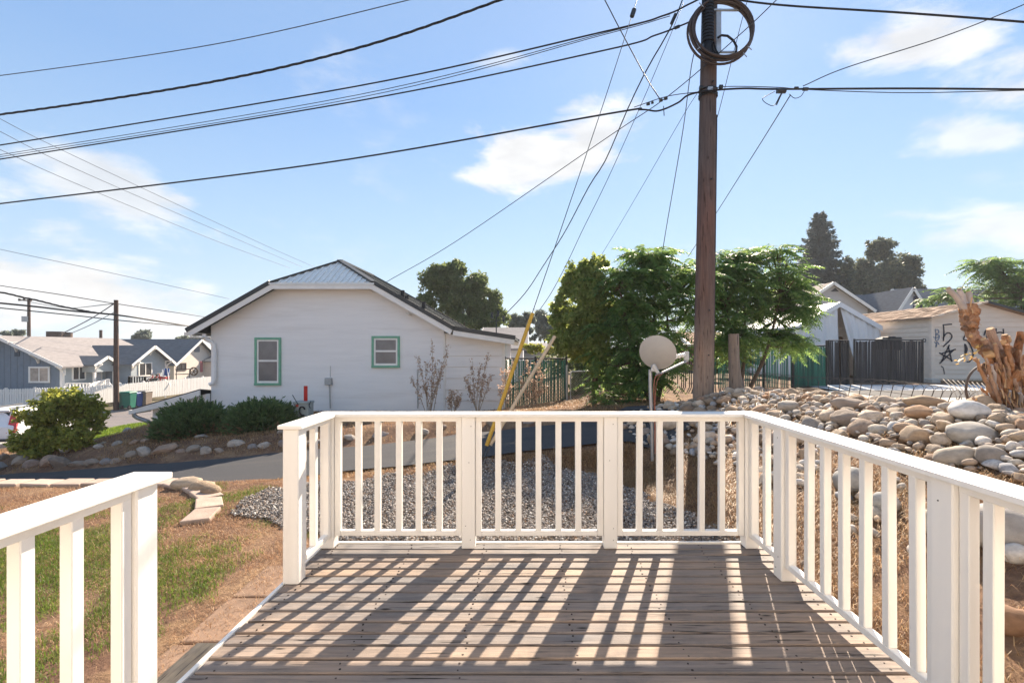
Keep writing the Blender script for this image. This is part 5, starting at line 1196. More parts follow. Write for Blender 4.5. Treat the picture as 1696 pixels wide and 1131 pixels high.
def gable_block(t, x0, x1, y0, y1, zb_, ze, za, wall, roof, ridge='y', ov=0.35, trim=WHITE, boards=0):
    if ridge == 'y':
        xm = (x0 + x1) / 2; sl_ = (za - ze) / (xm - x0); MB().prism([(x0, zb_), (x1, zb_), (x1, ze), (xm, za), (x0, ze)], y0, y1, 'y').build('wall', wall, t)
        a, b = y0 - ov, y1 + ov; th = 0.10; up = 0.09
        roof_slab('roof', [(xm, a, za + up), (xm, b, za + up), (x0 - ov, b, ze - ov * sl_ + up), (x0 - ov, a, ze - ov * sl_ + up)], th, roof, t); roof_slab('roof', [(xm + .002, a, za + up), (x1 + ov, a, ze - ov * sl_ + up), (x1 + ov, b, ze - ov * sl_ + up), (xm + .002, b, za + up)], th, roof, t)
        for s in (-1, 1):
            e_ = x0 - ov if s < 0 else x1 + ov; MB().bar((xm, a - .02, za + up - .09), (e_, a - .02, ze - ov * sl_ + up - .09), 0.035, 0.20).build('barge_board', trim, t)
        if boards:
            n = int((x1 - x0) / boards)
            for i in range(n + 1):
                x = x0 + (x1 - x0) * i / n; zz = za - abs(x - xm) * sl_ - .03; MB().box(x - .02, x + .02, y0 - 0.018, y0 - .002, zb_ + .05, zz).build('batten', wall, t)
    else:
        ym = (y0 + y1) / 2; sl_ = (za - ze) / (ym - y0); MB().prism([(y0, zb_), (y1, zb_), (y1, ze), (ym, za), (y0, ze)], x0, x1, 'x').build('wall', wall, t)
        a, b = x0 - ov, x1 + ov; th = 0.10; up = 0.09
        roof_slab('roof', [(a, ym, za + up), (b, ym, za + up), (b, y0 - ov, ze - ov * sl_ + up), (a, y0 - ov, ze - ov * sl_ + up)], th, roof, t); roof_slab('roof', [(a, ym + .002, za + up), (b, ym + .002, za + up), (b, y1 + ov, ze - ov * sl_ + up), (a, y1 + ov, ze - ov * sl_ + up)], th, roof, t)
        for xx in (b + .02, a - .02):
            for s in (-1, 1):
                e_ = y0 - ov if s < 0 else y1 + ov; MB().bar((xx, ym, za + up - .09), (xx, e_, ze - ov * sl_ + up - .09), 0.035, 0.20).build('barge_board', trim, t)
def win_y(t, x0, x1, z0, z1, y, glass, trim=WHITE, mull=True, ft=0.09):
    m = MB(); m.box(x0, x1, y - .05, y - .002, z1 - ft, z1); m.box(x0, x1, y - .05, y - .002, z0, z0 + ft); m.box(x0, x0 + ft, y - .049, y - .002, z0 + ft, z1 - ft); m.box(x1 - ft, x1, y - .049, y - .002, z0 + ft, z1 - ft)
    if mull: xm = (x0 + x1) / 2; m.box(xm - .03, xm + .03, y - .048, y - .002, z0 + ft, z1 - ft)
    w = m.build('window', trim, t); MB().box(x0 + ft, x1 - ft, y - .02, y - .006, z0 + ft, z1 - ft).build('pane', glass, w)
def win_x(t, y0, y1, z0, z1, x, glass, trim=WHITE, mull=True, ft=0.09, nm='window'):
    m = MB(); m.box(x + .002, x + .05, y0, y1, z1 - ft, z1); m.box(x + .002, x + .05, y0, y1, z0, z0 + ft); m.box(x + .002, x + .049, y0, y0 + ft, z0 + ft, z1 - ft); m.box(x + .002, x + .049, y1 - ft, y1, z0 + ft, z1 - ft)
    if mull: ym = (y0 + y1) / 2; m.box(x + .002, x + .048, ym - .03, ym + .03, z0 + ft, z1 - ft)
    w = m.build(nm, trim, t); MB().box(x + .006, x + .02, y0 + ft, y1 - ft, z0 + ft, z1 - ft).build('pane', glass, w)
# behind on the right
YB1 = 34
h1 = gable_house('grey gabled house rising behind the white tarp shelter', gx(1315, YB1), gx(1437, YB1), YB1, YB1 + 9, 0.1, gz(511, YB1), gz(470, YB1), GREYW, TANSH, 'y', 0.35, WHITE)
MB().prism([(gx(1375, YB1), gz(483, YB1)), (gx(1389, YB1), gz(483, YB1)), (gx(1383, YB1), gz(477, YB1))], YB1 - .05, YB1 - .005, 'y').build('vent', mat_plain('dark_vent', (0.08, 0.08, 0.085), 0.8), h1)
MB().bar((gx(1357, YB1 + 2), YB1 + 2, gz(476, YB1 + 2)), (gx(1363, YB1 + 3), YB1 + 3, gz(472, YB1 + 3)), 0.6, 0.15).build('skylight', PALEW, h1)
for i in range(9):
    z = gz(509, YB1) + i * 0.19; f = (z - gz(511, YB1)) / (gz(470, YB1) - gz(511, YB1))
    if f < .9: MB().box(lerp(gx(1315, YB1), gx(1376, YB1), f) + .05, lerp(gx(1437, YB1), gx(1376, YB1), f) - .05, YB1 - .02, YB1 - .003, z, z + .17).build('siding_board', GREYW, h1)
YB2 = 38
h2 = gable_house('house with plain charcoal roof right of the grey gable', gx(1395, YB2), gx(1478, YB2), YB2, YB2 + 8, 0.1, gz(515, YB2), gz(481, YB2), GREYW, DARKSH, 'x', 0.3)
YB3 = 36
h3 = gable_house('pale house with steep gable and navy trimmed window behind the garage', gx(1486, YB3), gx(1530, YB3), YB3, YB3 + 5, 0.1, gz(512, YB3), gz(478, YB3), PALEW, DARKSH, 'y', 0.3, WHITE)
win_y(h3, gx(1512, YB3), gx(1526, YB3), gz(515, YB3), gz(491, YB3), YB3 - .05, GLASS, NAVY, False)
gable_block(h3, gx(1535, YB3 + 1), gx(1720, YB3 + 1), YB3 + 1.2, YB3 + 7, 0.1, gz(512, YB3 + 1), gz(480, YB3 + 4), BLUEW, DARKSH, 'x', 0.3)
# behind the green fence
YB4 = 24
h4 = gable_house('low pale house with grey roof glimpsed right of the white house', gx(800, YB4), gx(866, YB4), YB4, YB4 + 6, -0.4, gz(577, YB4), gz(545, YB4 + 3), PALEW, GREYSH, 'x', 0.25)
YB5 = 30
h5 = gable_house('small distant grey house behind the crossing guy guards', gx(856, YB5), gx(905, YB5), YB5, YB5 + 5, -0.4, gz(583, YB5), gz(570, YB5 + 2), GREYW, GREYSH, 'x', 0.25)
YB6 = 26
h6 = gable_house('brown brick house glimpsed under the tree right of the utility pole', gx(1150, YB6), gx(1215, YB6), YB6, YB6 + 5, 0.1, gz(572, YB6), gz(552, YB6 + 2), mat_plain('brick_brown', (0.30, 0.14, 0.09), 0.9, 0.2, 12), mat_plain('brick_roof', (0.33, 0.17, 0.11), 0.9, 0.2, 8), 'x', 0.25)

# ------------------------------------------------------------------ across the street: grey house
hg = gable_house('blue grey house with white trim and long pale shingle roof across the street', gx(-90, 32.0) - 0.0, -31.5, 32.0, 40.5, -2.4, 0.31, 2.14, BLUEW, GREYSH, 'y', 0.5, WHITE, 'house', 0.42)
xg0 = gx(-90, 32.0)
def knee(t, x, y, z, dx, dy, s=0.75):
    """white timber bracket under an eave"""
    a = Vector((x, y, z)); o = Vector((dx, dy, 0)); m = MB(); m.bar(a, a + o * s, 0.09); m.bar(a - Vector((0, 0, s)), a, 0.09)
    m.tube([a - Vector((0, 0, s)) + o * .03, a - Vector((0, 0, s * .5)) + o * s * .28, a + o * s * .9 - Vector((0, 0, .03))], 0.05, 6); m.build('bracket', WHITE, t)
for px, py in ((26, 566), (62, 585), (105, 605)): p = P(px, py, 31.9); knee(hg, p.x, 31.98, p.z - .05, 0, -1, 0.62)
BOARDUP = mat_plain('boarded_window', (0.48, 0.40, 0.33), 0.8, 0.35, 2.2, 0.2)
win_y(hg, gx(46, 31.9), gx(81, 31.9), gz(634, 31.9), gz(607, 31.9), 31.98, BOARDUP, WHITE, True, 0.11)
MB().box(gx(22, 31.9), gx(30, 31.9), 31.96, 31.998, gz(590, 31.9), gz(582, 31.9)).build('vent', mat_plain('vent_blue', (0.07, 0.09, 0.12), 0.8), hg)
MB().box(-31.62, -31.44, 31.94, 32.1, -2.3, 0.15).build('corner_board', WHITE, hg)
WX = -31.49
def yx(px, X): return F * X / (px - PX)
MB().box(WX + .0, WX + .03, 32.12, 36.0, -2.3, 0.1).build('wall', BLUEL, hg)
win_x(hg, yx(118, WX), yx(141, WX), gz(630, 33), gz(606, 33), WX + .03, GLASS)
win_x(hg, yx(152, WX), yx(168, WX), gz(638, 34.2), gz(602, 34), WX + .03, PALEW, WHITE, False, 0.1, 'door')
win_x(hg, yx(174, WX), yx(190, WX), gz(632, 35), gz(603, 35), WX + .03, GLASS)
for (px, py, Y, r, h) in ((93, 553, 39, 0.6, 0.32), (112, 554, 39.5, 0.32, 0.3), (167, 553, 40, 0.11, 0.55)):
    X = -35.2; X = gx(px, Y); zz = 2.14 + .09 - abs(X + 35.0) * .5; MB().tube([(X, Y, zz - .1), (X, Y, gz(py, Y) + h * .6)], r, 10).build('roof_vent', mat_plain('roof_vent', (0.11, 0.075, 0.06), 0.7), hg, smooth=True, angle=50)
# porch gable, cross wing
gable_block(hg, -32.6, -30.6, 33.35, 35.0, -0.3, 0.28, 0.75, BLUEL, DARKSH, 'x', 0.25)
for yy in (33.4, 34.95): MB().box(-30.72, -30.6, yy, yy + .12, -2.3, 0.3).build('post', WHITE, hg); knee(hg, -30.6, yy + .05, 0.25, 1, 0, 0.5)
wy0, wy1 = 35.2, 38.6
gable_block(hg, -33.5, -29.55, wy0, wy1, -2.4, 0.40, 1.52, BLUEL, DARKSH, 'x', 0.45)
MB().box(-31.4, -29.56, wy0 - .03, wy0 - .004, -2.3, 0.3).build('wall', BLUEW, hg)
for yy in (wy0 + .1, wy1 - .1): knee(hg, -29.52, yy, 0.35, 1, 0, 0.6)
knee(hg, -29.52, (wy0 + wy1) / 2, 1.35, 1, 0, 0.5)
win_x(hg, yx(230, -29.5), yx(252.5, -29.5), gz(623, 36.6), gz(600, 36.6), -29.55, GLASS)
# porch rail and stairs
pr = thing('porch_railing', 'white porch railing with sloping stair rails before the blue grey house', 'railing', (-30, 34, -2.3))
def picket_rail(t, a, b, h, sp, mat=WHITE):
    a, b = Vector(a), Vector(b); n = max(2, int((b - a).length / sp)); up = Vector((0, 0, h))
    MB().bar(a + up, b + up, 0.07).build('top_rail', mat, t); MB().bar(a + Vector((0, 0, .12)), b + Vector((0, 0, .12)), 0.05).build('bottom_rail', mat, t)
    for i in range(n + 1): p = a.lerp(b, i / n); MB().bar(p + Vector((0, 0, .12)), p + up, 0.06 if i % n else 0.11).build('baluster', mat, t)
picket_rail(pr, P(110, 650, 31.9), P(149, 650, 32.3), 0.62, 0.16); picket_rail(pr, P(153, 648, 32.5), P(180, 640, 34), 0.55, 0.16)
for a_, b_ in ((P(181, 641, 33.5), P(194, 656, 32.8)), (P(198, 641, 33.8), P(217, 655, 33.0))):
    for dz in (0.0, .16, .32): MB().bar(a_ + Vector((0, 0, dz)), b_ + Vector((0, 0, dz)), 0.05).build('stair_rail', WHITE, pr)
    MB().bar(b_ - Vector((0, 0, .4)), b_ + Vector((0, 0, .40)), 0.10).build('newel', WHITE, pr); picket_rail(pr, P(214, 640, 34), P(240, 640, 34.5), 0.72, 0.14)
MB().box(-30.9, -29.2, 32.0, 35.1, -2.4, -1.35).build('porch_floor', GREYW, pr)
# second house, cream gable
h7 = gable_house('cream gabled house with charcoal roof partly hidden by the white house', -38, -31.0, 41.4, 47.2, -2.3, 0.17, 2.15, CREAM, DARKSH, 'x', 0.45)
gable_block(h7, -32.2, -29.4, 45.2, 51.2, -2.3, 0.2, 1.3, CREAM, DARKSH, 'x', 0.3)
win_x(h7, yx(293, -31), yx(308, -31), gz(614, 42.3), gz(601, 42.3), -31.0, GLASS, mat_plain('dark_frame', (0.06, 0.05, 0.05), 0.5))
MB().box(-31.0, -30.97, 43.9, 44.6, gz(583, 44.2), gz(574, 44.2)).build('vent', mat_plain('vent_grey', (0.16, 0.17, 0.2), 0.7), h7)
PINK = mat_plain('pink_door', (0.42, 0.15, 0.17), 0.7)
MB().box(-30.99, -30.94, yx(331, -31), yx(335, -31), gz(616, 44.8), gz(598, 44.8)).build('door', PINK, h7)


# white picket fence along the street
def picket_fence(label, a, b, z_top, h, n):
    t = thing('picket_fence', label, 'fence', (a[0], a[1], z_top(0) - h)); a, b = Vector(a + (0,)), Vector(b + (0,)); ang = math.atan2((b - a).y, (b - a).x)
    w = (b - a).length / n
    pm = proto_mesh(MB().prism([(-w * .40, 0.03), (w * .40, 0.03), (w * .40, h - .06), (0, h), (-w * .40, h - .06)], -0.012, 0.012, 'y'), 'picket', WHITE)
    for i in range(n):
        f = (i + .5) / n; p = a.lerp(b, f); place(pm, 'picket', t, (p.x, p.y, z_top(f) - h), (0, random.uniform(-.012, .012), ang))
    nrm = Vector((-(b - a).y, (b - a).x, 0)).normalized() * 0.04
    for dz in (0.25, h - .3): MB().bar(a + nrm + Vector((0, 0, z_top(0) - h + dz)), b + nrm + Vector((0, 0, z_top(1) - h + dz)), 0.05, 0.09).build('rail', WHITE, t)
    for i in range(0, n + 1, 12): p = a.lerp(b, min(1, i / n)) + nrm * 1.9; MB().box(p.x - .05, p.x + .05, p.y - .05, p.y + .05, z_top(i / n) - h - .1, z_top(i / n) + .05).build('post', WHITE, t)
    return t
picket_fence('white picket fence running along the street behind the wheelie bins', (gx(156, 30.4), 30.4), (-26.0, 44.0), lambda f: lerp(gz(639, 30.4), -0.9, f), 1.22, 96)
picket_fence('white picket fence in front of the boarded window at the far left', (gx(-40, 30.6), 30.6), (gx(152, 30.4), 30.4), lambda f: lerp(gz(645, 30.6), gz(640, 30.4), f), 1.30, 48)
MB_ = MB().box(gx(286, 37.5) , gx(292.5, 37.5), 37.38, 37.42, gz(639, 37.5), gz(633.5, 37.5)); o = MB_.build('number_plaque', mat_plain('dark_plaque', (0.05, 0.04, 0.035), 0.6), None); tag(o, 'small dark plaque fixed near the top of the street fence', 'plaque')
# bins
def bin_(label, px, Y, w, h, mat, lid):
    X = gx(px, Y); z = gz(676.5, Y); t = thing('wheelie_bin', label, 'bin', (X, Y, z), 'bins by the street fence')
    m = MB(); b, tp = w * .40, w * .5
    m.add([(X - b, Y - b, z + .04), (X + b, Y - b, z + .04), (X + b, Y + b, z + .04), (X - b, Y + b, z + .04), (X - tp, Y - tp, z + h), (X + tp, Y - tp, z + h), (X + tp, Y + tp, z + h), (X - tp, Y + tp, z + h)], [(3, 2, 1, 0), (4, 5, 6, 7), (0, 1, 5, 4), (1, 2, 6, 5), (2, 3, 7, 6), (3, 0, 4, 7)]); m.build('body', mat, t, bevel=0.03)
    MB().prism([(X - tp - .03, z + h + .002), (X + tp + .03, z + h + .002), (X + tp, z + h + .07), (X - tp, z + h + .09)], Y - tp - .05, Y + tp + .03, 'y').build('lid', lid, t, bevel=0.015)
    for s in (-1, 1): MB().tube([(X + s * (b - .06), Y - b - .02, z + .11), (X + s * (b + .02), Y - b - .02, z + .11)], 0.11, 12).build('wheel', BLACK, t, smooth=True, angle=50)
    MB().bar((X - tp * .8, Y - tp - .07, z + h - .03), (X + tp * .8, Y - tp - .07, z + h - .03), 0.04).build('handle', mat, t)
GB = mat_plain('bin_green', (0.015, 0.15, 0.10), 0.45, 0.12, 4, 0.4); BB_ = mat_plain('bin_blue', (0.02, 0.06, 0.22), 0.45, 0.12, 4, 0.4); GY_ = mat_plain('bin_grey', (0.15, 0.14, 0.135), 0.5, 0.12, 4, 0.4); BR_ = mat_plain('bin_brown', (0.22, 0.17, 0.13), 0.5, 0.12, 4, 0.4)
bin_('green wheelie bin nearest the brown pole', 203, 30.6, 0.55, 0.98, GB, GB); bin_('green wheelie bin next to the blue one', 214, 30.1, 0.55, 1.0, GB, GB); bin_('blue wheelie bin in the row by the fence', 226, 30.7, 0.52, 0.98, BB_, BB_)
bin_('brown grey wheelie bin with dark lid beyond the blue bin', 240, 31.2, 0.6, 1.1, BR_, GY_)
# poles on the left
FARPOLE = mat_plain('far_pole_timber', (0.085, 0.050, 0.038), 0.9, 0.25, 6)
def plain_pole(label, px, Y, ptop, pbot, r0, r1, extra=None):
    t = thing('utility_pole', label, 'utility pole', P(px, pbot, Y)); MB().tube([P(px, pbot + 3, Y), P(px - .2, ptop, Y)], [r0, r1], 14).build('shaft', FARPOLE, t, smooth=True, angle=50)
    if extra: extra(t)
plain_pole('brown utility pole standing by the green bins', 192.5, 30, 497, 676, 0.15, 0.115)
def far_extra(t):
    MB().bar(P(33, 497, 52), P(52, 498, 52), 0.14).build('crossarm', FARPOLE, t); MB().tube([P(41.5, 533, 51.8), P(41.5, 524, 51.8)], 0.28, 10).build('transformer', METAL, t, smooth=True, angle=50)
    for px in (32, 40, 50): MB().tube([P(px, 498.5, 52), P(px, 494.5, 52)], 0.10, 6).build('insulator', DARKMETAL, t)
plain_pole('far dark utility pole with transformer above the grey house', 48, 52, 496, 575, 0.17, 0.13, far_extra)
# yard clutter behind the picket fence
def clutter():
    RED = mat_plain('red_paint', (0.42, 0.03, 0.03), 0.5); BLU = mat_plain('flag_blue', (0.03, 0.10, 0.32), 0.6)
    t = thing('lawn_chair', 'folding lawn chair with star spangled blue back and red seat', 'chair', P(275, 640, 36)); Y = 36
    MB().cbox(gx(270, Y), gx(280, Y), Y, Y + .05, gz(622, Y), gz(610, Y), .01).build('backrest', BLU, t)
    MB().cbox(gx(269, Y), gx(281, Y), Y - .4, Y, gz(627, Y), gz(624, Y), .01).build('seat', RED, t)
    for a, b in ((269, 272), (281, 277)): MB().tube([P(a, 640, Y - .3), P(b, 610, Y)], 0.03, 6).build('leg', WHITE, t); MB().tube([P(a, 612, Y + .1), P(b, 640, Y)], 0.03, 6).build('leg', WHITE, t)
    for s, (px, lab) in enumerate(((262, 'red bicycle parked beside the lawn chair behind the fence'), (256, 'second red bicycle half hidden behind the first'))):
        Y = 36.3 + s * .5; t = thing('bicycle', lab, 'bicycle', P(px, 640, Y)); z = gz(634, Y)
        for dx in (-.55, .55): MB().tube([(gx(px, Y) + dx + .33 * math.cos(k * .4488), Y, z + .33 * math.sin(k * .4488)) for k in range(15)], 0.025, 6, False).build('wheel', BLACK, t, smooth=True)
        X = gx(px, Y); m = MB(); q = lambda a, b: (X + a, Y, z + b)
        for a, b in (((-.55, 0), (-.15, .5)), ((-.15, .5), (.4, .45)), ((.4, .45), (.55, 0)), ((-.1, 0), (.4, .45)), ((-.55, 0), (-.1, 0)), ((-.1, 0), (-.15, .6)), ((.4, .45), (.36, .7))): m.tube([q(*a), q(*b)], 0.03, 6)
        m.build('frame', RED, t); MB().cbox(X - .28, X - .04, Y - .07, Y + .07, z + .6, z + .66, .01).build('saddle', BLACK, t); MB().tube([(X + .36, Y - .25, z + .72), (X + .36, Y + .25, z + .72)], 0.02, 6).build('handlebar', BLACK, t)
    t = thing('swing_frame', 'thin metal frame table behind the far end of the picket fence', 'frame', P(300, 636, 38)); Y = 38
    for a in (292, 314): MB().tube([P(a, 640, Y), P(a, 612, Y)], 0.03, 6).build('leg', FRAMEB, t)
    for y in (612, 620): MB().tube([P(290, y, Y), P(316, y - 1, Y)], 0.035, 6).build('rail', FRAMEB, t)
    t = thing('wagon_wheel', 'old brown wagon wheel ornament on the cream house porch', 'wheel', P(321, 622, 40)); c = P(321, 615, 40)
    MB().tube([(c.x + .32 * math.cos(k * .4488), c.y, c.z + .32 * math.sin(k * .4488)) for k in range(15)], 0.06, 6, False).build('rim', BARK, t, smooth=True)
    m = MB()
    for k in range(6): m.tube([(c.x, c.y, c.z), (c.x + .32 * math.cos(k * 1.047), c.y, c.z + .32 * math.sin(k * 1.047))], .03, 5)
    m.build('spoke', BARK, t)
    t = thing('wheelbarrow', 'dark green wheelbarrow tipped behind the picket fence', 'wheelbarrow', P(246, 640, 35)); m = MB(); m.prism([(gx(241, 35), gz(634, 35)), (gx(254, 35), gz(634, 35)), (gx(257, 35), gz(626, 35)), (gx(250, 35), gz(630, 35)), (gx(238, 35), gz(632, 35))], 34.8, 35.3, 'y'); m.build('tray', mat_plain('barrow_dark', (0.03, 0.035, 0.035), 0.6), t)
    MB().tube([P(252, 630, 35), P(262, 619, 35)], 0.03, 6).build('handle', BARK, t)
clutter()

# ------------------------------------------------------------------ white car
def car():
    X, Y0, zg = -21.6, 18.5, H(-20.3, 21) + 0.035
    t = thing('parked_car', 'white compact suv parked on the street behind the round bush', 'car', (X, Y0 + 2.25, zg))
    PAINT = mat_plain('car_white', (0.78, 0.78, 0.79), 0.22, 0.02, 2, 0.6); BLK = mat_plain('car_black_plastic', (0.03, 0.03, 0.032), 0.6); GL = mat_glass('car_glass', (0.015, 0.018, 0.022), 0.04); TL = mat_plain('tail_light_red', (0.55, 0.02, 0.02), 0.2, 0.1, 6, 0.6)
    # stations along the length: s, z bottom, z belt, z roof, half width at belt, half width at roof
    S = [(0.0, .42, .98, 1.02, .80, .74), (0.10, .32, 1.02, 1.12, .88, .70), (0.42, .28, 1.04, 1.60, .905, .62), (0.80, .28, 1.04, 1.68, .91, .63), (1.7, .28, 1.03, 1.69, .91, .64), (2.55, .28, 1.00, 1.63, .91, .63), (3.35, .28, .97, 1.02, .90, .66), (4.0, .30, .86, .92, .87, .66), (4.35, .36, .72, .78, .78, .60), (4.5, .44, .60, .64, .66, .5)]
    def sec(s): 
        q = [np.interp(s, [a[0] for a in S], [a[i] for a in S]) for i in range(1, 6)]; zb_, zbelt, zr, wb, wr = q
        half = [(wb * .90, zb_), (wb * .99, zb_ + .14), (wb, (zb_ + zbelt) * .55), (wb * .985, zbelt), (lerp(wb, wr, .75), lerp(zbelt, zr, .72)), (wr, lerp(zbelt, zr, .95)), (wr * .6, zr), (0, zr + .012)]
        return [(x, z) for x, z in half] + [(-x, z) for x, z in half[::-1][1:]]
    ss_ = sorted(set([a[0] for a in S] + list(np.linspace(0, 4.5, 25)))); m = MB(); rings = [sec(s) for s in ss_]; n = len(rings[0])
    m.add([(X + x, Y0 + s, zg + z) for s, r in zip(ss_, rings) for x, z in r], [(i * n + k, i * n + k + 1, (i + 1) * n + k + 1, (i + 1) * n + k) for i in range(len(ss_) - 1) for k in range(n - 1)] + [(i * n + n - 1, i * n, (i + 1) * n, (i + 1) * n + n - 1) for i in range(len(ss_) - 1)] + [tuple(range(n))[::-1], tuple((len(ss_) - 1) * n + k for k in range(n))])
    m.build('body', PAINT, t, smooth=True, angle=45)
    def side_pt(s, f, o=.012):
        q = [np.interp(s, [a[0] for a in S], [a[i] for a in S]) for i in range(1, 6)]; zb_, zbelt, zr, wb, wr = q; return (X + lerp(wb * .985, wr, f) + o, Y0 + s, zg + lerp(zbelt, zr, f))
    for a, b, ta, tb in ((0.62, 1.28, .12, .75), (1.36, 2.25, .10, .78), (2.33, 3.05, .10, .72)):
        s0 = a; vs = []
        for s in np.linspace(a, b, 6): vs += [side_pt(s, .06), side_pt(s, .70)]
        MB().add(vs, [(2 * i, 2 * i + 2, 2 * i + 3, 2 * i + 1) for i in range(5)]).build('window', GL, t)
    MB().add([(X - .64, Y0 + .115, zg + 1.10), (X + .64, Y0 + .115, zg + 1.10), (X + .54, Y0 + .385, zg + 1.55), (X - .54, Y0 + .385, zg + 1.55)], [(0, 1, 2, 3)]).build('rear_window', GL, t)
    m = MB(); m.cbox(X - .60, X + .60, Y0 + .26, Y0 + .46, zg + 1.60, zg + 1.65, .015); m.build('spoiler', PAINT, t)
    for s in (-1, 1):
        m = MB(); xs = sorted((X + s * .70, X + s * .93)); m.add([(xs[0], Y0 - .01, zg + .78), (xs[1], Y0 + .08, zg + .78), (xs[1], Y0 + .16, zg + 1.05), (xs[0], Y0 + .06, zg + 1.05), (X + s * .74 - .09, Y0 + .28, zg + 1.52), (X + s * .74 + .09, Y0 + .30, zg + 1.52), (X + s * .88, Y0 + .28, zg + .80), (X + s * .86, Y0 + .34, zg + 1.06), (X + s * .72, Y0 + .48, zg + 1.52)], [(0, 1, 2, 3), (3, 2, 5, 4), (1, 6, 7, 2), (2, 7, 8, 5)] if s > 0 else [(0, 1, 2, 3), (3, 2, 5, 4)]); m.build('tail_light', TL, t)
    m = MB(); m.cbox(X - .86, X + .86, Y0 - .06, Y0 + .14, zg + .30, zg + .56, .04); m.build('bumper', BLK, t)
    MB().cbox(X - .26, X + .26, Y0 - .012, Y0 + .0, zg + .70, zg + .82, .003).build('number_plate', PALEW, t)
    MB().tube([(X + .45, Y0 + .45, zg + 1.70), (X + .45, Y0 + 2.2, zg + 1.72)], 0.022, 6).build('roof_rail', BLK, t); MB().tube([(X - .45, Y0 + .45, zg + 1.70), (X - .45, Y0 + 2.2, zg + 1.72)], 0.022, 6).build('roof_rail', BLK, t)
    for s in (-1, 1):
        for yy in (0.86, 3.55):
            x0, x1 = X + s * .70, X + s * .925; c_ = (Y0 + yy, zg + .345)
            MB().tube([(min(x0, x1), *c_), (min(x0, x1) + .03, *c_), (max(x0, x1) - .03, *c_), (max(x0, x1), *c_)], [.30, .345, .345, .30], 24).build('arch_gap', BLK, t, smooth=True, angle=40) if False else None
            w = MB().tube([(min(x0, x1), *c_), (min(x0, x1) + .03, *c_), (max(x0, x1) - .03, *c_), (max(x0, x1), *c_)], [.29, .345, .345, .29], 24).build('wheel', BLK, t, smooth=True, angle=40)
            m = MB(); xo = X + s * .928
            for k in range(5): a = k * 1.2566; m.bar((xo, c_[0], c_[1]), (xo, c_[0] + .21 * math.cos(a), c_[1] + .21 * math.sin(a)), 0.07, 0.02, (1, 0, 0))
            m.tube([(xo + .0, c_[0] + .215 * math.cos(k * .2618), c_[1] + .215 * math.sin(k * .2618)) for k in range(25)], .018, 5, False); m.build('rim', METAL, w)
    t.rotation_euler = (0, 0, R(9))
car()

# ------------------------------------------------------------------ vegetation
def quads(C, N_, U, L_, W_, fold=0.0):
    """leaf quads (rhombus): centre base C, length direction U, normal N_; L_, W_ arrays"""
    S_ = np.cross(N_, U); S_ /= np.linalg.norm(S_, axis=1)[:, None] + 1e-9
    a = C; b = C + U * (L_ * .45)[:, None] + S_ * (W_ * .5)[:, None]; c = C + U * L_[:, None]; d = C + U * (L_ * .45)[:, None] - S_ * (W_ * .5)[:, None]
    V_ = np.stack([a, b, c, d], 1).reshape(-1, 3); n = len(C); return V_, np.arange(n * 4).reshape(n, 4)
def unit(v): return v / (np.linalg.norm(v, axis=-1, keepdims=True) + 1e-9)
def limbs(parent, base, top, r0, mat, n, spread, height, r=None, name='trunk'):
    r = r or random
    MBt = MB(); c = [Vector(base).lerp(Vector(top), t) + Vector((r.uniform(-.05, .05), r.uniform(-.05, .05), 0)) * height * .25 * (t > 0) for t in (0, .25, .5, .75, 1)]
    MBt.tube(smooth_pts(c, 4), [lerp(r0, r0 * .35, i / 16) for i in range(17)], 10); MBt.build(name, mat, parent, smooth=True, angle=60); tips = []
    for k in range(n):
        t = r.uniform(.3, .95); p = Vector(base).lerp(Vector(top), t); a = k * 2.4 + r.uniform(-.4, .4); ln = spread * r.uniform(.6, 1.0) * (1.1 - .4 * t)
        e_ = p + Vector((math.cos(a) * ln, math.sin(a) * ln, height * r.uniform(.12, .35))); m_ = p.lerp(e_, .5) + Vector((0, 0, -.05 * ln))
        MB().tube(smooth_pts([p, m_, e_], 4), [lerp(r0 * .45 * (1.1 - t), r0 * .1, i / 8) for i in range(9)], 6).build('limb', mat, parent, smooth=True); tips.append(e_)
    return tips
def crown_leaves(blobs, n, lsize, seed, up=0.3, droop=0.0, shell=0.55):
    """leaves clustered on many small twigs spread through blobs [(center, (rx,ry,rz), weight)]"""
    g = np.random.default_rng(seed); w = np.array([b[2] for b in blobs]); w = w / w.sum(); cnt = g.multinomial(n, w); Cs, Ns = [], []
    for (c, r, _), k in zip(blobs, cnt):
        tw = max(6, k // 22); ns = 11; sd_ = unit(g.normal(size=(ns, 3))); scn = sd_ * g.uniform(.45, .85, ns)[:, None]; j = g.integers(0, ns, tw); d0 = unit(g.normal(size=(tw, 3))); q0 = scn[j] + d0 * (g.uniform(.6, 1.0, tw) * .42)[:, None]; d = unit(q0 + d0 * .4); tc = q0 * np.array(r) + np.array(c)
        tc += np.array(r) * .03 * g.normal(size=(tw, 3)); i = g.integers(0, tw, k); s = np.mean(r) * .075
        Cs.append(tc[i] + g.normal(size=(k, 3)) * np.array([s, s, s * .7])); Ns.append(unit(g.normal(size=(k, 3)) + d[i] * .6 + np.array([0, 0, up])))
    C = np.concatenate(Cs); N_ = np.concatenate(Ns); n = len(C)
    U = unit(np.cross(N_, g.normal(size=(n, 3))) + np.array([0, 0, -droop])); L_ = lsize * g.uniform(.7, 1.3, n); return quads(C, N_, U, L_, L_ * .62)
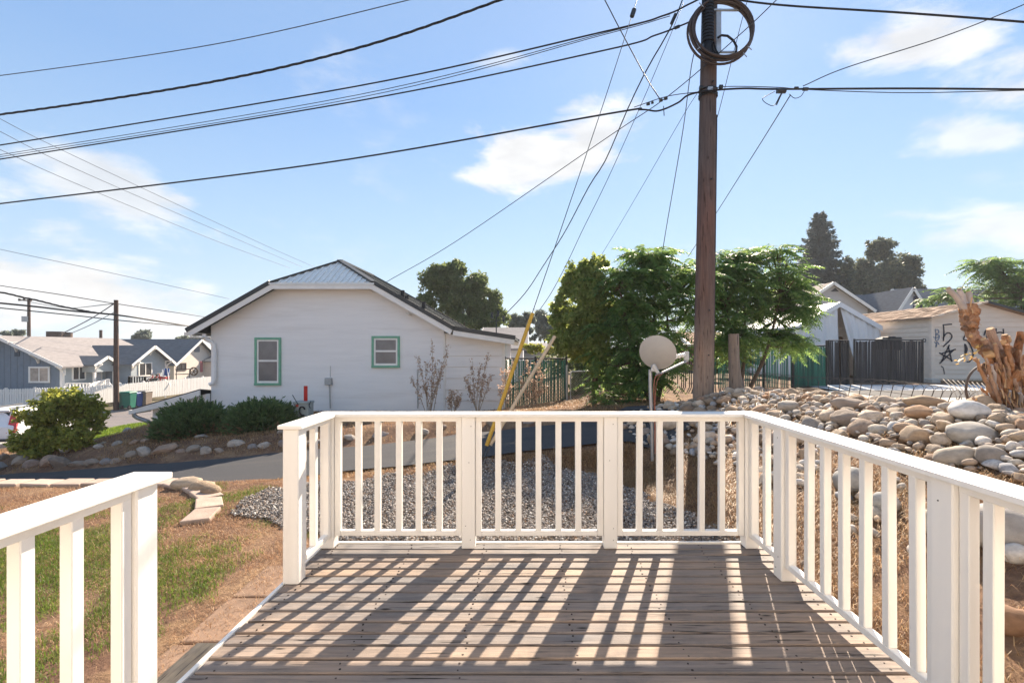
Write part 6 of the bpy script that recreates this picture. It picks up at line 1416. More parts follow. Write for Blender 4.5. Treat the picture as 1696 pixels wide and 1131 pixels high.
def broadleaf(name, label, base, h, blobs, nleaf, lsize, mat, trunk_r, seed, cat='tree', group=None, nl=7, droop=.2, trunk_top=None, crown_name='crown'):
    t = thing(name, label, cat, base, group); r = random.Random(seed); tt = trunk_top or (base[0], base[1], base[2] + h * .75)
    limbs(t, (base[0], base[1], base[2] - .1), tt, trunk_r, BARK, nl, h * .3, h, r)
    V_, F_ = crown_leaves(blobs, nleaf, lsize, seed, droop=droop); np_mesh(crown_name, V_, F_, mat, t); return t
def rand_blobs(c, r, n, seed, sub=.42, flat=.8):
    g = random.Random(seed); o = [(c, (r[0] * .62, r[1] * .62, r[2] * .62), .6)]
    for k in range(n):
        d = Vector((g.gauss(0, 1), g.gauss(0, 1), g.gauss(0.15, .9))).normalized(); f = g.uniform(.55, .85); s = sub * g.uniform(.7, 1.25)
        o.append(((c[0] + d.x * r[0] * f, c[1] + d.y * r[1] * f, c[2] + d.z * r[2] * f), (r[0] * s, r[1] * s, r[2] * s * flat), s * s * 2.2))
    return o
LEAF_DARK = mat_leaf('leaf_dark', (0.075, 0.110, 0.045), (0.12, 0.165, 0.062), (0.19, 0.22, 0.08), .5)
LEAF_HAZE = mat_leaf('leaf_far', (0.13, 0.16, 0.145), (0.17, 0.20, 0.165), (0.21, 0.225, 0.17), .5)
LEAF_OLIVE = mat_leaf('leaf_olive', (0.15, 0.21, 0.055), (0.24, 0.30, 0.085), (0.38, 0.37, 0.13), .58)
LEAF_AIL = mat_leaf('leaf_feather', (0.085, 0.165, 0.050), (0.135, 0.235, 0.068), (0.26, 0.33, 0.09), .54)
LEAF_BUSH = mat_leaf('leaf_bush', (0.14, 0.185, 0.034), (0.27, 0.30, 0.06), (0.48, 0.41, 0.10), .55)
NEEDLE = mat_leaf('needle_dark', (0.055, 0.105, 0.042), (0.095, 0.16, 0.058), (0.18, 0.24, 0.08), .42)
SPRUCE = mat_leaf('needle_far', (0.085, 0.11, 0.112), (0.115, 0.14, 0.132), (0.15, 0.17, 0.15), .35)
DEADN = mat_leaf('dead_needle', (0.10, 0.075, 0.04), (0.21, 0.15, 0.08), (0.32, 0.23, 0.12), .4)
# big tree behind the house
def at_px(px, py, Y): p = P(px, py, Y); return (p.x, p.y, p.z)
YT = 30.0; s = YT / F
b = [(at_px(745, 478, YT), (46 * s, 1.6, 40 * s), 1.2), (at_px(720, 465, YT), (26 * s, 1.3, 26 * s), .7), (at_px(770, 468, YT), (34 * s, 1.4, 26 * s), .8), (at_px(800, 500, YT), (28 * s, 1.3, 34 * s), .8), (at_px(812, 530, YT), (26 * s, 1.3, 26 * s), .6), (at_px(770, 520, YT), (48 * s, 1.8, 40 * s), 1.0), (at_px(735, 450, YT), (20 * s, 1.0, 15 * s), .4), (at_px(790, 470, YT), (18 * s, .9, 16 * s), .35), (at_px(705, 500, YT), (18 * s, .9, 18 * s), .3), (at_px(820, 505, YT), (12 * s, .6, 16 * s), .2), (at_px(755, 445, YT), (18 * s, .8, 12 * s), .25)]
broadleaf('broadleaf_tree', 'large round dark tree standing behind the roof of the white house', (gx(765, YT), YT, -.4), 5.5, b, 46000, 0.18, LEAF_DARK, .28, 3)
for (px, py, w, h, Y, lab, sd_) in ((862, 540, 20, 26, 46, 'small hazy tree far beyond the yellow guy guard', 5), (902, 545, 30, 34, 52, 'hazy grey green tree far behind the olive tree', 6), (935, 545, 26, 30, 50, 'hazy distant tree right of the other far trees', 16)):
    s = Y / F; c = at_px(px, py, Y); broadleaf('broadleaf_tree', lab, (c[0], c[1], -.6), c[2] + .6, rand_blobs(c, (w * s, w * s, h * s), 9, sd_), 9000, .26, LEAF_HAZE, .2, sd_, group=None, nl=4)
s = 24 / F; c = at_px(893, 578, 22); broadleaf('shrub', 'pale green low shrub behind the tan guy guard', (c[0], c[1], -.3), .6, rand_blobs(c, (.75, .5, .3), 6, 9), 1800, .12, LEAF_BUSH, .04, 9, 'shrub', None, 3)
# right, far: spruce and dark trees
def spruce(label, px, Y, pt_, pb_, hw):
    t = thing('spruce_tree', label, 'tree', (gx(px, Y), Y, .1)); X = gx(px, Y); zt_, zb_ = gz(pt_, Y), gz(pb_, Y); g = np.random.default_rng(4)
    MB().tube([(X, Y, .0), (X, Y, zt_ - .3)], [.35, .05], 8).build('trunk', BARK, t, smooth=True); Cs, Us = [], []; hwm = hw * Y / F
    nb = 210
    for k in range(nb):
        f = (k + g.random()) / nb; z = lerp(zt_, zb_, f ** .9); ln = hwm * (0.10 + 0.95 * f ** .75) * g.uniform(.55, 1.08); a = k * 2.399 + g.uniform(-.3, .3); n = int(60 + 330 * f * g.uniform(.6, 1.2))
        u = g.random(n) ** .7; d = np.array([math.cos(a), math.sin(a)]); side = np.array([-d[1], d[0]]); sw = g.normal(size=n) * .13 * ln * (1.15 - u) * 1.2
        dr = -.22 * u * ln + .16 * ln * u ** 2.5; pts_ = np.stack([X + d[0] * u * ln + side[0] * sw, Y + d[1] * u * ln + side[1] * sw, z + dr - np.abs(g.normal(size=n)) * .16 - .05], -1)
        Cs.append(pts_); Us.append(unit(np.array([d[0], d[1], -.25])[None] + g.normal(size=(n, 3)) * .55))
    C = np.concatenate(Cs); U = np.concatenate(Us); n = len(C); N_ = unit(g.normal(size=(n, 3)) + np.array([0, 0, .8])); L_ = g.uniform(.22, .42, n)
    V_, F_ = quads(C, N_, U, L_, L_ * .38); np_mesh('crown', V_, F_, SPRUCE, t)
spruce('tall dark spruce rising above the roofs on the right', 1357, 55, 350, 500, 56)
YR = 52; s = YR / F
b = [(at_px(1440, 470, YR), (46 * s, 2.5, 38 * s), 1.3), (at_px(1478, 455, YR), (38 * s, 2.2, 34 * s), 1.0), (at_px(1500, 445, YR), (20 * s, 1.4, 22 * s), .4), (at_px(1455, 415, YR), (22 * s, 1.4, 18 * s), .35), (at_px(1420, 450, YR), (26 * s, 1.6, 30 * s), .6), (at_px(1485, 485, YR), (34 * s, 2, 30 * s), .8), (at_px(1400, 490, YR), (36 * s, 2, 26 * s), .7), (at_px(1470, 400, YR), (14 * s, .8, 7 * s), .06), (at_px(1445, 405, YR), (12 * s, .8, 8 * s), .07)]
broadleaf('broadleaf_tree', 'dark spreading tree right of the spruce behind the roofs', (gx(1450, YR), YR, 0), 8, b, 36000, .30, mat_leaf('leaf_far_dark', (0.075, 0.095, 0.08), (0.115, 0.14, 0.09), (0.20, 0.18, 0.10), .45), .35, 8)
s = 60 / F
for (px, w, h, Y, lab, sd_) in ((1320, 40, 28, 58, 'low dark tree behind the grey gable left of the spruce', 31), (1550, 30, 20, 66, 'low far tree beyond the roofs at the right', 32)):
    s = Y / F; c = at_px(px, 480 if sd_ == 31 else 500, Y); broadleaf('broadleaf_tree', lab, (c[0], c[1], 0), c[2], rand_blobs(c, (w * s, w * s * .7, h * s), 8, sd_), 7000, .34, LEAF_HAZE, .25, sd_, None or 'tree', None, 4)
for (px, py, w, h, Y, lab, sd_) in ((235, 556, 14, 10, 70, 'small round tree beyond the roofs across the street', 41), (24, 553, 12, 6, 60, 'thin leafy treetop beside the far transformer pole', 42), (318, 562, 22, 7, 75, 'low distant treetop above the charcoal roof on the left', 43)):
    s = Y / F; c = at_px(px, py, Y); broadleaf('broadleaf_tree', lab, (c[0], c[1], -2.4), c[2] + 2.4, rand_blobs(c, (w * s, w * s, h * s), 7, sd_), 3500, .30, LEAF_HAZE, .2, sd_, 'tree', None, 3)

# olive leaved tree
YO = 11.6; s = YO / F
b = [(at_px(965, 500, YO), (40 * s, .7, 55 * s), 1.2), (at_px(950, 465, YO), (24 * s, .5, 26 * s), .5), (at_px(985, 452, YO), (22 * s, .5, 26 * s), .5), (at_px(1000, 500, YO), (30 * s, .5, 40 * s), .7), (at_px(935, 520, YO), (26 * s, .5, 26 * s), .5), (at_px(940, 560, YO), (28 * s, .6, 34 * s), .6), (at_px(985, 570, YO), (40 * s, .7, 44 * s), .9), (at_px(1000, 435, YO), (8 * s, .2, 14 * s), .08), (at_px(966, 440, YO), (8 * s, .2, 12 * s), .07), (at_px(930, 490, YO), (12 * s, .3, 14 * s), .15)]
broadleaf('fruit_tree', 'olive green fruit tree with pale curled leaves left of the feathery trees', (gx(985, YO), YO, .05), 3.0, b, 26000, .095, LEAF_OLIVE, .09, 21, droop=.6, nl=9)

# feathery trees: compound fronds, the largest as parts
def frond_mesh(seed):
    g = np.random.default_rng(seed); n = 11; Ln = 0.58; t = np.linspace(0.16, 1, n); x = t * Ln; z = 0.10 * t - 0.34 * t ** 2.2 * Ln * 1.4
    C, U, N_, L_ = [], [], [], []
    for i in range(n):
        for sgn in (-1, 1):
            C.append((x[i], 0, z[i])); u = np.array([.42, sgn, -.42 - .3 * g.random()]) + g.normal(size=3) * .12; U.append(u); N_.append(np.array([.1, sgn * .35, 1]) + g.normal(size=3) * .15); L_.append((.15 + .02 * g.random()) * (1 - .45 * t[i] ** 3) * (.65 + .35 * min(1, t[i] * 3)))
    C.append((x[-1], 0, z[-1])); U.append((1, 0, -.7)); N_.append((.5, 0, 1)); L_.append(.12)
    C, U, N_, L_ = np.array(C), unit(np.array(U)), unit(np.array(N_)), np.array(L_); V_, F_ = quads(C, N_, U, L_, L_ * .34)
    st_ = np.array([(0, -.004, 0), (0, .004, 0)] + [q for i in range(n) for q in ((x[i], -.003, z[i]), (x[i], .003, z[i]))]); k = len(V_)
    return np.concatenate([V_, st_]), np.concatenate([F_, np.array([(k + 2 * i, k + 2 * i + 1, k + 2 * i + 3, k + 2 * i + 2) for i in range(n)])])
FR = [frond_mesh(i) for i in range(6)]
def me_from(V_, F_, name, mat):
    me = bpy.data.meshes.new(name); me.from_pydata([tuple(map(float, v)) for v in V_], [], [tuple(int(i) for i in f) for f in F_]); me.materials.append(mat); me.update(); return me
FM = [me_from(v, f, 'frond', LEAF_AIL) for v, f in FR]
def feather_tree(label, base, top, blobs, ntips, per, seed, nparts, scale=1.0, stems=3):
    t = thing('feathery_tree', label, 'tree', base, 'feathery trees behind the fence'); g = random.Random(seed)
    tips = []
    w = [b_[2] for b_ in blobs]
    for k in range(ntips):
        c, r, _ = g.choices(blobs, w)[0]; d = Vector((g.gauss(0, 1), g.gauss(0, 1), g.gauss(.25, .9))).normalized(); f = g.uniform(.35, 1.0) ** .6
        tips.append(Vector((c[0] + d.x * r[0] * f, c[1] + d.y * r[1] * f, c[2] + d.z * r[2] * f)))
    B_ = Vector(base); stems_ = []
    for k in range(stems):
        tp = Vector(top) + Vector((g.uniform(-.8, .8), g.uniform(-.4, .4), g.uniform(-.5, .1))); b0 = B_ + Vector((g.uniform(-.25, .25), g.uniform(-.1, .1), -.1)); c = smooth_pts([b0, b0.lerp(tp, .45) + Vector((g.uniform(-.15, .15), 0, 0)), tp], 8)
        MB().tube(c, [lerp(.065, .02, i / 16) for i in range(17)], 8).build('trunk', BARK, t, smooth=True); stems_ += c
    tw = MB()
    for p in tips:
        q = min((s_ for s_ in stems_ if s_.z < p.z + .1), key=lambda s_: (s_ - p).length, default=stems_[0]); tw.tube([q, q.lerp(p, .5) + Vector((0, 0, -.06)), p], [.022, .016, .009], 5)
    tw.build('branch', BARK, t, smooth=True)
    off = origin_of(t); items = []
    for p in tips:
        a0 = g.uniform(0, 6.28)
        for k in range(per):
            a = a0 + k * 2.4 + g.uniform(-.3, .3); pitch = g.uniform(-.65, .45); sc = g.uniform(.75, 1.15) * scale; items.append((p + Vector((0, 0, -.03 * k / per * 2)), a, -pitch, sc, g.randrange(6)))
    items.sort(key=lambda i_: i_[0].y + g.uniform(-.3, .3))
    for p, a, pt_, sc, k in items[:nparts]:
        o = bpy.data.objects.new('frond', FM[k]); COL.objects.link(o); o.parent = t; o.location = p - off; o.rotation_euler = (g.uniform(-.3, .3), pt_, a); o.scale = (sc, sc, sc)
    Vs, Fs, n = [], [], 0
    for p, a, pt_, sc, k in items[nparts:]:
        M_ = np.array((Matrix.Rotation(a, 3, 'Z') @ Matrix.Rotation(pt_, 3, 'Y') @ Matrix.Rotation(g.uniform(-.3, .3), 3, 'X'))) * sc; v, f = FR[k]; Vs.append(v @ M_.T + np.array(p)); Fs.append(f + n); n += len(v)
    kind(np_mesh('foliage', np.concatenate(Vs), np.concatenate(Fs), LEAF_AIL, t), 'stuff'); return t
Y1 = 11.2; s = Y1 / F
feather_tree('tall feathery tree with drooping compound leaves left of the utility pole', (gx(1075, Y1), Y1, .1), at_px(1075, 470, Y1),
    [(at_px(1072, 425, Y1), (22 * s, .4, 16 * s), .7), (at_px(1070, 455, Y1), (42 * s, .6, 26 * s), 1.1), (at_px(1045, 520, Y1), (52 * s, .8, 46 * s), 1.6), (at_px(1100, 520, Y1), (56 * s, .8, 60 * s), 1.8), (at_px(1130, 470, Y1), (34 * s, .6, 36 * s), .8), (at_px(1050, 600, Y1), (58 * s, .7, 50 * s), 1.5), (at_px(1095, 590, Y1), (46 * s, .7, 34 * s), 1.0), (at_px(1020, 570, Y1), (40 * s, .6, 50 * s), .9), (at_px(1030, 645, Y1), (50 * s, .6, 24 * s), .8), (at_px(1145, 455, Y1), (30 * s, .6, 30 * s), .8), (at_px(1025, 475, Y1), (34 * s, .6, 34 * s), .9)], 150, 9, 5, 300)
Y2 = 12.4; s = Y2 / F
feather_tree('broad feathery tree with drooping compound leaves right of the utility pole', (gx(1238, Y2), Y2, .1), at_px(1245, 480, Y2),
    [(at_px(1235, 425, Y2), (30 * s, .5, 20 * s), .9), (at_px(1230, 470, Y2), (50 * s, .8, 40 * s), 1.6), (at_px(1290, 455, Y2), (36 * s, .7, 30 * s), .9), (at_px(1285, 505, Y2), (50 * s, .8, 44 * s), 1.6), (at_px(1215, 520, Y2), (46 * s, .8, 44 * s), 1.3), (at_px(1318, 500, Y2), (26 * s, .5, 40 * s), .7), (at_px(1300, 560, Y2), (34 * s, .5, 22 * s), .5), (at_px(1240, 560, Y2), (50 * s, .6, 20 * s), .5), (at_px(1185, 450, Y2), (36 * s, .6, 40 * s), 1.0), (at_px(1165, 500, Y2), (34 * s, .6, 60 * s), 1.0), (at_px(1262, 420, Y2), (40 * s, .5, 16 * s), .6), (at_px(1200, 570, Y2), (40 * s, .5, 24 * s), .6)], 150, 9, 6, 300)
Y3 = 20.0; s = Y3 / F
feather_tree('light green feathery tree behind the beige garage', (gx(1690, 26), 26, .1), at_px(1690, 480, 26),
    [(at_px(1640, 440, 26), (40 * s * 1.3, .8, 14 * s * 1.3), .7), (at_px(1680, 470, 26), (60 * s, 1.0, 40 * s), 1.3), (at_px(1720, 470, 26), (60 * s, 1.0, 60 * s), 1.3), (at_px(1590, 485, 26), (40 * s, .6, 12 * s), .5), (at_px(1560, 492, 26), (40 * s, .6, 12 * s), .4), (at_px(1690, 510, 26), (50 * s, .8, 20 * s), .6)], 70, 8, 7, 120, 1.7)

for (px, py, rx, rz, Y, lab, sd_, mt) in ((965, 640, 30, 40, 14.6, 'dark leafy shrub behind the small chain link gate', 71, LEAF_DARK), (1015, 640, 34, 42, 13.0, 'dense green shrub under the tall feathery tree', 72, LEAF_AIL), (1060, 648, 36, 28, 12.6, 'shady undergrowth shrub behind the satellite dish', 73, LEAF_DARK), (925, 602, 55, 26, 24, 'dark hedge behind the green slatted fence by the white house', 74, LEAF_DARK), (1010, 600, 60, 34, 23, 'tall shady hedge behind the olive green fruit tree', 75, LEAF_DARK), (1225, 598, 50, 22, 20, 'dark green shrub behind the worn green fence', 76, LEAF_DARK), (1170, 610, 30, 30, 18, 'shrub in the shade right behind the utility pole', 77, LEAF_DARK)):
    q = Y / F; cc_ = at_px(px, py, Y); broadleaf('shrub', lab, (cc_[0], Y, H(cc_[0], Y)), .9 * Y / 13, rand_blobs(cc_, (rx * q, .5, rz * q), 9, sd_), 5200, .10, mt, .03, sd_, 'shrub', None, 5, .3, None, 'foliage')
# round bush on the left
YB = 9.9; s = YB / F; c = at_px(108, 695, YB)
bb = [((c[0] + dx * s, c[1] + dy, gz(py, YB)), (rx * s, ry, rz * s), w) for dx, py, dy, rx, ry, rz, w in
      ((0, 690, 0, 46, .55, 40, 1.5), (-28, 680, -.1, 28, .4, 28, .8), (32, 682, -.1, 27, .4, 27, .8), (0, 664, 0, 36, .45, 20, .7), (-22, 660, -.1, 20, .3, 14, .35), (24, 662, -.1, 22, .3, 15, .4), (-44, 708, 0, 20, .35, 20, .5), (46, 696, 0, 16, .35, 22, .45),
       (-30, 722, -.25, 36, .35, 24, .9), (28, 722, -.25, 36, .35, 24, .9), (0, 728, -.35, 34, .3, 20, .8), (-54, 737, -.1, 20, .25, 12, .3), (45, 738, -.2, 22, .25, 12, .3), (-10, 740, -.3, 40, .3, 12, .6))]
broadleaf('round_bush', 'round yellow green leafy bush on the bank hiding the white car', (c[0], YB, H(c[0], YB)), 1.2, bb, 18500, .072, LEAF_BUSH, .03, 13, 'bush', None, 12, .3, None, 'foliage')
# junipers
def juniper(label, c, r, n, seed):
    t = thing('juniper_bush', label, 'bush', (c[0], c[1], H(c[0], c[1])), 'juniper bushes by the white house'); g = np.random.default_rng(seed)
    for k in range(9):
        a = k * .7; MB().tube([(c[0] + .1 * math.cos(a), c[1] + .1 * math.sin(a), H(c[0], c[1]) - .05), (c[0] + r[0] * .6 * math.cos(a), c[1] + r[1] * .6 * math.sin(a), c[2] + g.uniform(-.1, .3) * r[2])], [.03, .01], 5).build('stem', BARK, t)
    for nm, mat, k, zlo, zhi in (('foliage', NEEDLE, n, -.5, 1), ('dead_twigs', DEADN, n // 3, -.95, .12)):
        d = g.normal(size=(k * 3, 3)); d = unit(d); d = d[(d[:, 2] > zlo) & (d[:, 2] < zhi)][:k]; k = len(d); rad = g.uniform(.72, 1.0, k); 
        lump = 1 + .10 * np.sin(d[:, 0] * 9 + seed) * np.cos(d[:, 2] * 8) + .08 * np.sin(d[:, 1] * 13); base = d * (rad * lump)[:, None] * np.array(r) + np.array(c)
        dr = unit(d * np.array([1, 1, .45]) + np.array([0, 0, .55]) + g.normal(size=(k, 3)) * .28); m_ = 26; Ls = g.uniform(.14, .30, k); u = g.random((k, m_))
        C = base[:, None, :] + dr[:, None, :] * (u * Ls[:, None])[..., None] + g.normal(size=(k, m_, 3)) * (.030 * (1.1 - u))[..., None]
        U = unit(dr[:, None, :] + g.normal(size=(k, m_, 3)) * .30); C, U = C.reshape(-1, 3), U.reshape(-1, 3); N_ = unit(g.normal(size=C.shape)); L_ = g.uniform(.05, .11, len(C)); V_, F_ = quads(C, N_, U, L_, L_ * .26); np_mesh(nm, V_, F_, mat, t)
YJ = 10.2; s = YJ / F
juniper('dark spiky juniper at the low left corner of the white house', at_px(322, 715, YJ), (42 * s, .55, 35 * s), 1500, 51)
juniper('second dark juniper nearer the red marker pedestal', at_px(434, 711, YJ + .1), (45 * s, .55, 35 * s), 1500, 52)
# dry weed stalks before the house
DRYM = mat_leaf('dry_pod', (0.30, 0.21, 0.14), (0.48, 0.36, 0.25), (0.62, 0.50, 0.37), .4); DRYS = mat_plain('dry_stem', (0.40, 0.30, 0.21), 0.8, .2, 20)
def weed(label, px, base_py, tops, Y, seed, leafy=False):
    x0 = gx(px, Y); t = thing('dry_weed', label, 'weed', (x0, Y, H(x0, Y)), 'tall dry weeds'); g = np.random.default_rng(seed); C, U = [], []
    for (tx, ty) in tops:
        b0 = Vector((x0 + g.uniform(-.06, .06), Y + g.uniform(-.1, .1), H(x0, Y) - .03)); tp = P(tx, ty, Y + g.uniform(-.2, .2)); cpts = smooth_pts([b0, b0.lerp(tp, .5) + Vector((g.uniform(-.04, .04), 0, .08)), tp], 8)
        MB().tube(cpts, [lerp(.010, .004, i / 16) for i in range(17)], 5).build('stem', DRYS, t, smooth=True)
        for q in cpts[5:]:
            for _ in range(5): C.append(np.array(q) + g.normal(size=3) * .028); U.append(g.normal(size=3) + np.array([0, 0, .3]))
        for q in cpts[7:14:2]:
            sd2 = Vector((g.uniform(-1, 1), g.uniform(-.5, .5), 1.5)).normalized() * g.uniform(.1, .28); MB().tube([q, q + sd2], [.004, .002], 4).build('twig', DRYS, t)
            for f in np.linspace(.2, 1, 6):
                for _ in range(2): C.append(np.array(q + sd2 * f) + g.normal(size=3) * .02); U.append(g.normal(size=3))
    C = np.array(C); U = unit(np.array(U)); N_ = unit(g.normal(size=C.shape)); L_ = g.uniform(.035, .07, len(C)); V_, F_ = quads(C, N_, U, L_, L_ * .6); kind(np_mesh('seed_pods', V_, F_, DRYM, t), 'stuff')
YW = 12.4
weed('tallest cluster of dry weed stalks before the white wall right of the small window', 712, 680, [(690, 590), (705, 600), (716, 565), (722, 600), (733, 620), (742, 575), (738, 600), (680, 625), (700, 640)], YW, 61)
weed('dry weed stalks in front of the lap siding at the house end', 788, 680, [(782, 598), (796, 605), (809, 585), (775, 640), (803, 625), (815, 620), (770, 625)], YW, 62)
weed('dry weeds leaning at the right corner of the white house', 838, 682, [(831, 610), (842, 612), (850, 595), (828, 640), (846, 640)], YW, 63)
weed('dry rust coloured weeds in front of the green slatted fence', 880, 682, [(872, 598), (893, 600), (903, 615), (860, 625), (885, 630), (910, 640), (868, 645), (898, 645)], YW + .3, 64)
weed('low dry weed tuft between the taller weeds by the house', 752, 682, [(748, 650), (757, 655), (762, 662), (742, 660)], YW - .2, 65)

# pruned trunk on the right
def bark_mat():
    b = NB('pruned_bark'); v = b.coords((1, 1, .45), rnd=True); n1 = b.noise(v, 9, 8, .7, .8); n2 = b.noise(v, 34, 6, .7); n3 = b.noise(v, 3.5, 4, .6)
    col = b.ramp(n1, [(0.30, (0.10, 0.055, 0.035)), (0.42, (0.46, 0.20, 0.085)), (0.55, (0.52, 0.28, 0.15)), (0.72, (0.58, 0.46, 0.39))]); col = b.mix(b.mr(n3, .45, .65, 0, .6), col, (0.50, 0.40, 0.35)); col = b.mix(b.mr(n2, .56, .70, 0, .6), col, (0.15, 0.075, 0.04))
    h = b.n('ShaderNodeMath', operation='ADD'); b.L.new(n1, h.inputs[0]); b.L.new(n2, h.inputs[1]); b.bump(h.outputs[0], .9, .05); return b.out(col, .9, .15)
PRUN = bark_mat(); CUT = mat_plain('cut_wood', (0.52, 0.33, 0.17), 0.8, .2, 20); GREYB = mat_plain('grey_limb', (0.42, 0.36, 0.33), 0.85, .2, 7, .2, bump=.5, bscale=14)
def pruned():
    Y = 4.7; t = thing('pruned_tree', 'heavily pruned trunk with knobby orange stubs and torn bark at the right edge', 'tree', (gx(1690, Y), Y, H(gx(1690, Y), Y))); g = random.Random(5); nz_ = lambda a: Vector((g.uniform(-a, a), g.uniform(-a, a), g.uniform(-a, a)))
    LP = []; LASTO = [None]
    def rough(o, r0):
        for v in o.data.vertices:
            q = v.co; f = mnoise.noise(Vector((q.x * 42, q.y * 42, q.z * 9))) * .26 + mnoise.noise(Vector((q.x * 90, q.y * 90, q.z * 22))) * .14; v.co = q + v.normal * f * r0
    def limb(pts, rs, nm='limb', mat=PRUN):
        c = smooth_pts([P(*p) for p in pts], 9); k = len(c); r_ = np.interp(np.linspace(0, 1, k), np.linspace(0, 1, len(rs)), rs); c = [p + nz_(.006) for p in c]; LP.extend((p, float(q)) for p, q in zip(c, r_)); o_ = MB().tube(c, [float(q * g.uniform(.85, 1.18)) for q in r_], 20).build(nm, mat, t, smooth=True, angle=70); rough(o_, float(np.mean(rs)))
    def stub(a, b, r, mat=PRUN):
        a, b = P(*a), P(*b); c = [a.lerp(b, f) + nz_(.008) for f in (0, .3, .6, .85, 1)]; r *= .85; o = MB().tube(c, [r * 1.5, r * 1.1, r, r * 1.02, r * .9], 12).build('stub', mat, t, smooth=True, angle=50); d = (b - a).normalized(); MB().tube([b + d * .001, b + d * .006], r * .78, 12).build('cut_face', CUT, o)
    limb([(1720, 800, Y), (1700, 730, Y), (1688, 680, Y), (1672, 640, Y), (1668, 610, Y)], [.14, .10, .085, .09, .07], 'trunk')
    limb([(1672, 650, Y), (1648, 600, Y), (1627, 575, Y), (1610, 555, Y), (1606, 530, Y)], [.075, .055, .045, .048, .042], 'limb', PRUN); limb([(1606, 545, Y), (1600, 525, Y), (1598, 505, Y)], [.045, .05, .04]); limb([(1608, 540, Y - .03), (1612, 520, Y - .03), (1608, 505, Y - .03)], [.05, .05, .045])
    stub((1599, 512, Y), (1571, 478, Y - .05), .030, GREYB); stub((1598, 508, Y), (1589, 479, Y + .02), .028, GREYB); stub((1607, 508, Y), (1604, 484, Y), .030, GREYB); stub((1611, 530, Y - .04), (1616, 512, Y - .06), .026)
    for (a, b, r) in (((1660, 610, Y - .05), (1629, 562, Y - .12), .035), ((1665, 605, Y - .1), (1640, 545, Y - .15), .042), ((1672, 600, Y - .1), (1664, 555, Y - .12), .034), ((1680, 600, Y - .05), (1692, 550, Y - .08), .04), ((1690, 610, Y - .05), (1720, 570, Y - .05), .045), ((1684, 640, Y - .12), (1700, 590, Y - .2), .045), ((1665, 640, Y - .14), (1690, 615, Y - .22), .05), ((1655, 630, Y - .1), (1634, 590, Y - .1), .03), ((1676, 620, Y - .16), (1668, 572, Y - .24), .024), ((1690, 630, Y - .16), (1708, 560, Y - .2), .03), ((1660, 625, Y - .12), (1648, 570, Y - .2), .022), ((1700, 640, Y - .1), (1712, 610, Y - .2), .03)): stub(a, b, r)
    for k in range(20):
        p = P(1668 + g.gauss(0, 20), 632 + g.gauss(0, 30), Y - .1 + g.uniform(-.06, .06)); r_ = g.uniform(.025, .06); me = rock_me(300 + k, .95, .2, PRUN if k % 3 else CUT, IV1, IF1); place(me, 'burl', t, p, (g.random() * 6, g.random() * 6, 0), (r_, r_, r_ * g.uniform(.8, 1.8)))
    for k in range(9):
        p = P(1607 + g.gauss(0, 3.5), 540 + g.gauss(0, 11), Y - .02); r_ = g.uniform(.02, .038); place(rock_me(340 + k, .5, .3, PRUN if k % 3 else CUT, IV1, IF1), 'burl', t, p, (g.random() * 6, g.random() * 6, 0), (r_, r_, r_ * 1.2))
    for k in range(34):
        a = (1690 + g.uniform(-14, 20), 735 + g.uniform(-20, 20), Y - .10 + g.uniform(-.1, .06)); b_ = (1662 + g.gauss(0, 24), 625 + g.uniform(-45, 40), Y - .16 + g.uniform(-.1, .08)); mid_ = ((a[0] + b_[0]) / 2 + g.uniform(-8, 4), (a[1] + b_[1]) / 2 + g.uniform(-8, 8), a[2]); r_ = g.uniform(.008, .022); limb([a, mid_, b_], [r_ * 1.3, r_, r_ * .7], 'stem', PRUN if k % 3 else GREYB)
    m = MB()
    for k in range(260):   # strips of torn bark and dead twigs
        p, r_ = g.choice(LP); dv = Vector((g.uniform(-1, 1), g.uniform(-1, .2), g.uniform(-.4, .4))).normalized(); p = p + dv * r_ * .9; q = p + dv * g.uniform(0, .03) + Vector((g.uniform(-.03, .03), g.uniform(-.03, .03), g.uniform(-.13, .09))); m.bar(p, q, g.uniform(.003, .014), .003)
    kind(m.build('torn_bark', CUT, t), 'stuff')
    limb([(1648, 690, Y - .1), (1662, 710, Y - .15), (1690, 740, Y - .2), (1710, 765, Y - .2)], [.028, .035, .04, .04]); limb([(1648, 692, Y - .1), (1642, 668, Y - .1), (1646, 655, Y - .12)], [.025, .022, .02]); limb([(1740, 690, Y), (1735, 640, Y), (1722, 600, Y)], [.13, .11, .09])
    gl = mat_leaf('yellow_leaf', (0.45, 0.42, 0.03), (0.60, 0.55, 0.05), None, .5)
    rg = np.random.default_rng(3)
    for (a, b, n, mt) in (((1655, 688, Y - .2), (1662, 706, Y - .2), 26, gl), ((1628, 545 + 28, Y - .1), (1588, 602, Y - .12), 34, mat_leaf('wilted_leaf', (0.42, 0.30, 0.08), (0.58, 0.44, 0.16), None, .4))):
        a, b = np.array(P(*a)), np.array(P(*b)); f = rg.random(n); C = a + (b - a) * f[:, None] + rg.normal(size=(n, 3)) * .018; U = unit(rg.normal(size=(n, 3)) + np.array([0, 0, -.3])); L_ = rg.uniform(.03, .06, n); V_, F_ = quads(C, unit(rg.normal(size=(n, 3))), U, L_, L_ * .55); np_mesh('leaf_spray', V_, F_, mt, t)
pruned()

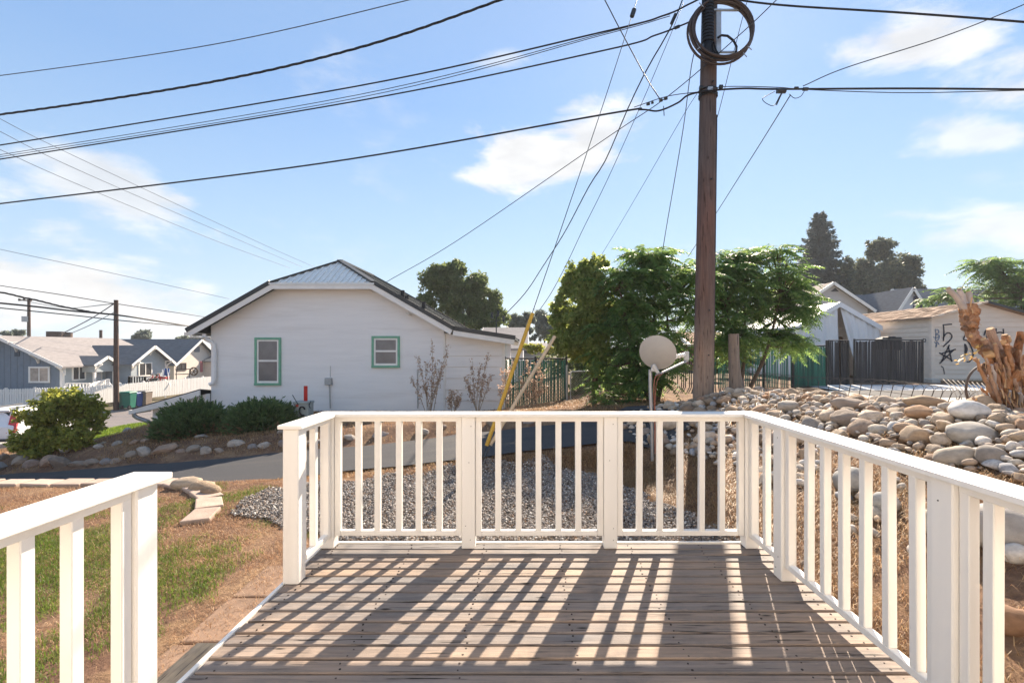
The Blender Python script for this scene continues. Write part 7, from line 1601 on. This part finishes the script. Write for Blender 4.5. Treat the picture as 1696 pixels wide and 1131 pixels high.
# ------------------------------------------------------------------ grass, straw, litter
def blades(name, x, y, h, wdt, lean, mat, seed, zoff=0.0):
    g = np.random.default_rng(seed); n = len(x); z = hgt(x, y) + zoff; B = np.stack([x, y, z], -1); a = g.uniform(0, 6.283, n); d = np.stack([np.cos(a), np.sin(a), 0 * a], -1); s_ = np.stack([-np.sin(a), np.cos(a), 0 * a], -1) * (wdt * .5)[:, None]
    mid = B + d * (h * lean * .35)[:, None] + np.array([0, 0, 1]) * (h * .6)[:, None]; tip = B + d * (h * lean)[:, None] + np.array([0, 0, 1]) * (h * np.clip(1.15 - lean * .75, .08, 1))[:, None]
    V_ = np.stack([B - s_, B + s_, mid + s_ * .7, mid - s_ * .7, tip + s_ * .1, tip - s_ * .1], 1).reshape(-1, 3); i = np.arange(n)[:, None] * 6; F_ = np.concatenate([i + np.array([0, 1, 2, 3]), i + np.array([3, 2, 4, 5])]); return kind(np_mesh(name, V_, F_, mat), 'stuff')
def cloud_noise(x, y, sc, sd_): return np.array([mnoise.noise((a * sc, b_ * sc, sd_)) for a, b_ in zip(x, y)])
GRASS = mat_leaf('grass_blade', (0.065, 0.115, 0.016), (0.12, 0.20, 0.028), (0.24, 0.25, 0.06), .45); STRAW = mat_leaf('straw_blade', (0.20, 0.115, 0.05), (0.38, 0.25, 0.115), (0.55, 0.42, 0.24), .35); STRAWR = mat_leaf('straw_red', (0.24, 0.135, 0.07), (0.42, 0.275, 0.15), (0.64, 0.50, 0.33), .35)
def green_density(x, y):
    n = cloud_noise(x, y, 1.1, 3.3); n2 = cloud_noise(x, y, 3.2, 8.1)
    d = 1.3 * np.exp(-(((x + 2.9) / .75) ** 2 + ((y - 3.95) / .8) ** 2)) + .95 * np.exp(-(((x + 4.1) / 1.3) ** 2 + ((y - 4.1) / 1.1) ** 2)) + .5 * np.exp(-(((x + 3.6) / 1.2) ** 2 + ((y - 5.2) / .5) ** 2)) + .75 * np.exp(-(((x + 5.5) / 1.3) ** 2 + ((y - 4.8) / 1.2) ** 2)) + .6 * np.exp(-(((x + 2.75) / .5) ** 2 + ((y - 2.7) / .45) ** 2)) + .5 * np.exp(-(((x + 5.3) / .7) ** 2 + ((y - 5.75) / .2) ** 2))
    return d + 1.3 * n + .9 * n2 - .72
N_ = 330000; x = rng.uniform(-8.5, -1.6, N_); y = rng.uniform(1.8, 6.0, N_)
d = green_density(x, y); u = rng.random(N_); inpath = (x > -2.06) & (y < 3.75); gi = (u < np.clip(d * 1.1, 0, 1)) & ~inpath & ~in_gravel(x, y)
near = np.hypot(x, y) < 9; gi &= near
blades('grass', x[gi], y[gi], rng.uniform(.018, .05, gi.sum()), rng.uniform(.0025, .0048, gi.sum()), rng.uniform(.2, 1.0, gi.sum()), GRASS, 1)
N_ = 240000; x = rng.uniform(-8.5, -1.5, N_); y = rng.uniform(1.8, 6.2, N_); nn = cloud_noise(x, y, 1.6, 12.2); n3 = cloud_noise(x, y, 5, 2.2); soil = np.exp(-(((x + 2.7) / 1.0) ** 2 + ((y - 2.2) / .95) ** 2)) * 1.3
si = (rng.random(N_) < np.clip(.55 + .8 * nn + .6 * n3 - soil * .75, .02, 1)) & ~((x > -2.06) & (y < 3.75)) & ~in_gravel(x, y)
blades('dry_grass', x[si], y[si], rng.uniform(.015, .045, si.sum()), rng.uniform(.002, .004, si.sum()), rng.uniform(.6, 1.5, si.sum()), STRAWR, 2)
N_ = 3800; x = rng.uniform(-2.05, -1.6, N_); y = rng.uniform(1.5, 3.75, N_); ok = (rng.random(N_) < np.clip(.35 + 1.1 * cloud_noise(x, y, 3.1, 5.5) + .5 * (-1.75 - x), 0, 1)) & (y > 2.0)
blades('dry_grass', x[ok], y[ok], rng.uniform(.01, .035, ok.sum()), rng.uniform(.002, .004, ok.sum()), rng.uniform(.8, 1.6, ok.sum()), STRAWR, 8, .03)
# straw on the right bank and around the driveway
N_ = 260000; x = rng.uniform(.2, 4.2, N_); y = rng.uniform(1.3, 8.8, N_); nn = cloud_noise(x, y, 1.4, 4.4); n3 = cloud_noise(x, y, 4.5, 9.9); t = (x - 1.55) / 2.0
ok = (x > np.where(y < 3.4, 1.68, np.interp(y, [3.4, 4.3, 5.2, 6.0, 6.6, 7.0], [1.95, 1.72, 1.38, 1.1, .5, .2]))) & ((y < yn(x) - .05)) & (rng.random(N_) < np.clip(.75 + .8 * nn + .6 * n3 - .40 * np.clip(t, 0, 1), .05, 1)) | ((x > 2.3) & (y > 6.9) & (rng.random(N_) < .5))
blades('dry_grass', x[ok], y[ok], rng.uniform(.025, .075, ok.sum()), rng.uniform(.002, .0045, ok.sum()), rng.uniform(.7, 1.6, ok.sum()), STRAW, 3)
N_ = 90000; x = rng.uniform(-12, 3.4, N_); y = yf(x) + rng.uniform(.1, 4.6, N_) ** 1.0; nn = cloud_noise(x, y, 1.1, 7.7); ok = (rng.random(N_) < np.clip(.42 + .9 * nn, .04, 1)) & (y < 13.2)
blades('dry_grass', x[ok], y[ok], rng.uniform(.03, .10, ok.sum()), rng.uniform(.005, .010, ok.sum()), rng.uniform(.5, 1.5, ok.sum()), STRAW, 4)
N_ = 9000; x = rng.uniform(-4.2, 1.5, N_); y = yn(x) + rng.uniform(-.32, -.0, N_); ok = (rng.random(N_) < np.clip(.4 + .9 * cloud_noise(x, y, 2, 1.5) + .5 * (x > -.6), 0, 1)) & ~in_gravel(x, y)
blades('dry_grass', x[ok], y[ok], rng.uniform(.03, .07, ok.sum()), rng.uniform(.004, .008, ok.sum()), rng.uniform(.5, 1.4, ok.sum()), STRAW, 5)
# bright verge behind the kerb
N_ = 45000; x = rng.uniform(-14.5, -10.3, N_); y = rng.uniform(11.7, 15.5, N_); ok = (y > 12.35 + (x + 10.5) * .235)
blades('grass', x[ok], y[ok], rng.uniform(.05, .11, ok.sum()), rng.uniform(.010, .018, ok.sum()), rng.uniform(.2, .8, ok.sum()), mat_leaf('lawn_blade', (0.10, 0.17, 0.015), (0.16, 0.26, 0.022), (0.24, 0.32, 0.04), .45), 6)
# weedy litter at the foot of the garage and among the stones
N_ = 7000; x = np.concatenate([rng.uniform(GX0, GX0 + 4, N_ // 2), rng.uniform(2.8, 5.6, N_ // 2)]); y = np.concatenate([rng.uniform(16.6, 17.9, N_ // 2), rng.uniform(5.5, 9.5, N_ // 2)])
blades('dry_grass', x, y, rng.uniform(.04, .16, N_), rng.uniform(.004, .009, N_), rng.uniform(.4, 1.5, N_), STRAW, 7)
for (pts, r, lab) in (([P(1440, 738, 4.4), P(1490, 722, 4.3), P(1530, 726, 4.25), P(1620, 728, 4.1), P(1700, 742, 3.9)], .016, 'long bare brown branch lying across the stone heap'), ([P(1340, 760, 4.6), P(1420, 785, 4.3), P(1500, 805, 4.1), P(1580, 812, 3.9)], .018, 'weathered stick lying low on the bank behind the railing'), ([P(1620, 742, 4.0), P(1660, 745, 3.9), P(1705, 735, 3.8)], .014, 'short dead branch at the right end of the heap'), ([P(1330, 935, 3.3), P(1400, 925, 3.3), P(1460, 915, 3.2)], .03, 'pale broken limb on the straw behind the right railing'), ([P(1370, 775, 4.7), P(1450, 770, 4.5), P(1530, 790, 4.3)], .035, 'dark old timber half buried in the bank')):
    o = MB().tube(smooth_pts(pts, 6), [r * random.uniform(.8, 1.2) for _ in range((len(pts) - 1) * 6 + 1)], 7).build('fallen_branch', BARK if 'dark' in lab or 'bare' in lab else STUMPW, None, smooth=True); tag(o, lab, 'branch')

# ------------------------------------------------------------------ smoky summer air
def air():
    m = bpy.data.materials.new('thin_haze'); m.use_nodes = True; nt = m.node_tree; nt.nodes.clear(); o = nt.nodes.new('ShaderNodeOutputMaterial'); v = nt.nodes.new('ShaderNodeVolumePrincipled')
    v.inputs['Color'].default_value = (0.86, 0.90, 0.95, 1); v.inputs['Density'].default_value = 0.0007; v.inputs['Anisotropy'].default_value = 0.2; nt.links.new(v.outputs[0], o.inputs['Volume'])
    h = MB().box(-340, 340, -70, 450, -4.0, 20).build('haze', m); kind(h, 'stuff')
air()
